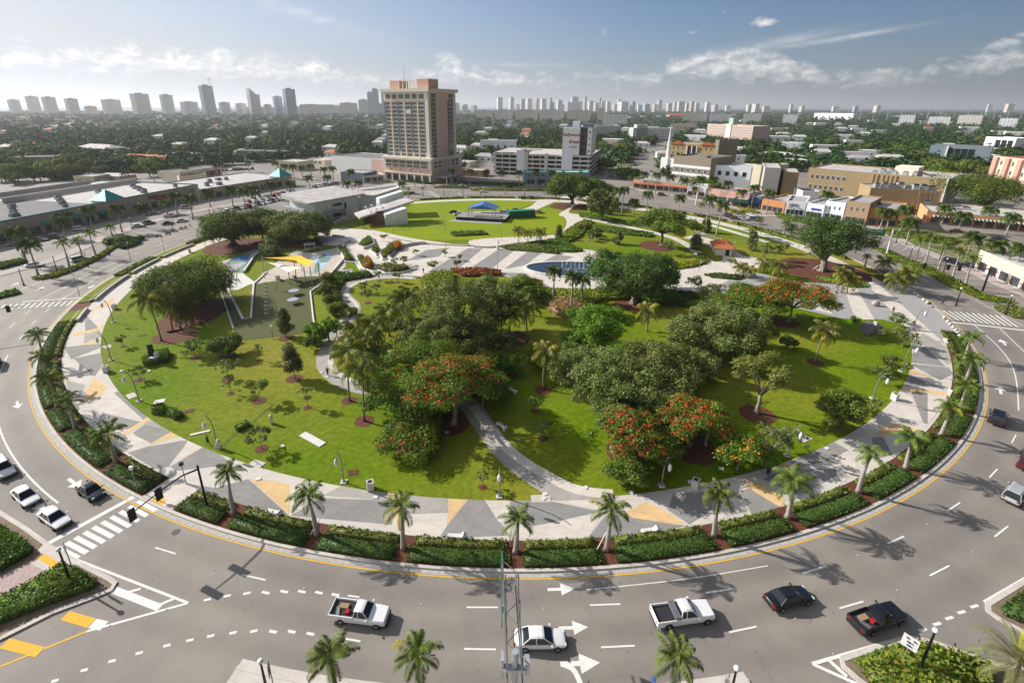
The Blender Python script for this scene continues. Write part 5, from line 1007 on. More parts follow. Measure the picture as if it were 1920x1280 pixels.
for i in(1,3,5):b.box('cream_pier',wx0+i*bwid-.30,wx0+i*bwid+.30,ty0-.50,ty0-.12,Z0,Ht-5.5,m_cream)
b.box('corner_pier',x1-2.2,x1+.2,ty0-.5,ty0-.02,Z0,Ht,m_cream);b.box('corner_pier',x1+.02,x1+.5,ty0+.2,ty0+1.8,Z0,Ht,m_cream);b.box('pink_panel',x1+.02,x1+.5,ty0+9,ty0+19.5,Z0,Ht,m_pink)
for yy in(ty0+5,ty0+24):
    for j in range(15):inst('side_window',WINC,b.r,(x1+.08,yy,Z0+(Ht-1-Z0)*(j+.5)/15),(0,0,pi/2),(5.5,1,3.0))
    b.box('blue_strip',x1+.02,x1+.4,yy-3.6,yy-2.9,Z0,Ht-5,m_blue)
zr=Ht+1.9;b.box('roof_house',x0+3,x0+10.5,ty0+3,ty0+12,zr,zr+4.8,m_salmon);b.box('roof_house',x1-9.5,x1-.8,ty0+2,ty0+12,zr,zr+5.4,m_salmon)
fr=MB()
for i in range(6):
    x_=x0+10.5+i*(x1-9.5-x0-10.5)/5;fr.box((x_,ty0+3,zr+2.3),(.45,.45,4.6))
    fr.box((x_,ty0+7,zr+2.1),(.4,.4,4.2))
fr.box(((x0+x1)/2,ty0+2.7,zr+4.8),(x1-x0-21,.5,.5));fr.box(((x0+x1)/2,ty0+7,zr+4.4),(x1-x0-21,.4,.4));b.part('roof_frame',fr,m_cream)
b.box('mast',x0+14,x0+14.14,ty0+4,ty0+4.14,zr,zr+13,m_metal);b.box('covered_window',wx0+3.1*bwid,wx0+3.92*bwid,ty0-.3,ty0-.15,Z0+(Ht-5.6-Z0)*11.1/14,Z0+(Ht-5.6-Z0)*11.95/14,m_wht)
# --- white warehouse left of the tower and low shops before it
b=Bd('warehouse',(624,326),(700,333),30,292,'plain white windowless warehouse left of the pink tower');b.W+=14;b.body(m_wht,m_roofd,.6);b.box('pink_side',b.W*.72,b.W+.1,-.05,0,0,b.H*.96,m_pink)
b=Bd('low_shop',(682,344),(722,341),12,330,'low cream shop with dark windows at the tower foot');b.body(m_cream,m_roofg,.5);b.wins('f',3,1,1,b.W-1,.5,3.8,.85,.8,SHOP)
b=Bd('grey_shed',(640,341),(684,344),14,322,'dark and grey flat shed before the white warehouse');b.body(m_bluegrey,m_roofg,.4)
b=Bd('cream_shop_house',(520,318),(560,321),16,301,'cream flat roofed shop house behind the far car park');b.body(m_beige,m_roofw,.5);b.wins('f',3,1,2,b.W-3,2.2,4.6,.5,.7)
b=Bd('cream_shop_house',(577,313),(610,316),16,298,'cream house with dark windows left of the white warehouse');b.body(m_cream,m_roofw,.5);b.wins('f',3,1,2,b.W-3,3,5.5,.5,.7)
# --- parking garage with the white office slab
b=Bd('parking_garage',(924,326),(1105,334),60,0,'long parking garage with white deck bands, below the lettered white block',H=1)
b.H=H_=hy(b.B,292);W=b.W;nl=5;m_band=M('deck_band',(.60,.58,.54),var=.07)
b.box('shade_core',2,W-1.2,1.6,b.D-2,0,H_-1.5,m_dark)  # black block between the decks: the garage's inner shade put in as colour
for j in range(nl):
    zb=(j+1)*H_/nl-1.35;b.box('deck',0,W,0,b.D,zb,zb+.25,m_conc);b.box('deck_band',0,W-.35,-.15,.2,zb,zb+1.25,m_band);b.box('deck_band',W-.35,W+.12,-.15,b.D,zb,zb+1.25,m_band);b.box('deck_band',-.12,.35,.2,b.D,zb,zb+1.25,m_band)
for i in range(13):b.box('column',1+i*(W-3)/12,1.7+i*(W-3)/12,.3,.9,0,H_-1.4,m_conc)
for i in range(6):b.box('column',W-.9,W-.4,5+i*9.5,5.7+i*9.5,0,H_-1.4,m_conc)
b.box('stair_tower',W*.26,W*.34,-1.2,5,0,H_+2.6,m_whb);b.box('stair_fins',W*.34,W*.375,-.9,3,0,H_+1.4,m_band);b.box('stair_tower',W*.545,W*.575,-.8,3,0,H_+.3,m_band);b.box('shade_roof',W*.30,W*.50,-.6,7,H_+2.7,H_+3.2,m_roofw);b.box('upper_deck',W*.02,W*.26,0,40,H_+.2,H_+.6,m_roofw)
xw0,xw1=W-22.5,W-1.5;oz=H_;Hb=hy(b.w(W-1,2),240)
b.box('white_slab',W*.72,W*.825,-1.4,1.6,0,Hb,m_whb);b.box('sign_wall',W*.825,W*.885,-1.2,1.5,oz,Hb,m_wht);b.box('sign_slab',W*.72,W*.885,-1.42,-1.36,Hb*.72,Hb,m_wht)
b.box('office_core',W*.73,W-.9,1.8,26,oz,Hb,m_dbrown);b.box('office_side',W-1.2,W-.4,2,26,oz+.3,Hb,m_whb);b.box('office_strip',W*.955,W-.4,.9,2,oz+.3,Hb,m_wht)
for k in range(4):b.box('spandrel',W*.885,W*.955,1.5,1.8,oz+.5+k*(Hb-oz)/4,oz+1.3+k*(Hb-oz)/4,M('brown_spandrel',(.14,.11,.10)))
for k in range(16):b.box('fin',W-.4,W-.05,2.5+k*1.5,2.9+k*1.5,oz+.6,Hb-.4,m_wht)
b.box('roof_house',W*.80,W*.87,3,9,Hb,Hb+4,m_whb);b.box('roof_house',W*.90,W*.99,5,12,Hb,Hb+2.6,m_teal if False else m_bluegrey);b.box('roof_rail',W*.90,W-.5,1.9,2.3,Hb,Hb+1.3,m_bluegrey);b.box('mast',W*.83,W*.833,4,4.2,Hb+4,Hb+9,m_metal)
text(b,'Hollywood',2.9,W*.803,-1.5,Hb-5.4,m_red,0,.35,bold=.05);text(b,'Bread',2.9,W*.83,-1.5,Hb-9.8,m_red,0,.35,bold=.05);text(b,'BUILDING',1.2,W*.83,-1.5,Hb-12.8,m_red,0,.1)
for k in range(5):b.box('sign_panel',W*.968,W*.983,.78,.88,Hb-3.4-k*4.1,Hb-2.2-k*4.1,[m_red,m_bluegrey,m_bluegrey,m_red,m_bluegrey][k])
b2=Bd('blue_grey_block',(983,346),(1104,346),12,323,'blue grey two storey shop block under the white garage bands');b2.body(m_bluegrey,m_roofw,.6,ptop=m_teal);b2.wins('f',9,1,1,b2.W-1,4.4,7.0,.45,.75);b2.wins('f',6,1,1,b2.W-1,.3,3.2,.75,.85,SHOP)
units(b2,[(8,4),(15,6),(25,5),(36,6)],b2.H-.6)
# --- arts centre with the tilted roofs
b=Bd('arts_centre',(592,420),(674,403),17,381,'white arts centre with grey tilted roofs and a slanting glass hall');W=b.W;H_=b.H
b.body(m_whb,m_roofw,.0,z1=H_+.2,name='long_wing');rm=MB();rm.prism([(-4,-2.6),(W+2,-2.2),(W+1,b.D+1),(-3,b.D+1)],H_+.35,[H_+.8,H_+1.0,H_+2.6,H_+2.4],0,0,True);b.part('tilted_roof',rm,m_roofw)
b.box('side_screen',-5.5,-4.6,-1,13,0,H_*.8,M('screen_grey',(.42,.44,.45),var=.1));b.box('ledge',0,W*.62,-2.2,0,3.4,3.7,m_conc);b.box('ledge_rail',W*.2,W*.62,-2.2,-2.1,3.7,4.6,m_metal)
b.wins('f',1,1,W*.40,W*.62,H_*.66,H_*.82,.95,.8,WIND);b.wins('f',1,1,W*.66,W*.71,4.0,6.6,.9,1,WIND);b.wins('f',2,1,W*.12,W*.32,.2,3.0,.5,.9,WIND);b.wins('f',1,1,W*.38,W*.60,1.2,3.0,.9,.9,WIND);b.wins('f',1,1,W*.62,W*.68,.1,3.0,.8,.9,winmesh('door',m_orange,m_orange,1))
b.box('orange_door',W*.625,W*.66,-.12,0,0,2.6,m_orange)
def lp(px,py,z):
    g_=G(px,py,z);dx,dy=g_[0]-b.A[0],g_[1]-b.A[1];c,s_=cos(-b.ang),sin(-b.ang);return(c*dx-s_*dy,s_*dx+c*dy,z)
def lsolid(name,pts,th,mat):
    """a slab under a tilted outline: corners at their own heights"""
    m=MB();n=len(pts);top=list(pts);bot=[(p[0],p[1],(p[2]-th)if not isinstance(th,str)else 0)for p in pts]
    k=0;m.add(top+bot,[tuple(range(n))]+[(i,i+n,(i+1)%n+n,(i+1)%n)for i in range(n)]+[tuple(range(2*n-1,n-1,-1))],0)
    o=b.part(name,m,mat);me=o.data;bm=bmesh.new();bm.from_mesh(me);bmesh.ops.triangulate(bm,faces=bm.faces[:]);bmesh.ops.recalc_face_normals(bm,faces=bm.faces[:]);bm.to_mesh(me);bm.free();return o
lsolid('hall_roof',[lp(664,399,4.6),lp(674,408,3.9),lp(777,376,8.8),lp(757,370,9.4)],.7,m_roofw)
ga,gb=lp(724,424,0),lp(765,420,0);lsolid('gallery',[(ga[0],ga[1],4.6),(gb[0],gb[1],6.7),(gb[0]+.5,gb[1]+7,6.9),(ga[0]+.5,ga[1]+7,4.9)],'g',m_whb)
lsolid('rear_hall',[lp(676,365,8.5),lp(712,361,8.5),lp(755,357,10.5),lp(745,346,12.5),lp(668,357,10.2)],'g',m_whb)
lsolid('rear_roof',[lp(672,364,9.2),lp(702,366,9.2),lp(748,352,11.8),lp(744,343,12.2),lp(664,355,10.4)],.6,m_roofw)
q0,q1=lp(712,386,6.3),lp(757,372,8.6);lsolid('light_box',[(q0[0],q0[1],9.3),(q1[0],q1[1],11.8),(q1[0]+.5,q1[1]+2.6,11.9),(q0[0]+.5,q0[1]+2.6,9.4)],3.4,m_whb)
g0=lp(683,420,0);g1=lp(722,424,0);gm=MB();gm.quad((g0[0],g0[1],.1),(g1[0],g1[1],.1),(g1[0],g1[1]+.5,6.4),(g0[0],g0[1]+.5,4.2));b.part('glass_front',gm,M('amber_glass',(.10,.05,.035),rough=.2,var=.5,scale=.8))
for t in(.1,.3,.5,.7,.9):
    p=(g0[0]+(g1[0]-g0[0])*t,g0[1]+(g1[1]-g0[1])*t-.15);mm=MB();mm.tube([(p[0],p[1],0),(p[0]+.9,p[1]+.2,5.2)],.10,6);b.part('steel_post',mm,m_orange)
rp0,rp1=lp(608,429,0),lp(672,409,0);mm=MB();mm.add([(rp0[0],rp0[1],0),(rp1[0],rp1[1],0),(rp1[0],rp1[1],3.4),(rp0[0],rp0[1],.8),(rp0[0]+.3,rp0[1]+.6,0),(rp1[0]+.3,rp1[1]+.6,0),(rp1[0]+.3,rp1[1]+.6,3.4),(rp0[0]+.3,rp0[1]+.6,.8)],[(0,1,2,3),(7,6,5,4),(3,2,6,7),(0,3,7,4),(1,5,6,2)]);b.part('ramp_wall',mm,m_conc)
q=lp(737,419,0);mm=MB();mm.box((q[0]+3.4,q[1]-.35,1.8),(5.2,.2,2.2));mm.box((q[0]+2,q[1]-.3,6.0),(.8,.2,.8));b.part('gallery_window',mm,m_glass)
for k,(u,v)in enumerate([(686,390),(697,386),(708,383),(690,394),(701,390),(713,387),(694,398),(705,395),(716,392)]):
    p=lp(u,v-1,5.0+(u-664)*.045);mm=MB();mm.sphere(p,.55,0,8,4,(1,1,.7),True);b.part('skylight',mm,m_wht)
# --- stage, tents, container and truck on the oval lawn
b=Bd('stage',(855,413),(947,418),10,403,'low grey stage with dark front on the oval lawn',H=1.4);W=b.W
b.box('deck',0,W,0,b.D,0,1.5,m_dark);b.box('deck_top',-.1,W+.1,-.1,b.D,1.5,1.62,M('stage_grey',(.28,.28,.27),var=.15));b.box('apron',-2,W*.95,-3,-.1,0,.2,m_roofg);b.box('ramp',W*.36,W*.9,1,5,1.62,1.9,m_roofd)
for px_ in(.22,.70):
    for dy in(1.2,3.5):b.box('truss_tower',W*px_+dy*.35,W*px_+dy*.35+.3,dy,dy+.3,1.6,6.2,m_silver)
b=Bd('canopy_tent',(876,404),(930,406),9,391,'blue gabled canopy tent behind the stage',cat='tent',H=4.2);W=b.W;m_tent=M('blue_canvas',(.07,.16,.42),rough=.6,var=.06)
tm=MB();tm.add([(0,0,3.0),(W,0,3.0),(W,9,3.0),(0,9,3.0),(W/2,-.4,4.9),(W/2,9.4,4.9)],[(0,4,5,3),(4,1,2,5),(0,1,4),(3,5,2)]);b.part('canvas',tm,m_tent)
for x,y in((0,0),(W,0),(0,9),(W,9)):b.box('pole',x-.08,x+.08,y-.08,y+.08,0,3.0,m_silver)
b=Bd('shipping_container',(955,411),(1004,408),3.2,397,'dark green container box beside the stage',cat='container',H=3.3);b.box('box_wall',0,b.W,0,3.2,.15,3.2,M('green_container',(.01,.10,.065),rough=.5));b.box('lid',-.1,b.W+.1,-.1,3.3,3.2,3.35,M('green_lid',(.02,.22,.14),rough=.5))
for x in(981,997):
    c_=G(x,374);b_=MB();b_.box((0,0,.8),(2.2,1.6,1.6));b_.box((0,0,1.65),(2.3,1.7,.1));o=b_.build('utility_box',M('box_green',(.03,.09,.05)),loc=(*c_,.14));tag(o,f'dark green utility box by the far path, {"left" if x < 990 else "right"} one','utility box','utility boxes on the oval lawn')
# --- kiosk with red tiled roof and the white sail over the path
b=Bd('kiosk',(1341,479),(1371,481),7,466,'small cream kiosk with a red hipped tile roof',H=3);W=b.W;b.body(m_cream,m_roofg,0,z1=2.7);b.box('door',W*.6,W*.85,-.1,0,0,2.2,m_dark)
hm=MB();hm.add([(-1,-1,2.7),(W+1,-1,2.7),(W+1,8,2.7),(-1,8,2.7),(W*.45,3.5,5.0),(W*.55,3.5,5.0)],[(0,1,5,4),(1,2,5),(2,3,4,5),(3,0,4),(3,2,1,0)]);b.part('roof',hm,m_tile)
def sail(pts,label,mat,posts=True):
    """a stretched cloth between corner points given as (pixel x, pixel y, height); thin but two-sided, sagging inwards"""
    P3=[(*G(x,y,z),z)for x,y,z in pts];c=tuple(sum(p[i]for p in P3)/len(P3)for i in range(3));r=root('shade_sail',(c[0],c[1],.13),0,label,'shade sail');m=MB();K=8;n=len(P3)
    L3=[(p[0]-c[0],p[1]-c[1],p[2]-.13)for p in P3];c0=(0,0,c[2]-.13+.2);ring=[]
    for i in range(n):
        a,d=L3[i],L3[(i+1)%n]
        for j in range(K):
            t=j/K;s_=4*t*(1-t)*.16;q=[a[k]+(d[k]-a[k])*t for k in range(3)];ring.append(tuple(q[k]+(c0[k]-q[k])*s_ for k in range(3)))
    N_=len(ring);mid=[tuple((p[k]+c0[k])/2 for k in range(3))for p in ring]
    m.add(ring+mid+[c0],[(i,(i+1)%N_,N_+(i+1)%N_,N_+i)for i in range(N_)]+[(N_+i,N_+(i+1)%N_,2*N_)for i in range(N_)]);m.build('cloth',mat,r,smooth=True)
    for p in L3:
        if posts:mm=MB();o_=(p[0]*1.04,p[1]*1.04);mm.tube([(o_[0]*1.02,o_[1]*1.02,0),(o_[0],o_[1],p[2]+.3)],.13,8);mm.build('post',m_silver,r)
    return r
m_ysail=M('yellow_cloth',(.85,.50,.02),rough=.7,var=.04);m_wsail=M('white_cloth',(.78,.72,.62),rough=.7,var=.03)
sail([(494,483,6.2),(562,478,5.2),(594,491,6),(580,501,5.0),(552,493,4.6)],'yellow shade sail stretched high over the play paving',m_ysail);sail([(500,491,4.0),(568,502,4.2),(541,511,3.6)],'cream shade sail below the yellow one',m_wsail)
sail([(1302,431,4.5),(1303,441,3.6),(1358,449,4.2)],'long white sail canopy beside the kiosk',m_wsail)
# --- long shops on the left
b=Bd('shop_row',(-60,470),(376,372),62,0,'long cream shop row with teal trim and lettered signs on the left',H=7.6);W=b.W;H_=7.6
b.body(m_beige,m_roofw,.6,ptop=M('teal_trim',(.16,.34,.32)));b.box('dark_roof',1,W*.46,1,45,H_-.6,H_-.45,m_roofd)
for i in range(18):b.wins('f',1,1,4+i*(W-8)/18,3+(i+1)*(W-8)/18,.3,3.4,.8,.9,SHOP)
for f0,f1 in((136,164),(183,196),(76,92)):b.box('awning',b.fx(f0),b.fx(f1),-1.6,0,3.3,4.2,m_teal)
def pyr(b,x,y,s_,z0,h,name='pyramid_roof'):
    m=MB();m.add([(x-s_,y-s_,z0),(x+s_,y-s_,z0),(x+s_,y+s_,z0),(x-s_,y+s_,z0),(x,y,z0+h)],[(0,1,4),(1,2,4),(2,3,4),(3,0,4),(3,2,1,0)]);b.part(name,m,m_teal)
xp=b.fx(214);pyr(b,xp,2.5,4.6,H_+.2,4.2);b.box('pyramid_base',xp-4.2,xp+4.2,-.8,6,H_-1.2,H_+.2,m_beige);b.box('raised_bay',xp-4,xp+8,-.8,0,0,H_-.8,m_beige)
b.box('rear_parapet',W*.38,W,38,38.5,H_-.5,H_+1.8,m_cream);b.box('rear_parapet',W*.3,W*.9,56,56.5,H_-.5,H_+1.6,m_roofg)
units(b,[(W*(.2+.045*k),6+7*((k*5)%4))for k in range(17)],H_-.6,1.2)
text(b,'Publix',2.9,b.fx(122),-.15,4.6,m_gsign,bold=.06);text(b,'Walgreens',2.8,b.fx(297),-.15,4.4,m_red,shear=.3,bold=.06);text(b,'PHARMACY',1.0,b.fx(302),-.15,3.5,m_red);b.box('parking_sign',b.fx(223),b.fx(223)+1,-.2,0,3.2,6.0,m_wht)
b=Bd('shop_row',(376,376),(545,347),40,0,'lower cream shop row continuing to the far teal pyramid roof',H=5.6);W=b.W;b.body(m_beige,m_roofw,.5,ptop=m_roofg); 
for i in range(9):b.wins('f',1,1,3+i*(W-8)/9,2+(i+1)*(W-8)/9,.3,3.2,.85,.9,SHOP)
pyr(b,W*.93,3,5,6.0,4.6);b.box('pyramid_base',W*.93-4.5,W*.93+4.5,-1.5,7,4,6.0,m_beige);units(b,[(W*.2,10),(W*.35,20),(W*.3,8),(W*.5,25),(W*.55,22)],5.1,1.3)
b=Bd('brick_shops',(340,342),(418,330),16,322,'two storey cream and brick shops behind the left roofs');b.body(m_cream,m_roofd,.5);b.box('brick_front',b.W*.02,b.W*.3,-.08,0,.2,b.H*.7,M('brick',(.25,.09,.07),var=.2));b.box('brick_front',b.W*.6,b.W*.95,-.08,0,.2,b.H*.7,M('brick',(.25,.09,.07)));b.wins('f',4,1,1,b.W-1,1,4.5,.35,.8)
b=Bd('cream_side_block',(297,332),(338,343),16,320,'cream block with small windows left of the brick shops');b.body(m_cream,m_roofd,.5);b.wins('f',5,1,1,b.W-1,3,5.4,.22,.6)
# --- right side
b=Bd('corner_shops',(1186,352),(1290,362),22,336,'low grey corner shops with orange awnings and cars on the roof');b.body(m_beige,m_roofg,.8);b.box('awning',0,b.W,-2,0,2.8,3.6,M('orange_awning',(.60,.20,.10)));b.wins('f',7,1,0,b.W,.3,2.8,.8,.9,SHOP)
b=Bd('brown_office',(1258,345),(1326,354),26,291,'brown and white banded office block with square windows');W=b.W;H_=b.H;b.body(m_taup,m_roofd,.8)
for z0_,z1_ in((H_*.62,H_*.70),(H_*.36,H_*.44),(H_*.12,H_*.19)):b.box('white_band',-.2,W+.2,-.25,0,z0_,z1_,m_wht)
b.wins('f',6,1,.8,W-.8,H_*.46,H_*.61,.5,.85,WIN);b.wins('f',6,1,.8,W-.8,H_*.21,H_*.35,.5,.85,WIN);b.box('roof_house',W*.4,W*.78,4,9,H_-.8,H_+.6,m_taup)
b=Bd('white_shopfront',(1287,366),(1322,370),18,350,'white shopfront under the brown office');b.body(m_whb,m_roofw,.5);b.wins('f',3,1,.5,b.W-.5,.3,2.6,.85,.9,SHOP)
b=Bd('church',(1237,333),(1262,336),22,296,'white church with a slim tall steeple beside the avenue');W=b.W;H_=b.H;b.body(m_wht,m_roofw,.4);b.box('tower_base',0,W*.5,-1,5,0,H_*1.02,m_wht)
tb=hy(b.w(W*.25,1),282);tt_=hy(b.w(W*.25,1),250);m=MB();c_=(W*.3,2,0)
m.prism([(c_[0]+1.6*cos(k*pi/3),c_[1]+1.6*sin(k*pi/3))for k in range(6)],H_,tb,0);b.part('belfry',m,m_wht);m=MB();m.tube([(c_[0],c_[1],tb),(c_[0],c_[1],tt_+6)],[1.3,.06],8);b.part('spire',m,m_wht)
b=Bd('white_hall',(1332,350),(1340,351),16,297,'narrow white hall wedge right of the brown office');b.body(m_wht,m_roofw,.4)
b=Bd('grey_blue_school',(1334,352),(1402,358),20,309,'white grey two storey block with dark window strips');W=b.W;b.body(m_whb,m_roofw,.5);b.wins('f',4,1,1,W-1,b.H*.55,b.H*.78,.45,.8,WIND)
b=Bd('mediterranean_block',(1252,312),(1334,318),20,268,'ochre apartment block with orange tiled gables and white columns');W=b.W;H_=b.H;b.body(m_ochre,m_roofg,.5);b.wins('f',9,4,1,W-1,1,H_-1.5,.32,.5,WIN);b.box('centre_bay',W*.40,W*.62,-.4,0,0,H_*.92,m_dbrown)
for k in(.40,.51,.62):b.box('white_column',W*k-.4,W*k+.4,-.8,-.4,0,H_*.92,m_wht)
for xa,xb in((0,.32),(.68,1)):m=MB();m.add([(W*xa,-.8,H_-.6),(W*xb,-.8,H_-.6),(W*(xa+xb)/2,-.8,H_+2.2),(W*xa,5,H_-.6),(W*xb,5,H_-.6),(W*(xa+xb)/2,5,H_+2.2)],[(0,1,2),(0,2,5,3),(1,4,5,2),(3,5,4)]);b.part('gable_roof',m,m_tile)
b=Bd('side_block',(1334,318),(1341,319),20,262,'tan tower wedge attached to the tiled apartment block');b.body(m_taup,m_roofg,.5)
b=Bd('beige_apartments',(1323,263),(1407,272),26,232,'large pale pink apartment slab with rows of square windows');W=b.W;H_=b.H;b.body(M('pale_pink',(.50,.39,.33),var=.05),m_roofw,.8);b.wins('f',14,7,1,W*.44,1,H_-1.5,.5,.5,WINB); 
b.wins('f',12,7,W*.58,W-1,1,H_-1.5,.5,.5,WINB);b.box('stair_core',W*.46,W*.56,-1.2,8,0,H_+1,m_cream);b.box('mint_tank',W*.47,W*.56,1,9,H_+1,H_+9,m_mint)
b=Bd('white_apartments',(1186,262),(1262,262),20,240,'white apartment slab with balconies behind the avenue trees');b.body(facmat('fac_white',(.66,.66,.66),(.22,.27,.30),3.0,4.0,(.25,.8),(.1,.75)),m_roofw,.5)
b=Bd('white_apartments',(1098,258),(1162,257),20,236,'white apartment slab right behind the lettered office block');b.body(facmat('fac_white',(.7,.7,.7)),m_roofw,.5)
b=Bd('white_cube_house',(1192,262),(1212,262),14,234,'white stepped apartment cube with balconies');b.body(facmat('fac_white',(.7,.7,.7)),m_roofw,.5)
b=Bd('grey_tan_block',(1403,365),(1418,368),20,308,'pale stone block beside the alley of the tan building');b.body(m_beige,m_roofw,.5)
b=Bd('grey_stone_block',(1424,376),(1453,378),26,314,'tall windowless pale grey block above the shops');b.body(M('pale_stone',(.42,.42,.38),var=.06),m_roofw,.4)
b=Bd('tan_fin_block',(1460,376),(1488,378),22,322,'olive tan windowless block next to the pale grey one');b.body(M('olive_tan',(.25,.20,.11),var=.06),m_roofw,.4)
b=Bd('department_block',(1507,362),(1760,392),34,314,'very long tan department building with two rows of square windows');W=b.W;H_=b.H;b.body(m_tan,m_roofw,.6);b.wins('f',7,1,W*.02,W*.32,H_*.56,H_*.80,.55,.7,WIN);b.wins('f',7,1,W*.02,W*.32,H_*.18,H_*.42,.55,.7,WIN)
for k in(.50,.53,.57,.60,.63,.66):b.box('pilaster',W*k,W*k+1.0,-.5,0,0,H_*.96,m_tan)
b.box('roof_house',W*.62,W*.78,8,20,H_-.6,H_+3.4,m_cream);b.box('end_wall',W-.1,W+.4,-.2,b.D,0,H_,m_wht);units(b,[(W*(.5+.03*k),4+(k*7)%12)for k in range(13)],H_-.6,1.3)
b=Bd('tan_annexe',(1622,396),(1752,404),16,352,'lower tan annexe with rooftop machinery');W=b.W;b.body(m_tan,m_roofg,.5);units(b,[(3+k*W/16,3+(k*5)%9)for k in range(15)],b.H-.5,1.4)
for k in(.7,.78,.85,.9):b.box('pilaster',W*k,W*k+.9,-.4,0,0,b.H*.95,m_tan)
def shop(A,B,depth,yt,wall,label,roof=m_roofg,n=4,up=True,name='shop',**k):
    b=Bd(name,A,B,depth,yt,label,**k);b.body(wall,roof,.7);b.wins('f',n,1,.5,b.W-.5,.25,2.7,.85,.9,SHOP)
    if up and b.H>5.5:b.wins('f',n,1,1,b.W-1,b.H*.55,b.H*.78,.3,.8,WIN)
    return b
shop((1326,374),(1402,386),14,352,M('mural_pink',(.50,.30,.26),var=.3,scale=.3),'pink mural wall with leafy figures beside the flag',up=False);b=shop((1403,388),(1424,391),12,366,m_bluegrey,'blue awning shop left of the orange shop');b.box('awning',0,b.W,-1.5,0,2.6,4.4,M('blue_awning',(.05,.12,.36)))
b=Bd('green_awning_shop',(1372,386),(1404,390),8,372,'shop with dark green awnings under the mural wall');b.body(m_dbrown,m_roofg,.4);b.box('awning',0,b.W,-2,0,2.4,3.4,M('green_awning',(.01,.09,.05)))
shop((1426,394),(1468,401),22,372,m_orange,'orange corner shop with lit doorways',up=False);b=shop((1470,402),(1507,406),20,376,m_wht,'white curved shopfront with blue lettering',up=False);text(b,'LIDO',1.5,b.W*.4,-.12,b.H*.66,M('blue_letter',(.05,.06,.30)),bold=.03)
b=shop((1508,406),(1541,411),20,380,m_whb,'white shopfront with a long blue sign',up=False);b.box('blue_sign',b.W*.3,b.W*.85,-.15,0,b.H*.55,b.H*.68,M('blue_letter',(.05,.06,.30)))
b=Bd('white_roof_box',(1500,385),(1532,386),12,358,'white windowless box standing above the white shopfronts');b.body(m_wht,m_roofd,.6)
shop((1542,410),(1578,416),20,376,m_whb,'white two storey shop with three small windows',n=3);b=shop((1579,416),(1622,422),22,376,M('brown_stucco',(.42,.29,.19),var=.05),'brown stucco two storey shop with arched doors',n=3)
shop((1623,420),(1700,428),22,388,M('orange_brown',(.50,.22,.08),var=.08),'orange brown shop behind the royal palms',up=False)
b=Bd('orange_hall',(1735,417),(1960,438),30,396,'low orange building with a striped awning and a flat pale roof');W=b.W;H_=b.H;b.body(m_orange,m_roofw,.4,ptop=m_tan);m=MB()
for i in range(60):m.box((2+i*W/62,-1.1,3.2),(W/124,2.0,.5),mi=i%2)
b.part('striped_awning',m,[m_wht,M('awning_green',(.03,.10,.07))]);b.wins('f',10,1,1,W-1,.2,2.8,.8,.9,SHOP);b.box('gable_wall',-.4,0,0,b.D,0,H_+.5,M('bright_orange',(.78,.37,.18)));units(b,[(W*.12,8),(W*.2,12),(W*.3,9),(W*.05,20),(W*.4,15)],H_-.4,1.3)
b=Bd('pink_shopfront',(1826,504),(1990,580),30,476,'pale pink building with arched shop windows at the right edge',H=6);W=b.W;b.body(M('pale_pink2',(.62,.48,.42),var=.04),m_roofw,.5);b.wins('f',7,1,1,W-1,.2,3.0,.7,.9,SHOP)
b=Bd('cream_apartments',(1846,345),(1990,372),40,292,'cream apartment block with orange trim and curved balconies at the far right',H=None);W=b.W;H_=b.H;b.body(M('cream_apt',(.62,.50,.40),var=.04),m_tile,.6);b.wins('f',12,3,1,W-1,1,H_-1,.35,.55,WINB)
for i in range(4):b.box('balcony_tower',2+i*9,5+i*9,-1.4,0,0,H_-.5,M('balcony_orange',(.55,.30,.22)))
b=Bd('white_office',(1840,285),(1896,290),20,256,'white office with three dark glass bays among right hand trees');b.body(m_wht,m_roofw,.5);b.wins('f',3,1,b.W*.35,b.W*.95,1,b.H-2,.85,.9,WIND)
b=Bd('glass_office',(1736,305),(1850,312),26,272,'grey office with dark glass between white fins');b.body(m_bluegrey,m_roofd,.5);b.wins('f',4,1,b.W*.3,b.W*.75,1,b.H-1.5,.9,.9,WIND);b.box('white_fin',b.W*.28,b.W*.31,-1,0,0,b.H,m_wht)
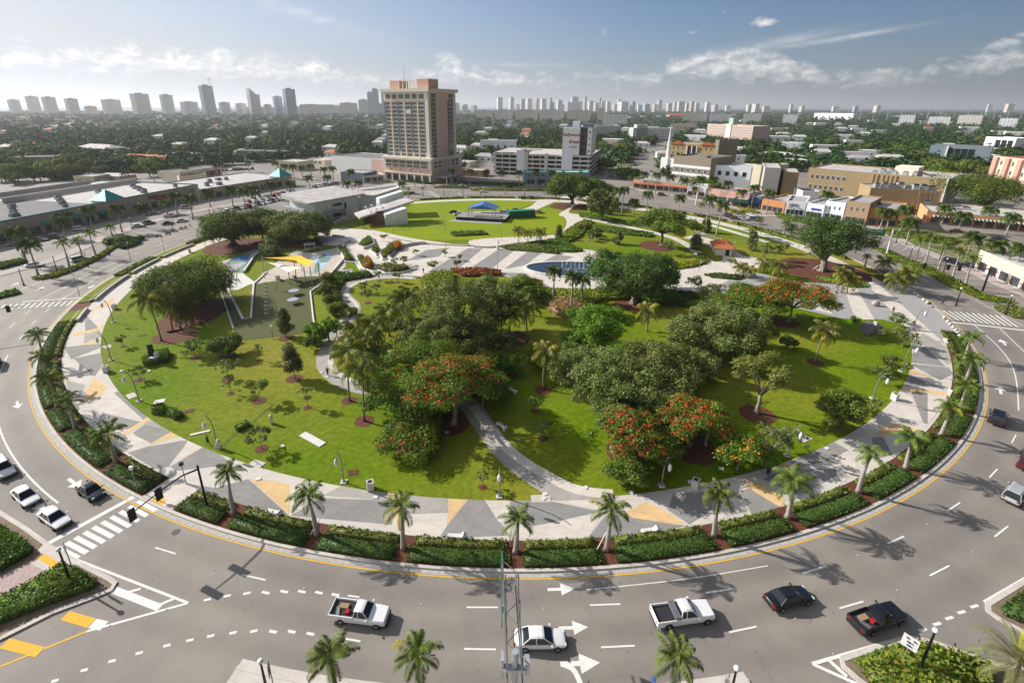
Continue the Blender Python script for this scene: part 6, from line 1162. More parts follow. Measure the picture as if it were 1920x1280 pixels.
for A,B,d,yt,mt,rf,l_ in[((1413,300),(1480,308),20,283,m_whb,m_roofw,'white two storey building with a hipped roof behind the tan blocks'),((1482,318),(1512,318),14,300,m_wht,m_roofw,'small white building with curved roof edge'),((1353,290),(1392,292),14,275,m_whb,m_roofw,'low white building right of the tiled apartments'),((1446,250),(1478,250),14,240,m_cream,m_roofw,'low cream hall with flat roof in the right trees'),
                            ((1521,288),(1585,290),16,272,m_wht,m_roofw,'white stepped house group in the right trees'),((1614,303),(1652,305),16,296,m_wht,m_tile,'house with a bright orange tiled roof in the right trees'),((866,330),(905,332),12,318,m_ochre,m_roofw,'small ochre building right of the pink tower'),((900,283),(968,284),14,263,m_whb,m_roofg,'white church hall with small cupola behind the garage'),
                            ((850,312),(880,314),12,302,m_cream,m_roofw,'cream house beside the pink tower'),((1255,222),(1300,222),30,214,m_salmon,m_tile,'pink hall with orange roof far along the avenue'),((1258,245),(1304,246),16,232,m_beige,m_roofw,'beige flats with brown middle along the avenue'),((1525,224),(1598,226),40,212,m_wht,m_roofw,'wide white sports hall in the distant trees'),
                            ((145,292),(205,296),18,271,m_cream,m_roofw,'long house with white metal roof on the left'),((192,290),(258,292),16,279,m_beige,m_roofw,'second long house with white metal roof on the left'),((220,308),(305,312),14,290,m_ochre,m_tile,'mission style ochre building behind the left shops'),((308,300),(392,304),14,287,m_beige,m_roofg,'long beige and green flat roofed building on the left'),
                            ((20,318),(108,316),16,295,m_taup,m_roofd,'grey brown two storey flats at the left edge'),((140,343),(178,344),12,330,m_beige,m_roofg,'small beige house with grey roof on the left'),((176,338),(226,340),12,326,m_beige,m_roofw,'house with a pink white hipped roof on the left'),((445,297),(530,300),16,282,m_taup,m_roofd,'low brick red flats behind the far palms'),((0,276),(60,278),14,266,m_beige,m_tile,'row house with red roof at the left edge')]:
    b=Bd('house' if 'house' in l_ else 'building',A,B,d,yt,l_)
    if rf in(m_tile,)or 'hipped' in l_ or 'metal' in l_:
        b.body(mt,rf,0,z1=b.H*.75);W,D,z_=b.W,b.D,b.H*.75;m=MB();m.add([(-.6,-.6,z_),(W+.6,-.6,z_),(W+.6,D+.6,z_),(-.6,D+.6,z_),(D*.45,D/2,b.H*1.05),(W-D*.45,D/2,b.H*1.05)],[(0,1,5,4),(1,2,5),(2,3,4,5),(3,0,4),(3,2,1,0)]);b.part('roof',m,rf)
    else:b.body(mt,rf,.4)
    nn=max(2,min(6,int(b.W/7)));b.wins('f',nn,1,1,b.W-1,b.H*.2,b.H*.65,.35,.6)
# ------------------------------------------------------------------ vehicles
m_tyre=M('tyre',(.015,.015,.016),rough=.8);m_rim=M('rim',(.35,.36,.37),rough=.35,metal=.7);m_cg=M('car_glass',(.012,.016,.02),rough=.08,var=.1,spec=.6);m_hl=M('lamp_glass',(.6,.62,.62),rough=.15);m_tl=M('tail_glass',(.30,.01,.01),rough=.2);m_trim=M('car_trim',(.03,.03,.032),rough=.6)
PAINT=dict(white=(.80,.80,.80),silver=(.38,.39,.41),black=(.012,.013,.016),blue=(.03,.07,.20),red=(.32,.02,.02),grey=(.12,.13,.14),bluegrey=(.055,.075,.095),maroon=(.10,.015,.02),gold=(.42,.34,.18),green=(.03,.08,.06),yellow=(.62,.36,.05))
def paint(c):return M('paint_'+c,PAINT[c],rough=.28,var=.03,spec=.5,coat=.6)
def loft(m,st,mi=0):
    """st: stations (x, half width low, half width belt, z low, z shoulder, z top); eight points each"""
    k=len(m.v);n=8
    for x,wl_,wb,zl,zs,zt in st:
        for y,z in((-wl_*.8,zl),(-wl_,zl+.12),(-wb,zs),(-wb*.88,zt),(wb*.88,zt),(wb,zs),(wl_,zl+.12),(wl_*.8,zl)):m.v.append((x,y,z))
    for i in range(len(st)-1):
        for j in range(n):m.f.append((k+i*n+j,k+i*n+(j+1)%n,k+(i+1)*n+(j+1)%n,k+(i+1)*n+j));m.m.append(mi)
    m.f.append(tuple(k+j for j in range(n))[::-1]);m.m.append(mi);b=k+(len(st)-1)*n;m.f.append(tuple(b+j for j in range(n)));m.m.append(mi)
CARS={}
def carparts(kind,col):
    """list of (part name, mesh, location) for one kind and colour; +x is forward"""
    if(kind,col)in CARS:return CARS[(kind,col)]
    pc=paint(col);out=[];W=.88
    L=dict(sedan=2.35,suv=2.35,pickup=2.75,crew=2.9,beetle=2.05,van=2.5)[kind];zb=dict(sedan=.88,suv=1.02,pickup=1.05,crew=1.12,beetle=.86,van=1.05)[kind]
    if kind in('suv','crew','van'):W=.96
    if kind in('pickup',):W=.93
    m=MB();h0=zb-.06
    if kind in('pickup','crew'):
        xc=-.35 if kind=='pickup' else-.55
        loft(m,[(L,W*.80,W*.84,.38,.62,.80),(L-.12,W*.92,W*.95,.32,.72,h0-.05),(L-.9,W*.97,W,.30,.82,h0),(.95,W*.98,W,.30,.86,zb),(xc,W*.98,W,.30,.86,zb)])
        m.box(((xc-L)/2,0,.58),(L+xc,W*1.9,.5)); 
        for s_ in(-1,1):m.box(((xc-L)/2,s_*(W-.06),.95),(L+xc,.12,.32))
        m.box((-L+.05,0,.92),(.1,W*2,.4));x0,x1,x2,x3=xc+.02,xc+.12,(.55 if kind=='pickup' else .50),1.15;zr=dict(pickup=1.62,crew=1.78)[kind]
        bed=MB();bed.box(((xc-L)/2,0,.86),(L+xc-.1,W*1.7,.06));out.append(('bed_liner',bed.mesh('bed_liner',m_trim),None))
        if kind=='pickup':
            bx=MB();bx.box((-1.6,.2,.98),(.9,.5,.2));bx.box((-1.1,-.3,1.0),(.4,.4,.22),mi=1);bx.box((-2.0,-.3,.95),(.3,.9,.1),.3,mi=2);out.append(('cargo',bx.mesh('cargo',[M('cardboard',(.30,.20,.11)),m_red,m_rim]),None))
        else:
            bx=MB();bx.box((xc-.32,0,1.2),(.55,W*1.8,.3));out.append(('tool_box',bx.mesh('tool_box',m_rim),None))
    elif kind=='beetle':
        loft(m,[(L,.42,.5,.35,.50,.60),(L-.25,.68,.76,.28,.62,.74),(1.0,.80,.84,.25,.68,.86),(0,.84,.86,.24,.70,.88),(-1.0,.82,.84,.25,.68,.90),(-L+.35,.70,.76,.30,.60,.80),(-L,.45,.5,.36,.50,.60)])
        for sx in(1.25,-1.3):
            for s_ in(-1,1):m.sphere((sx,s_*.66,.42),.48,0,10,5,(1.05,.42,.85),True)
        x0,x1,x2,x3=-1.45,-.55,.42,1.0;zr=1.50
    else:
        tr=dict(sedan=.95,suv=zb,van=zb)[kind]
        loft(m,[(L,W*.72,W*.78,.36,.52,.60),(L-.18,W*.90,W*.94,.26,.60,.70),(L-.75,W*.97,W,.22,.68,zb-.10),(1.0,W*.98,W,.22,.72,zb),(-.9,W*.98,W,.22,.74,zb+.03),(-L+.5,W*.97,W*.99,.24,.74,tr-.01),(-L+.08,W*.88,W*.93,.30,.70,tr-.10),(-L,W*.80,W*.84,.40,.60,.80)])
        if kind=='sedan':x0,x1,x2,x3=-1.62,-.95,.28,1.12;zr=1.42
        else:x0,x1,x2,x3=-L+.12,-L+.45,.45,1.15;zr=1.74
    out.append(('body',m.mesh('body',pc,kind not in('pickup','crew')),None));wb=W*.88;wr=W*.66
    zc=zb-.03
    P8={'b0l':(x0,-wb,zc),'b0r':(x0,wb,zc),'b3l':(x3,-wb,zc),'b3r':(x3,wb,zc),'t1l':(x1,-wr,zr-.05),'t1r':(x1,wr,zr-.05),'t2l':(x2,-wr,zr-.05),'t2r':(x2,wr,zr-.05)}
    g_=lambda*k:[P8[q]for q in k]
    def pane(name,pts,th=.0):
        c=[sum(p[i]for p in pts)/len(pts)for i in range(3)];mm=MB();n=len(pts);mm.add(list(pts)+[tuple(p[i]*.9+c[i]*.1-(0,0,.04)[i]for i in range(3))for p in pts],[tuple(range(n)),tuple(range(2*n-1,n-1,-1))]+[(i,i+n,(i+1)%n+n,(i+1)%n)for i in range(n)],0);out.append((name,mm.mesh(name,m_cg),None))
    pane('windscreen',g_('b3r','t2r','t2l','b3l'));pane('rear_window',g_('b0l','t1l','t1r','b0r'));pane('side_window',g_('b0l','b3l','t2l','t1l'));pane('side_window',g_('b0r','t1r','t2r','b3r'))
    m=MB();e=.03;xm=(x1+x2)/2
    loftp=[(x1-.08,wr*.96,zr-.03),(x1+.1,wr,zr+.02),(xm,wr*1.01,zr+.05),(x2-.1,wr,zr+.02),(x2+.06,wr*.96,zr-.03)];k=len(m.v)
    for x,y,z in loftp:m.v+=[(x,-y-.02,z-.07),(x,-y*.8,z),(x,y*.8,z),(x,y+.02,z-.07)]
    for i in range(4):
        for j in range(3):m.f.append((k+i*4+j,k+(i+1)*4+j,k+(i+1)*4+j+1,k+i*4+j+1));m.m.append(0)
    for s_ in(-1,1):   # pillars
        for a,c in(((x0,s_*wb,zc),(x1,s_*wr,zr-.04)),((x3,s_*wb,zc),(x2,s_*wr,zr-.04)),((xm-.05,s_*(wb+.01),zc),(xm-.05,s_*(wr+.01),zr-.04))):m.tube([a,c],.045,5)
    if kind in('beetle',):m.box((xm+.1,0,zr+.045),(.55,.8,.02),mi=1)
    out.append(('roof',m.mesh('roof',[pc,m_cg]),None))
    wh=MB();wh.tube([(0,-.11,0),(0,.11,0)],.33 if kind not in('crew','suv')else .38,16,0);wh.tube([(0,-.125,0),(0,.125,0)],.2,10,1);wm_=wh.mesh('wheel',[m_tyre,m_rim]);rr=.33 if kind not in('crew','suv')else .38
    fx=L-(.85 if kind!='beetle' else .8);rx=-L+(.95 if kind not in('pickup','crew')else 1.15)
    for x in(fx,rx):
        for s_ in(-1,1):out.append(('wheel',wm_,(x,s_*(W-.09),rr)))
    hl=MB();hl.box((0,0,0),(.10,.30,.13));hm_=hl.mesh('headlight',m_hl);tl_=MB();tl_.box((0,0,0),(.08,.26,.18));tm_=tl_.mesh('tail_light',m_tl)
    for s_ in(-1,1):out.append(('headlight',hm_,(L-.10,s_*W*.68,.62 if zb<1 else .74)));out.append(('tail_light',tm_,(-L+.03,s_*W*.70,.74 if zb<1 else .85)))
    bm_=MB();bm_.box((0,0,0),(.16,W*1.7,.16));bme=bm_.mesh('bumper',m_trim if col not in('white',)or kind in('pickup','crew')else m_trim);out.append(('bumper',bme,(L-.02,0,.40)));out.append(('bumper',bme,(-L+.02,0,.42)))
    mr=MB();mr.box((0,0,0),(.12,.2,.12));mme=mr.mesh('mirror',pc); 
    for s_ in(-1,1):out.append(('mirror',mme,(x3-.15,s_*(W+.1),zb+.05)))
    CARS[(kind,col)]=out;return out
JOINED={}
def joined(kind,col):
    if(kind,col)in JOINED:return JOINED[(kind,col)]
    v,f,mi,mats=[],[],[],[]
    for n_,me,loc in carparts(kind,col):
        k=len(v);o=loc or(0,0,0);v+=[(p.co[0]+o[0],p.co[1]+o[1],p.co[2]+o[2])for p in me.vertices]
        idx=[]
        for m_ in me.materials:
            if m_ not in mats:mats.append(m_)
            idx.append(mats.index(m_))
        for p in me.polygons:f.append(tuple(q+k for q in p.vertices));mi.append(idx[p.material_index])
    me=bpy.data.meshes.new('car');me.from_pydata(v,[],f)
    for m_ in mats:me.materials.append(m_)
    me.polygons.foreach_set('material_index',mi);JOINED[(kind,col)]=me;return me
NK=dict(sedan='car',suv='car',pickup='pickup_truck',crew='pickup_truck',beetle='car',van='van')
def vehicle(kind,col,x,y,ang,label,full=True,group=None,z=.0,P_=None,s=1.0):
    p=P_ or G(x,y);cat={'pickup_truck':'pickup truck','car':'car','van':'van'}[NK[kind]]
    if not full:
        o=bpy.data.objects.new(NK[kind],joined(kind,col));COL.objects.link(o);o.location=(*p,z);o.rotation_euler=(0,0,ang);return tag(o,label,cat,group)
    r=root(NK[kind],(*p,z),ang,label,cat,group);r.scale=(s,s,s)
    for n_,me,loc in carparts(kind,col):
        o=inst(n_,me,r,loc or(0,0,0))
        if n_=='body':
            if kind in('pickup','crew'):md=o.modifiers.new('round','BEVEL');md.width=.07;md.segments=2;md.limit_method='ANGLE'
            else:md=o.modifiers.new('round','SUBSURF');md.levels=md.render_levels=2
    return r
def along(x,y,s=1):return tang(x,y,s)
vehicle('pickup','white',676,1157,along(676,1157),'white single cab pickup with clutter in its dark bed, on the near lanes');vehicle('sedan','white',1012,1204,along(1012,1204),'white sedan passing beneath the steel sign truss');vehicle('crew','white',1278,1158,along(1278,1158),'white crew cab pickup with a tool box behind its cab')
vehicle('sedan','black',1477,1127,along(1477,1127),'dark sedan with glowing red tail lights on the near lanes');vehicle('pickup','black',1642,1166,along(1642,1166),'black pickup beside the triangular island');vehicle('suv','silver',1902,932,along(1902,932),'silver hatchback at the right edge of the ring road');vehicle('suv','black',1868,788,along(1868,788),'black sport utility car on the right lanes');vehicle('sedan','maroon',1925,872,along(1925,872),'dark red car cut off by the right edge')
vehicle('suv','white',8,884,along(8,884),'white sunroof car, last of the three waiting on the left');vehicle('sedan','white',50,935,along(50,935),'white sedan in the middle of the waiting queue');vehicle('sedan','white',104,976,along(104,976),'white sedan stopped first at the stop line');vehicle('beetle','bluegrey',172,926,along(172,926),'round blue grey bug shaped car at the inner stop line')
vehicle('van','maroon',-16,690,along(-16,690),'dark red van entering at the left edge',s=1.2)
for x,y,a,k,c,l_ in[(150,489,60,'suv','white','white car parked at the end of the left median'),(66,500,20,'sedan','white','white car half hidden behind the left palm cluster'),(76,452,25,'sedan','silver','silver car in the left frontage behind the palms'),(30,460,25,'sedan','silver','pale car at the left edge of the shop front'),(104,446,22,'suv','grey','grey hatchback parked before the teal awning'),(150,432,20,'suv','white','white car under the green letters of the shop row'),
                          (258,426,55,'sedan','white','white car left of the dark blue one by the kerb'),(279,420,50,'suv','silver','silver car parked behind the white one near the palms'),(315,421,48,'sedan','green','dark green sedan at the frontage kerb'),(341,416,50,'sedan','white','white sedan right of the dark green one'),(320,407,45,'crew','white','large white pickup parked across the shrubs'),(290,402,40,'sedan','silver','silver car near the red letters of the shop row'),(350,391,35,'van','white','white van under the right end of the shop row')]:
    vehicle(k,c,x,y,radians(a),l_)
def rowcars(p0,p1,n,ang,cols,fmt,jit=.3,skip=()):
    a,b=G(*p0),G(*p1);rr_=random.Random(int(p0[0]))
    for i in range(n):
        if i in skip:continue
        t=i/max(1,n-1);c=cols[i%len(cols)]if isinstance(cols,(list,tuple))else cols
        vehicle(rr_.choice(['sedan','suv','sedan','van' if c=='white' else 'suv']),c,0,0,radians(ang)+rr_.choice([0,pi]),f'{c} car, {nth(i)} from the left '+fmt,False,P_=(a[0]+(b[0]-a[0])*t+rr_.uniform(-jit,jit),a[1]+(b[1]-a[1])*t))
rowcars((425,398),(545,371),14,140,['white','silver','black','white','red','white','blue','silver','white','grey','black','white','silver','red'],'in the front row of the far left car park')
rowcars((430,388),(550,360),12,140,['black','white','grey','red','white','white','silver','red','yellow','blue','white','grey'],'in the second row of the far left car park',skip=(0,1,2))
rowcars((590,352),(632,345),7,150,['black','white','silver','blue','black','grey','white'],'in the far car park behind the arts building')
rowcars((398,322),(470,318),9,60,['black','grey','blue','silver','white','black','grey','red','silver'],'in the lot behind the brick shops')
rowcars((60,345),(60,347),1,10,['silver'],'alone in the empty lot at the left edge')
for i,(x,y,c)in enumerate([(1147,332,'black'),(1162,325,'silver'),(1172,322,'red'),(1180,327,'grey'),(1190,311,'black'),(1194,309,'white'),(1181,311,'silver'),(1224,286,'black'),(1230,289,'white')]):vehicle('sedan',c,x,y,radians(66),f'{c} car on the avenue beside the steeple, {nth(i)} in line',False)
for x,y,a,k,c,l_ in[(1241,367,-25,'suv','black','black car before the orange awnings'),(1367,407,-40,'suv','maroon','maroon car at the orange shop corner'),(1378,411,-40,'sedan','maroon','dark red car beside the maroon one'),(1392,412,-45,'sedan','silver','silver car before the white shopfronts'),(1415,414,-45,'suv','bluegrey','blue grey car before the white shopfronts'),(1784,494,-60,'suv','black','black car parked by the pink shopfront'),(1822,500,-60,'sedan','grey','dark car half behind the palms by the pink shopfront'),(1795,436,-30,'sedan','maroon','maroon car before the striped awning'),(1830,442,-30,'suv','grey','grey car before the striped awning'),(1874,450,-30,'sedan','black','black car before the striped awning'),(1408,405,-45,'sedan','white','white car at the kerb under the blue letters'),
                          (907,361,0,'sedan','white','white car alone on the far side of the ring'),(957,352,0,'sedan','black','black car before the blue grey block, left'),(1012,350,0,'sedan','silver','silver car before the blue grey block, middle'),(1025,350,0,'sedan','black','black car before the blue grey block, right'),(867,350,10,'sedan','white','white car by the tower entrance'),(1268,355,-20,'van','black','dark van by the corner shops'),(948,401,0,'van','white','white van beside the stage'),(862,404,20,'crew','white','white pickup left of the blue tent'),(852,400,15,'sedan','black','black car left of the white pickup by the tent'),(1009,399,80,'van','yellow','yellow lorry cab behind the green container'),(936,404,-30,'sedan','white','white car right of the blue tent'),(950,398,70,'sedan','black','black car behind the green container, left'),(966,396,60,'sedan','blue','blue car behind the green container, right'),
                          (1220,322,66,'sedan','silver','silver car parked behind the corner shops'),(1210,345,-22,'sedan','black','black car on the roof deck above the orange awnings, left'),(1232,346,-22,'sedan','grey','grey car on the roof deck above the orange awnings, right'),(1316,362,-22,'sedan','white','white car in the lot by the mural'),(1323,358,-22,'sedan','silver','silver car in the lot by the mural')]:
    vehicle(k,c,x,y,radians(a),l_,full=(x>1700))
# ------------------------------------------------------------------ lamps, signals, signs
m_pole=M('pole_grey',(.30,.31,.31),rough=.45,metal=.3);m_lum=M('lamp_white',(.80,.80,.82),rough=.3,var=.02);m_blk=M('street_black',(.015,.015,.017),rough=.45)
def park_lamp(bx,by,tx,ty,label,side=None):
    """slim curved mast with a drop-shaped white lantern hanging from a short arm"""
    B=G(bx,by);h=max(5.2,min(hgt(B,(bx+tx)/2,ty),7.2));r=root('park_lamp',(*B,.13),0,label,'street lamp','curved lamps of the park walk');d=(CX-B[0],CY-B[1]);q=hypot(*d);o_=(-d[0]/q,-d[1]/q)
    m=MB();m.tube([(0,0,0),(0,0,h*.5),(o_[0]*.15,o_[1]*.15,h*.75),(o_[0]*.5,o_[1]*.5,h*.92),(o_[0]*.9,o_[1]*.9,h)],[.10,.085,.07,.06,.045],8);m.build('mast',m_pole,r)
    m=MB();m.box((0,0,.06),(.75,.75,.14));m.box((0,0,.2),(.35,.35,.2),mi=1);m.build('base',[m_concw,m_pole],r)
    a=(o_[0]*.35,o_[1]*.35,h*.84);e=(o_[0]*1.2+.0,o_[1]*1.2,h*.82);m=MB();m.tube([a,((a[0]+e[0])/2,(a[1]+e[1])/2,h*.86),e],.03,6);m.build('arm',m_pole,r)
    m=MB();m.sphere((0,0,0),.30,0,10,8,(.8,.8,1.9));o=m.build('lantern',m_lum,r,smooth=True);o.location=(e[0],e[1],e[2]-.45)
LP=[(213,605,186,560),(209,676,175,622),(261,753,224,693),(408,838,373,775),(645,905,624,840),(936,932,941,867),(1240,912,1263,851),(1475,855,1516,794),(1636,748,1664,713),(1690,697,1730,640),(1712,618,1733,575)]
for i,l_ in enumerate(LP):park_lamp(*l_,f'curved grey park lamp with white lantern, {nth(i)} from the left along the lawn edge')
for i,(x,y,t)in enumerate([(135,515,470),(245,487,450),(310,477,440),(150,556,520),(385,462,425),(655,480,455),(737,438,404),(836,440,412),(833,432,400),(836,475,445),(688,536,488),(656,632,580),(940,452,420),(1105,480,437),(933,508,473),(1371,482,450),(1265,480,454),(1310,510,492),(1390,460,430),(1496,470,425),(1400,400,385),(1478,440,400)]):
    B=G(x,y);h=max(3.5,min(hy(B,t),9));r=root('lamp_post',(*B,.13),0,f'slim grey lamp post with a small white head, {nth(i)} of those inside the park','street lamp','slim lamp posts');m=MB();m.tube([(0,0,0),(0,0,h)],[.09,.05],7);m.build('pole',m_pole,r);m=MB();m.sphere((.35,0,h*.85),.2,0,8,6,(1,1,1.5));m.tube([(0,0,h*.86),(.35,0,h*.9)],.03,5);m.build('head',m_lum,r)
def street_lamp(bx,by,h,label,globe=True,B=None):
    B=B or G(bx,by);r=root('street_lamp',(*B,.1),0,label,'street lamp');m=MB();m.tube([(0,0,0),(0,0,.25),(0,0,.5),(0,0,h)],[.28,.26,.13,.08],10);m.build('post',m_blk,r);m=MB();m.tube([(0,0,h),(0,0,h+.12)],[.10,.2],10);m.sphere((0,0,h+.25),.24,1,12,8,(1,1,.85));m.build('globe',[m_blk,m_lum],r);return r
street_lamp(134,1093,4.2,'black lamp post with white globe in the near corner hedge');street_lamp(1722,1257,4.6,'black lamp post with white globe on the triangular island');street_lamp(502,1300,3.6,'black lamp post with white globe at the near left kerb');street_lamp(1365,1320,4.0,'black lamp post with white globe at the near edge by the single palm');street_lamp(1792,573,4.2,'black lamp post by the right signal mast');street_lamp(1885,590,4.4,'black lamp post in the bed beyond the right crosswalk')
for i,(x,y)in enumerate([(107,508),(205,479),(45,535),(248,430),(325,435),(165,500),(395,412),(1646,466),(1704,489),(1762,487),(1768,513),(1816,508),(1680,455),(1325,384),(1452,396),(1545,420),(545,378),(497,386)]):street_lamp(x,y,4.2,f'black street lamp with white globe in the outer street rows, {nth(i)} placed')
# traffic signals
def sighead(r,p,rz,n=3,back=True):
    m=MB();m.box((0,0,0),(.40,.28,1.15));m.box((0,.16,0),(.75,.03,1.5))
    for k in range(n):m.tube([(0,-.13,.36-.36*k),(0,-.34,.34-.36*k)],[.16,.17],8)
    o=m.build('signal_head',m_blk,r);o.location=p;o.rotation_euler=(0,0,rz);return o
B=G(389,951);r=root('traffic_signal',(*B,.12),0,'black curved traffic signal mast with two heads over the left crosswalk','traffic signal');h=5.9
e=G(247,968,5.6);a=G(299,930,6.1);dx=(e[0]-B[0],e[1]-B[1]);m=MB();m.tube([(0,0,0),(0,0,.5),(0,0,h)],[.22,.15,.12],10);m.sphere((0,0,h+.1),.16,0,8,5);m.build('mast',m_blk,r)
m=MB();m.tube([(0,0,h-.3),(dx[0]*.25,dx[1]*.25,h+.25),(dx[0]*.55,dx[1]*.55,h+.25),(dx[0]*1.05,dx[1]*1.05,h-.1)],[.11,.09,.075,.05],8);m.build('arm',m_blk,r)
tg_=along(247,968);sighead(r,(dx[0]*1.0,dx[1]*1.0,h-.15),tg_-pi/2);sighead(r,(dx[0]*.62,dx[1]*.62,h+.1),tg_-pi/2);m=MB();m.box((0,0,.05),(1.3,1.1,.1));m.build('base',m_concw,r)
B=G(1842,546);e=G(1731,498,5.9);r=root('traffic_signal',(*B,.1),0,'black traffic signal mast reaching over the right approach','traffic signal');h=6.3;dx=(e[0]-B[0],e[1]-B[1]);m=MB();m.tube([(0,0,0),(0,0,h)],[.26,.17],10);m.build('mast',m_blk,r);m=MB();m.tube([(0,0,h-.2),(dx[0],dx[1],h-.1)],[.13,.07],8);m.build('arm',m_blk,r)
for t in(.98,.62,.45):sighead(r,(dx[0]*t,dx[1]*t,h-.5),radians(-60))
B=G(-70,640);r=root('traffic_signal',(*B,.1),0,'black signal arm poking in at the left edge by the crosswalk','traffic signal');e=G(44,576,5.6);dx=(e[0]-B[0],e[1]-B[1]);m=MB();m.tube([(0,0,0),(0,0,6)],[.22,.14],8);m.tube([(0,0,5.9),(dx[0],dx[1],5.8)],[.12,.06],8);m.build('mast',m_blk,r);sighead(r,(dx[0]*.78,dx[1]*.78,5.6),along(30,590)-pi/2)
B=G(1131,330);r=root('traffic_signal',(*B,.0),0,'dark signal pole with long arm across the avenue by the garage','traffic signal');m=MB();m.tube([(0,0,0),(0,0,9)],.2,8);m.tube([(0,0,7),(13,-1,7)],.12,6);m.build('mast',m_blk,r);sighead(r,(10,-1,6.7),0)
for i,(x,y,t,l_)in enumerate([(259,905+17,880,'small walk signal post at the left crosswalk corner'),(349,906,872,'short post with a black signal head on the promenade'),(1736,594,571,'grey crossing post by the right bollards'),(797,360,343,'dark pole with signal heads by the far crossing')]):
    B=G(x,y);h=max(2.2,min(hy(B,t),5));r=root('crossing_post',(*B,.13),0,l_,'signal post');m=MB();m.tube([(0,0,0),(0,0,h)],[.07,.05],7);m.build('post',m_pole,r);m=MB();m.box((0,0,h+.1),(.4,.35,.45));m.build('head',m_blk if i else m_lum,r)
# overhead sign truss at the near edge
B=G(966,1222,9.3);r=root('sign_truss',(*B,.1),0,'galvanised overhead sign truss reaching over the near lanes','sign gantry');zt=8.5;m=MB();m.tube([(0,0,0),(0,0,zt+.8)],[.27,.24],16);m.build('column',m_silver,r)
e0=G(956,1082,zt);yl_=min(e0[1]-B[1],15);yl_=max(yl_,9);xa,xb=-.55,.55
for nm_,x_,z_ in(('chord',xa,zt),('chord',xb,zt),('chord',xa,zt-1.6),('chord',xb,zt-1.6)):m=MB();m.tube([(x_,-.6,z_),(x_-.25,yl_*(1 if x_<0 else .78),z_)],.05,6);m.build(nm_,M('gantry_steel',(.13,.14,.155),rough=.5,metal=.3),r)
m=MB()
for k in range(7):
    y0_,y1_=k*yl_/8,(k+1)*yl_/8;u0,u1=(xa,xb)if k%2 else(xb,xa);m.tube([(u0,y0_,zt),(u1,y1_,zt)],.04,5);m.tube([(xa,y0_,zt-1.6*(k%2)),(xa,y1_,zt-1.6*((k+1)%2))],.04,5);m.tube([(xb,y0_,zt-1.6*(k%2)),(xb,y1_*.97,zt-1.6*((k+1)%2))],.04,5)
m.build('lattice',M('gantry_steel',(.13,.14,.155)),r)
for y_,w_ in((yl_*.82,3.6),(yl_*.48,2.6)):m=MB();m.box((xa-.35,y_,zt-.8),(.08,w_,.7));m.box((xa-.25,y_,zt-.8),(.10,.12,.8),mi=1);m.build('sign_panel',[m_gsign,m_silver],r)
m=MB();m.box((0,-.1,zt-.8),(1.7,.5,.2));m.box((.9,.2,zt-.9),(.35,.9,.9));m.box((-.9,.2,zt-.9),(.2,.7,1.9));m.build('bracket',m_silver,r)
def signpost(x,y,h,label,panels,rz=0,name='road_sign',tw=(.9,.9)):
    B=G(x,y);r=root(name,(*B,.12),rz,label,'sign');m=MB();m.tube([(0,0,0),(0,0,h)],.05,6);m.build('post',m_pole,r)
    for z_,w_,hh,mt in panels:m=MB();m.box((0,-.06,z_),(w_,.04,hh));m.build('panel',mt,r)
    return r
r=signpost(1688,1250,3.6,'white route guide sign board on the triangular island',[(3.0,1.1,1.3,m_white)],-.9);[text(None,s_,.22,x_,-.09,z_,M('sign_blue',(.03,.08,.35))if k%2 else m_dark,parent=r)for k,(s_,x_,z_)in enumerate([('17',-.25,3.3),('95',.25,3.3),('US 1',0,2.95),('820',.0,2.6)])]
signpost(141,1078,4.4,'white route board seen edge on beside the near corner lamp',[(3.6,.9,1.1,m_metal)],-.6);signpost(516,1300,3.4,'edge on street sign beside the near left lamp',[(3.0,.9,1.2,m_metal)],-1.2);signpost(1218,1330,4.6,'blue sign seen edge on at the near edge',[(3.6,.35,.7,M('sign_blue',(.03,.08,.35)))],-1.1);signpost(1352,1330,4.2,'white sign seen edge on beside the single near palm',[(3.4,.4,.8,m_metal)],-1.2);signpost(1098,1330,3.4,'thin brown post with red plate at the near edge',[(3.0,.4,.4,m_red)],0)
B=G(1662,478);r=root('guide_sign',(*B,.1),radians(-22),'large green road guide sign on a pale pole','sign');m=MB();m.tube([(0,0,0),(0,0,8.5)],[.3,.2],10);m.build('pole',m_concw,r);hs=7.2;m=MB();m.box((-4.6,-.3,hs),(5.2,.1,2.0));m.box((-2,-.1,hs),(4.6,.12,.15),mi=1);m.build('panel',[m_gsign,m_pole],r)
text(None,'Hollywood Blvd',.62,-4.8,-.37,hs+.25,m_white,parent=r);text(None,'EAST',.55,-4.8,-.37,hs-.6,m_white,parent=r)
B=G(1305,384);r=root('flag_pole',(*B,.1),0,'tall white pole carrying a green and gold banner','flag pole');m=MB();m.tube([(0,0,0),(0,0,9.5)],[.45,.35],10);m.build('pole',m_concw,r);m=MB()
m.add([(-.3-2.6*t,.15*sin(t*6),8.9-1.2*t*s_-2.3*s_)for t in(0,.33,.66,1)for s_ in(0,.5,1)],[(i*3+j,i*3+j+1,i*3+j+4,i*3+j+3)for i in range(3)for j in range(2)]);me_=m.build('banner',[M('flag_green',(.01,.13,.08)),M('flag_gold',(.55,.30,.04))],r);me_.data.polygons[1].material_index=1;me_.data.polygons[3].material_index=1;me_.data.polygons[5].material_index=1
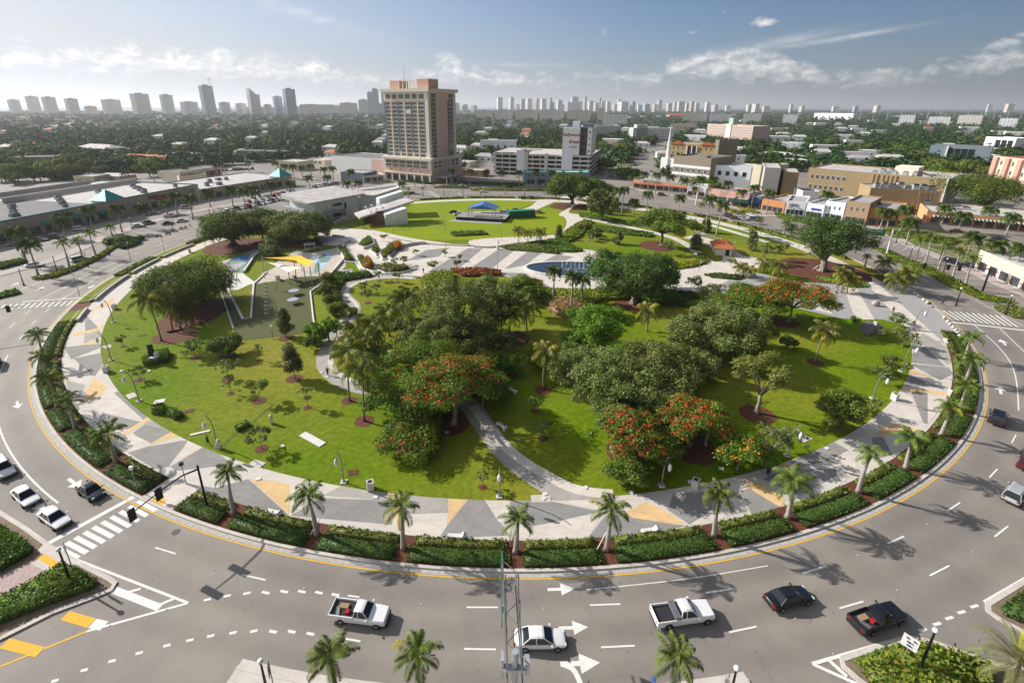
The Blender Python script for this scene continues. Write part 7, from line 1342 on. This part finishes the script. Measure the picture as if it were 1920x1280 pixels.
# ------------------------------------------------------------------ small things in the park
def bin_(x,y,label):
    B=G(x,y);r=root('litter_bin',(*B,.14),random.uniform(0,1.5),label,'bin');m=MB();m.prism([(.42,.42),(-.42,.42),(-.42,-.42),(.42,-.42)],0,1.1,0);m.build('case',m_concw,r);m=MB();m.box((0,0,1.14),(.9,.9,.08));m.box((0,0,1.185),(.5,.5,.012),mi=1);m.build('lid',[m_conc,m_dark],r)
for x,y,l_ in[(215,580,'square concrete litter bin at the left end of the lawn edge'),(200,698,'square concrete litter bin below the left lamps'),(695,918,'square concrete litter bin near the middle of the promenade'),(1303,914,'square concrete litter bin beside the right lower lamp'),(1676,750,'square concrete litter bin on the right promenade'),(356,474,'dark litter bin on the walk by the left road'),(933,468,'litter bin by the plaza hedge'),(521,525,'round litter bin on the play paving')]:bin_(x,y,l_)
def bench(x,y,label,rz=None,back=True,mt=None):
    B=G(x,y);r_,a_=pol(B);r=root('bench',(*B,.14),rz if rz is not None else radians(a_+90)if r_>95 else radians(-50),label,'bench');m=MB();m.box((0,0,.42),(2.0,.5,.14));m.build('seat',mt or m_concw,r)
    for s_ in(-1,1):m=MB();m.box((s_*.85,0,.17),(.35,.5,.34));m.build('leg',mt or m_conc,r)
    if back:m=MB();m.add([(.5,-.3,.5),(1.15,-.3,.5),(1.15,.3,.5),(.5,.3,.5),(.8,-.3,.8),(.8,.3,.8)],[(0,1,4),(3,5,2),(1,2,5,4),(0,4,5,3)]);m.build('headrest',mt or m_concw,r)
for x,y,l_ in[(515,966,'white concrete bench at the hedge edge, leftmost of the near row'),(856,1011,'white concrete bench at the hedge edge in the middle'),(1218,1000,'white concrete bench at the hedge edge right of the middle'),(1778,742,'white concrete bench behind the right palms'),(940,803,'pale bench beside the lower path'),(1640,612,'white bench on the round lawn mound'),(1772,644,'white rounded bench at the plaza hedge corner'),(960,736,'grey bench lying in the tree shade'),(525,527,'dark bench at the top edge of the play turf'),(551,521,'second dark bench under the cream sail')]:bench(x,y,l_,mt=m_bluegrey if 'dark' in l_ else None)
for i,(x,y)in enumerate([(1737,566),(1743,571),(1751,577),(1775,600),(1780,607),(1785,612),(1788,618),(1794,624),(1799,629),(1806,635),(1712,548),(1718,553),(1724,558)]):
    B=G(x,y);r_,a_=pol(B);o_=MB().sphere((0,0,.38),.38,0,12,8).tube([(0,0,0),(0,0,.1)],.25,10).build('ball_bollard',m_conc,loc=(*P(111.5,a_),.14),smooth=True);tag(o_,f'round stone ball bollard along the right plaza kerb, {nth(i)} in the row','bollard','ball bollards of the right plaza')
for x,y,l_ in[(302,770,'white sign board lying on the clipped hedge'),]:
    B=G(x,y-6);r=root('sign_board',(*B,.9),.35,l_,'sign board');m=MB();m.box((0,0,.3),(1.5,1.0,.08));m.build('board',m_white,r);m=MB();m.box((0,0,.13),(.3,.3,.26));m.build('stand',m_metal,r);m=MB();m.box((.2,-.1,.345),(.5,.12,.01));m.box((-.3,.15,.345),(.3,.2,.01));m.build('print',m_metal,r)
B=G(293,680);r=root('sculpture',(*B,.13),.2,'black slab and white block sculpture inside a clipped hedge','sculpture');m=MB();m.box((-.6,.4,2.0),(.8,.5,3.2));m.build('black_slab',m_blk,r);m=MB();m.box((.5,-.2,1.3),(.7,.6,1.8));m.box((0,-.5,.9),(1.2,.6,.9));m.build('white_block',m_concw,r)
B=G(586,825);o=MB().box((0,0,.05),(4.6,1.15,.1)).build('stone_slab',m_concw,loc=(*B,.13),rot=radians(-33));tag(o,'long white slab set into the lower left lawn','slab');B=G(376,813);o=MB().box((0,0,.05),(2.6,.45,.1)).build('stone_slab',m_concw,loc=(*B,.13),rot=radians(25));tag(o,'thin pale strip slab near the groove','slab')
for x,y,l_ in[(662,887,'small brown mulch square beside the lower lamp'),(354,772,'small brown mulch square beside the clipped hedges'),(267,630,'small brown mulch patch by the palms')]:B=G(x,y);m=MB();m.box((0,0,.02),(1.3,1.0,.04));tag(m.build('mulch_square',m_mulch,loc=(*B,.13),rot=.3),l_,'mulch',kind='structure')
for i,(x,y,l_)in enumerate([(510,795,'white pedestal with a small figure on the left lawn'),(412,842,'white pedestal at the end of the groove')]):
    B=G(x,y);r=root('pedestal',(*B,.13),.4,l_,'pedestal');m=MB();m.box((0,0,.6),(.4,.4,1.2));m.build('plinth',m_concw,r);m=MB();m.sphere((0,0,1.35),.24,0,8,6);m.build('top',m_concw,r)
for i,(x,y)in enumerate([(704,934),(485,900),(1022,928),(195,652),(1020,936),(1098,916),(1184,925),(1293,905),(603,700),(614,708),(228,697),(280,697),(530,838),(1600,790),(1352,880),(838,812),(790,690),(1550,842)]):
    B=G(x,y);o=MB().box((0,0,.06),(.6,.45,.12)).build('ground_box',m_concw,loc=(*B,.13),rot=.2*i);tag(o,f'small pale ground box set in the lawn, {nth(i)} of the scattered ones','ground box','ground boxes in the lawn')
for i,(x,y,w_)in enumerate([(202,651,1.6),(247,743,1.9),(482,871,2.0),(1508,823,2.0),(1014,936,2.4)]):
    B=G(x,y);m=MB();m.box((0,0,.01),(w_,1.2,.05));tag(m.build('concrete_pad',m_conc,loc=(*B,.14),rot=tang(x,y)),f'pale concrete pad at the lawn edge, {nth(i)} from the left end','pad',kind='structure')
# play things
B=G(557,536);r=root('play_disc',(*B,.15),0,'blue round play disc on a tilted frame on the turf','play disc','play discs');m=MB();m.tube([(0,0,0),(0,0,1.3)],.08,6);m.build('stem',m_silver,r);m=MB();m.tube([(0,0,1.3),(0,.05,1.42)],[1.35,1.35],20);m.tube([(0,0,1.28),(0,.05,1.44)],[1.5,1.5],20,1)if False else None;m.build('disc',M('disc_blue',(.10,.25,.45),rough=.4),r)
for i,(x,y)in enumerate([(552,549),(550,566)]):
    B=G(x,y+4);r=root('play_disc',(*B,.15),0,f'flat silver play disc seen edge on, {"upper" if i == 0 else "lower"} one on the turf','play disc','play discs');m=MB();m.tube([(0,0,0),(0,0,1.0)],.07,6);m.build('stem',m_silver,r);m=MB();m.tube([(0,0,1.0),(0,.0,1.12)],[1.3,1.3],18);m.build('disc',M('disc_pale',(.35,.42,.50),rough=.3),r)
for i in range(9):
    x,y=496+.2*i,533+i*7.2;B=G(x,y);o=MB().tube([(0,0,0),(0,0,.5)],.12,8).tube([(.5,0,0),(.5,0,.5)],.12,8).tube([(-.1,0,.5),(.6,0,.5)],.06,6).build('play_hurdle',m_lum,loc=(*B,.15));tag(o,f'little white hurdle on the play turf, {nth(i)} from the top','play hurdle','row of white hurdles')
for x,y,h,l_ in[(519,545,2.2,'white play post on the turf beside the discs'),(512,636,2.6,'white marker post beside the pointed oak'),(426,600,2.4,'grey post left of the turf edging'),(598,547,1.2,'small black figure on the white edging corner')]:
    B=G(x,y);r=root('play_post',(*B,.15),0,l_,'post');m=MB();m.tube([(0,0,0),(0,0,h)],.07,6);m.build('stem',m_pole,r);m=MB();m.box((0,0,h),(.35,.3,.8));m.build('head',m_lum if 'white' in l_ else m_blk,r)
B=G(582,470);r=root('climbing_tower',(*B,.14),.2,'pale grey climbing frame under the trees by the sails','climbing frame');m=MB()
for x,y in((-1.5,-1),(1.5,-1),(-1.5,1),(1.5,1),(0,-1)):m.tube([(x,y,0),(x,y,2.4)],.12,6)
m.build('posts',m_silver,r);m=MB();m.box((0,0,2.3),(3.4,2.3,.35));m.build('deck',m_silver,r)
for i,(x,y)in enumerate([(577,508),(584,516)]):
    B=G(x+3,y-5)if i==0 else G(575,516-3);o=None
B=G(572,511);r=root('raised_mat',(*G(646,514),.14),radians(20),'grey dome mat on the small lawn by the planters','mat');m=MB();m.sphere((0,0,0),1.7,0,14,5,(1.2,.8,.22),True);m.build('mat',m_roofg,r);m=MB();m.box((0,0,.02),(4.4,3,.05));m.build('rim',m_conc,r)
B=G(651,508);r=root('raised_mat',(*B,.14),radians(20),'smaller grey dome mat above the larger one','mat');m=MB();m.sphere((0,0,0),1.2,0,14,5,(1.2,.7,.22),True);m.build('mat',m_roofg,r);m=MB();m.box((0,0,.02),(3,2,.05));m.build('rim',m_conc,r)
# fountain
c0=G(1092,508);r=root('fountain',(*c0,.13),radians(-8),'long dark oval fountain pool with a row of white jets','fountain');n=40;ax,ay=17,7.5;ell=[(ax*cos(2*pi*k/n),ay*sin(2*pi*k/n))for k in range(n)]
m=MB();m.strip(ell+ell[:2],.7,0,.5);m.build('rim',m_concw,r);m=MB();m.poly(ell,.3);m.build('water',M('pool_water',(.012,.026,.042),rough=.10,var=.1,spec=.6),r,cut=True);V=[]
for k in range(14):
    x_=-6+k*1.25;q=RN.normal(0,1,(70,3))*np.array([.14,.14,0]);q[:,0]+=x_;q[:,2]=.3+RN.uniform(0,1,70)**.8*(2.5+.5*sin(k));V.append(q)
q=RN.uniform(-1,1,(500,3))*np.array([9,2.0,0])+np.array([2,-.6,.34]);V.append(q);me_=arrmesh('jets',quads(np.concatenate(V),.11,up=.1),M('spray',(.85,.88,.92),rough=.6,var=.02));o=inst('jets',me_,r);o['kind']='stuff'
B=G(731,525);me_=arrmesh('sprinkler_spray',quads(np.c_[RN.normal(0,.18,260),RN.normal(0,.18,260),RN.uniform(0,1,260)**1.3*3.4],.06,up=.1),M('spray',(.85,.88,.92)));o=inst('sprinkler_spray',me_,None,(*B,.15));tag(o,'white plume of a lawn sprinkler on the round lawn','sprinkler spray',kind='stuff')
o=MB().sphere((0,0,.45),.55,0,9,6,(1.3,.9,1.0)).build('boulder',M('boulder',(.42,.38,.32),var=.25,scale=2,bump=.5),loc=(*G(1641,574),.14),smooth=True);o.scale=(1.4,1.4,1.3);tag(o,'pale rock sculpture on the striped right plaza','boulder')
m=MB();m.strip(smoothline(GG([(512,760),(490,778),(470,795),(440,815),(418,838)]),4),.45,.137);struct('lawn_groove',m,M('groove_grass',(.11,.11,.02),var=.2),'shallow worn groove crossing the left lawn','ground')
# guyed young palms' props
for x,y,l_ in[(588,1005,'white slanting prop staking the second promenade palm'),(1125,1033,'white slanting prop staking the palm right of the middle')]:
    B=G(x-8,y+3);o=MB().tube([(0,0,0),(1.2,.9,1.9)],.06,6).build('wooden_prop',m_concw,loc=(*B,.14));tag(o,l_,'prop')
for i,(x,y)in enumerate([(543,983),(735,1022),(783,1024),(903,1030),(943,1035),(1112,1030),(1162,1026),(1316,1003),(1455,975),(1600,932),(1680,885),(285,876),(182,825)]):
    B=G(x,y);r_,a_=pol(B);o=MB().sphere((0,0,.12),.16,0,8,5).box((0,0,.04),(.2,.2,.08),mi=1).build('spotlight',[m_lum,m_blk],loc=(*P(110.2,a_),.14));tag(o,f'small ground spotlight at a palm foot, {nth(i)} around the bed','spotlight','ground spotlights in the kerb bed')
# ------------------------------------------------------------------ people
def skin_person(name,joints,edges,mat,parent):
    """one continuous body grown over a jointed skeleton: (x, y, z, radius) per joint"""
    me=bpy.data.meshes.new(name);me.from_pydata([j[:3]for j in joints],edges,[]);o=bpy.data.objects.new(name,me);COL.objects.link(o);o.parent=parent
    md=o.modifiers.new('skin','SKIN');me.skin_vertices[0].data[0].use_root=True
    for i,j in enumerate(joints):me.skin_vertices[0].data[i].radius=(j[3],j[3]*(1.0 if i>2 else .75))
    o.modifiers.new('sub','SUBSURF').levels=1;o.modifiers['sub'].render_levels=1;me.materials.append(mat);return o
m_skin=M('skin',(.30,.17,.11),rough=.6); 
def person(x,y,rz,label,top=(.03,.03,.035),low=(.03,.03,.04),stride=.22,h=1.72,carry=None,hat=None,B=None):
    B=B or G(x,y);r=root('person',(*B,.14),rz,label,'person');k=h/1.72;mt=M('cloth_%d_%d_%d'%tuple(int(v*100)for v in top),top,var=.1);ml=M('cloth_%d_%d_%d'%tuple(int(v*100)for v in low),low,var=.1);s_=stride
    J=[(0,0,.92,.14),(0,0,1.12,.125),(0,0,1.36,.16),(0,0,1.48,.06),(.01,0,1.55,.055),(.02,0,1.62,.098),(.02,0,1.70,.06),(0,.17,1.40,.062),(-s_*.5,.22,1.14,.045),(s_*.1,.22,.94,.034),(s_*.25,.21,.86,.038),(0,-.17,1.40,.062),(s_*.5,-.22,1.14,.045),(s_*.9,-.20,.98,.034),(s_*1.1,-.18,.93,.038),
         (0,.09,.86,.095),(s_*.6,.10,.48,.062),(s_*.55,.10,.08,.042),(s_*.55+.16,.10,.04,.038),(0,-.09,.86,.095),(-s_*.3,-.10,.48,.062),(-s_*1.1,-.10,.12,.042),(-s_*1.1+.14,-.10,.05,.038)]
    J=[(a*k,b*k,c*k,d*k)for a,b,c,d in J];E_=[(0,1),(1,2),(2,3),(3,4),(4,5),(5,6),(2,7),(7,8),(8,9),(9,10),(2,11),(11,12),(12,13),(13,14),(0,15),(15,16),(16,17),(17,18),(0,19),(19,20),(20,21),(21,22)]
    skin_person('body',J,E_,m_skin,r)
    sh=MB();sh.tube([(0,0,.88*k),(0,0,1.1*k),(0,0,1.32*k),(0,0,1.46*k)],[.19*k,.17*k,.205*k,.09*k],12);sh.tube([J[7][:3],J[8][:3]],[.08*k,.062*k],8);sh.tube([J[11][:3],J[12][:3]],[.08*k,.062*k],8);sh.build('shirt',mt,r,smooth=True)
    tr=MB();tr.tube([(0,0,.95*k),(0,0,.84*k)],[.19*k,.17*k],12)
    for a,b_,c in((15,16,17),(19,20,21)):tr.tube([J[a][:3],J[b_][:3],tuple(J[c][:3])],[.115*k,.085*k,.065*k],8)
    tr.build('trousers',ml,r,smooth=True);hr=MB();hr.sphere((.0,0,1.655*k),.115*k,0,10,6,(1,.95,.9));hr.build('hair' if not hat else 'hat',M('hair',(.02,.014,.01))if not hat else m_concw,r,smooth=True)
person(1439,893,radians(60),'person in black walking on the promenade right of the curved lamp');person(1700-27,588,radians(10),'person crossing the striped right plaza',(.20,.05,.04));person(1775-9,572,radians(120),'person at the right bollards in dark clothes');person(615,705,radians(90),'person walking on the bend of the winding path',(.05,.12,.08));person(1360,520,radians(200),'person in a pink top by the flower hedge',(.62,.25,.30));person(683,430,0,'person in black shirt near the arts building',(.02,.02,.02));person(687,431,.4,'companion in a yellow green top near the arts building',(.45,.45,.12))
person(934,459,1,'person in white walking along the plaza wall',(.75,.75,.75));person(1006,476,2,'child in purple on the plaza stripes',(.20,.12,.35),h=1.3);person(794,513,1,'person standing on the bridge wall above the round lawn');person(391,835,.5,'person in green by the lamp at the lawn groove',(.02,.10,.06));person(761,414,0,'person seated by the gallery window in blue',(.10,.15,.35),stride=.05)
# motorcycles parked on the left frontage
for i,(x,y)in enumerate([(298,444),(315,440),(340,430),(348,428),(356,424)]):
    B=G(x,y);r=root('motorcycle',(*B,.0),radians(40+i*20),f'dark parked motorcycle on the left frontage, {nth(i)} from the left','motorcycle','motorcycles on the left frontage')
    for s_ in(-1,1):m=MB();m.tube([(s_*.7,-.06,.32),(s_*.7,.06,.32)],.32,12);m.build('wheel',m_tyre,r)
    m=MB();m.box((0,0,.55),(.8,.3,.35));m.tube([(.7,0,.35),(.45,0,1.0)],.04,6);m.tube([(.45,-.35,1.02),(.45,.35,1.02)],.03,6);m.build('frame',m_trim,r);m=MB();m.box((-.25,0,.8),(.7,.28,.12));m.build('seat',m_tyre,r)
# ------------------------------------------------------------------ far skyline
FW=[facmat('fac_a',(.80,.80,.80),(.40,.44,.50),3.6,7.0,(.3,.8),(.15,.7)),facmat('fac_b',(.74,.70,.64),(.40,.42,.44),3.6,6.0,(.35,.85),(.2,.7)),facmat('fac_c',(.52,.58,.66),(.26,.32,.40),3.6,8.0,(.2,.9),(.1,.8)),facmat('fac_d',(.74,.62,.54),(.38,.38,.40),3.4,5.0,(.3,.8),(.25,.75))]
def hyf(B,ty):
    lo,hi=0,400
    for _ in range(40):
        m=(lo+hi)/2
        if proj(B[0],B[1],m)[1]>ty:lo=m
        else:hi=m
    return lo
def tower(x0,x1,yt,Y,fm,label,dep=.45,extra=None,yaw=0.0,name='high_rise',group=None):
    d0=ray(x0,204);d1=ray(x1,204);a0,a1=atan2(d0[0],d0[1]),atan2(d1[0],d1[1]);am=(a0+a1)/2;R_=Y/cos(am);W=2*R_*tan((a1-a0)/2)*.92;H=hyf((sin(am)*R_,Y),yt);ph=-am+yaw;W/=cos(yaw)+dep*sin(yaw);A=(sin(am)*R_-cos(ph)*W/2,Y-sin(ph)*W/2)
    r=root(name,(A[0],A[1],0),ph,label,'building',group);m=MB();D=W*dep;m.prism([(0,0),(W,0),(W,D),(0,D)],0,H,1,0,uvs=True);m.build('wall',[FW[fm],m_roofg],r);m=MB();m.box((W*.45,D*.4,H+H*.02),(W*.4,D*.4,H*.04));m.build('roof_house',m_roofg,r)
    if extra=='crane':
        m=MB();m.tube([(W*.8,2,H),(W*.8,2,H*1.25)],1.2,4);m.tube([(W*.55,2,H*1.18),(W*1.0,2,H*1.24)],1.0,4);m.tube([(W*.2,2,H),(W*.2,2,H*1.1)],1.0,4);m.build('crane',m_roofg,r)
    if extra=='slant':m=MB();m.prism([(0,1),(W*.6,1),(W*.6,D),(0,D)],H,[H*1.28,H*1.05,H*1.05,H*1.28],0);m.build('slanted_crown',FW[fm],r)
    return r
for i,t in enumerate([(19,45,187,0),(54,82,181,0),(84,114,182,0),(126,154,185,0),(160,186,199,3),(195,235,187,1),(251,290,176,0),(252,286,189,1),(305,332,178,0),(342,378,191,1),(381,410,161,2,'crane'),(413,436,192,0),(444,466,194,1),(468,494,177,0,'slant'),(496,512,196,3),(515,534,181,2),(535,561,167,2)]):
    tower(*t[:3],2600-i*12,t[3],f'pale high beach tower on the left horizon, {nth(i)} from the left',extra=t[4]if len(t)>4 else None,yaw=.62)
for i,(a,b_,y,f)in enumerate([(455,520,201,1),(522,575,199,0),(560,612,196,3),(600,640,197,0),(636,672,193,1),(672,694,187,0),(690,700,173,2),(699,712,167,2),(716,728,172,2),(700,730,195,1)]):tower(a,b_,y,2900+i*7,f,f'hazy block between the blue towers and the pink tower, {nth(i)} from the left')
sk=[(846,864,193,3),(866,880,196,0),(885,898,198,1),(932,944,183,0),(955,966,183,0),(968,976,196,3),(976,986,186,2),(986,1001,186,0),(1003,1014,185,0),(1014,1026,186,0),(1028,1042,192,2),(1029,1037,184,3),(1044,1056,188,0),(1050,1060,196,1),(1060,1077,192,0),(1070,1086,182,2),(1083,1094,191,0),(1094,1101,182,1),(1103,1114,190,0),(1114,1124,193,1),(1122,1128,184,2),(1126,1136,190,0),(1136,1147,191,3),(1149,1160,196,0),(1157,1165,187,0),(1161,1182,191,0),(1182,1194,191,2),(1195,1206,197,1),(1206,1222,195,2),(1224,1236,196,1),(1232,1242,188,1),(1250,1262,194,3),(1262,1270,192,1),(1270,1285,191,3),(1285,1293,194,1),(1293,1303,191,3),(1303,1312,193,1),(1322,1333,192,0),(1336,1350,197,1),(1360,1372,198,0),(1400,1412,197,1),(1412,1428,195,0),(1430,1446,199,3),(1480,1488,196,0),(1500,1512,199,1),(1560,1575,199.5,0),(1600,1612,199,2),(1640,1655,198,1),(1850,1862,196,0),(1885,1905,195,3)]
for i,(a,b_,y,f)in enumerate(sk):tower(a,b_,y,4600+(i*37)%300,f,f'small hazy tower on the central and right horizon, {nth(i)} from the left',dep=.7,yaw=.35+.3*(i%3))
for i,(a,b_,y,f)in enumerate([(892,925,207,3),(926,962,206,1),(964,1010,206,3),(1010,1060,206,1),(1062,1110,207,3),(1120,1136,203,3),(1280,1330,211,3),(1330,1376,214,0),(1395,1432,213,1),(1470,1500,215,0),(1690,1722,216,0),(1745,1790,219,0),(1800,1850,216,1),(1880,1918,222,0),(1130,1180,215,0)]):tower(a,b_,y,1900-i*45,f,f'long low block at the edge of the woods, {nth(i)} from the left',dep=.12)
for i in range(14):
    x,y=1586+i*25,229-(i%3)*1.5;B=G(x,y);o=MB().tube([(0,0,0),(0,0,38)],[.5,.3],5).box((0,0,38),(4,1,1.4)).build('light_mast',m_lum,loc=(*B,0));tag(o,f'tall thin pale mast standing over the right hand woods, {nth(i)} from the left','light mast','pale masts over the woods')
# ------------------------------------------------------------------ houses among the trees
AV=[(1120,352),(1145,330),(1190,296),(1235,262),(1270,240),(1300,226),(1322,214),(1330,214),(1312,228),(1288,246),(1262,268),(1258,285),(1240,312),(1230,345)]
DT=[(-260,352),(120,346),(300,330),(345,320),(480,306),(640,296),(720,300),(860,320),(925,300),(1130,296),(1190,330),(1250,330),(1340,330),(1405,318),(1510,322),(1760,338),(1800,380),(2200,430),(2200,700),(-260,700)]
FP=[r for r in COL.objects if r.type=='EMPTY' and r.get('category')=='building'];boxes=[]
for r in FP:
    w0=next((c for c in r.children if c.name.split('.')[0]in('wall','podium_wall','shade_core')),None)
    if w0 is None or r.location.y>1500:continue
    xs=[v.co for v in w0.data.vertices];a_,b0,b1=max(v.x for v in xs),min(v.y for v in xs),max(v.y for v in xs);c,s_=cos(r.rotation_euler[2]),sin(r.rotation_euler[2])
    boxes.append([(r.location.x+c*x-s_*y,r.location.y+s_*x+c*y)for x,y in((-4,b0-5),(a_+4,b0-5),(a_+4,b1+3),(-4,b1+3))])
def housemesh(wd,dp,h,roof,hip):
    m=MB();m.prism([(-wd/2,0),(wd/2,0),(wd/2,dp),(-wd/2,dp)],0,h,1,0);e=.5
    if hip:m.add([(-wd/2-e,-e,h),(wd/2+e,-e,h),(wd/2+e,dp+e,h),(-wd/2-e,dp+e,h),(-wd/2+dp*.4,dp/2,h+2.2),(wd/2-dp*.4,dp/2,h+2.2)],[(0,1,5,4),(1,2,5),(2,3,4,5),(3,0,4)],1)
    for k in range(3):m.box((-wd/3+k*wd/3,-.03,h*.5),(1.6,.1,1.3),mi=2)
    return m.mesh('house',[m_wht,roof,m_glass])
HM=[housemesh(18,10,4.5,m_roofw,True),housemesh(22,12,6.0,m_roofw,False),housemesh(15,9,4.2,m_tile,True),housemesh(26,12,7,m_wht,False),housemesh(16,10,4.2,m_roofg,True)]
ZN=[(330,'behind the long shops'),(720,'left of the pink tower'),(1130,'behind the parking garage'),(1420,'around the avenue'),(2200,'behind the tan building')]
def zone(x):
    for a,t in ZN:
        if x<a:return t
    return ZN[-1][1]
rh=random.Random(5);HS=[];WH=['white and grey roofed','flat roofed white','red roofed','larger white','grey roofed']
tries=0
while len(HS)<125 and tries<4000:
    tries+=1;x=rh.uniform(-20,1940);y=212+100*rh.random()**1.5
    if rh.random()>(.35 if x<330 else .6 if x<1130 else 1.0):continue
    g_=G(x,y)
    if inpoly(DT,np.array([x]),np.array([y]))[0]or inpoly(AV,np.array([x]),np.array([y]))[0]or any(inpoly(b_,np.array([g_[0]]),np.array([g_[1]]))[0]for b_ in boxes)or any(abs(x-a)<16 and abs(y-b_)<5 for a,b_,_ in HS):continue
    k=rh.choice([0,0,1,1,2,3,3,4]if x>1000 else[0,0,4,2,1]);o=inst('house',HM[k],None,(*g_,0),(0,0,radians(-22)+rh.uniform(-.2,.2)),(rh.uniform(.8,1.3),)*2+(rh.uniform(.9,1.25),))
    tag(o,f'small {WH[k]} house among the trees {zone(x)}','house',f'{WH[k]} houses among the trees {zone(x)}');HS.append((x,y,10/mpp(g_)))
# ------------------------------------------------------------------ trees beyond the ring: the nearest as things, the rest as one wood
def clear(x,y,g_,up):
    """True where a tree of `up` picture rows would stand in a street, in a building or in front of a house"""
    if inpoly(DT,x,y)[0]or inpoly(AV,x,y)[0]:return False
    for b_ in boxes:
        if inpoly(b_,np.array([g_[0]]),np.array([g_[1]]))[0]:return False
    return not any(abs(x[0]-a)<w_+2 and-2<y[0]-b_<up*.85 for a,b_,w_ in HS)
rt=random.Random(9);nT=0
for k in range(2600):
    if nT>=230:break
    x=rt.uniform(-30,1950);y=rt.uniform(262,352);g_=G(x,y);xx,yy=np.array([x]),np.array([y])
    if not clear(xx,yy,g_,8/mpp(g_)):continue
    T(rt.choice(['dense','dense','oak','airy','bright']),0,0,0,0,f'dense green tree in the streets {zone(x)}',name='shade_tree',group=f'shade trees {zone(x)}',B=g_,H=rt.uniform(7,12),W=rt.uniform(9,16),lib=True,z=0);nT+=1
for x,y,t,w_,k,l_ in[(1500,1,0,0,'','')][:0]:pass
T('dense',1840,398,317,120,'very wide dark tree spreading over the lot right of the tan building',trunk=1.2,leafk=.8);T('dense',1312,356,340,60,'dark round tree behind the mural wall');T('airy',1342,372,340,26,'light green tree beside the pale stone block');T('oak',1130,318,296,42,'single tree on the grass beside the garage');T('weep',1248,335,308,16,'narrow dark tree before the church');T('dense',1175,334,314,46,'dark tree hump beside the avenue by the corner shops');T('dense',120,335,310,70,'dark green trees behind the left shops roof');T('dense',95,325,300,60,'dark tree left of the small grey roofed house')
n=17000;X=RN.uniform(-120,2040,n);Yp=201.6+122*RN.uniform(0,1,n)**1.35;keep=~(inpoly(DT,X,Yp)|inpoly(AV,X,Yp));X,Yp=X[keep],Yp[keep]
dx_,dz_=(X-X0)/F,(Yp-Y0)/F;uu=cos(RO)*dx_+sin(RO)*dz_;vv=-sin(RO)*dx_+cos(RO)*dz_;tt=CH/(sin(TH)+vv*cos(TH));gx,gy=uu*tt,(cos(TH)-vv*sin(TH))*tt;mp_=gy*cos(TH)/F
keep=(gy<7000)&(gy>330)
for b_ in boxes:keep&=~inpoly(b_,gx,gy)
rad=np.clip(mp_*4.6,5.5,22)*RN.uniform(.7,1.3,len(gx));hh=np.clip(8+mp_*.8,8,12.5)*RN.uniform(.75,1.25,len(gx))
for a,b_,w_ in HS:keep&=~((np.abs(X-a)<w_+2)&(Yp-b_>-1.5)&(Yp-b_<np.clip(hh/mp_*.85,3,14)))
keep&=~((gx<-.62*gy+200)&(gy>3600));gx,gy,mp_,rad,hh=gx[keep],gy[keep],mp_[keep],rad[keep],hh[keep]
q=np.where(gy<900,60,30);idx=np.repeat(np.arange(len(gx)),q);m_=len(idx);d=RN.normal(size=(m_,3));d[:,2]=np.abs(d[:,2])*.9+.05;d/=np.linalg.norm(d,axis=1)[:,None]
rr_=RN.uniform(.55,1.0,m_)*(1+.25*np.sin(d[:,0]*5+idx));Pt=np.c_[gx[idx]+d[:,0]*rad[idx]*rr_,gy[idx]+d[:,1]*rad[idx]*rr_,hh[idx]*(.30+.70*d[:,2]*rr_)]
V=quads(Pt,np.clip(rad[idx]*.26,1.1,4.5),up=.4,outd=d,aspect=.75);mi=(np.repeat(RN.uniform(0,1,len(gx))<.3,q)).astype(int)
o=inst('distant_woods',arrmesh('distant_woods',V,[LM['far'],LM['far2']],mi));tag(o,'endless green treetops of the distant neighbourhoods up to the horizon','woods',kind='stuff')
m=MB();m.poly(GG([(985,262),(1010,258),(1050,258),(1075,266),(1050,276),(1000,274)]),.2);m.poly(GG([(1130,268),(1178,272),(1200,280),(1170,290),(1130,284)]),.2);struct('dry_field',m,M('dry_grass',(.38,.26,.13),var=.25,scale=.1),'dry brown open ground behind the garage','field',cut=True)
# ------------------------------------------------------------------ the air
hb=MB();hb.box((0,15000,132),(61000,31200,270));hm=bpy.data.materials.new('haze');hm.use_nodes=True;t_=hm.node_tree;t_.nodes.clear();ho=t_.nodes.new('ShaderNodeOutputMaterial');hv=t_.nodes.new('ShaderNodeVolumePrincipled')
hv.inputs['Color'].default_value=(.93,.96,1,1);hv.inputs['Density'].default_value=.00009;hv.inputs['Anisotropy'].default_value=.35;t_.links.new(hv.outputs[0],ho.inputs['Volume']);o=hb.build('haze',hm);tag(o,'thin pale summer haze over the whole city','haze',kind='stuff')
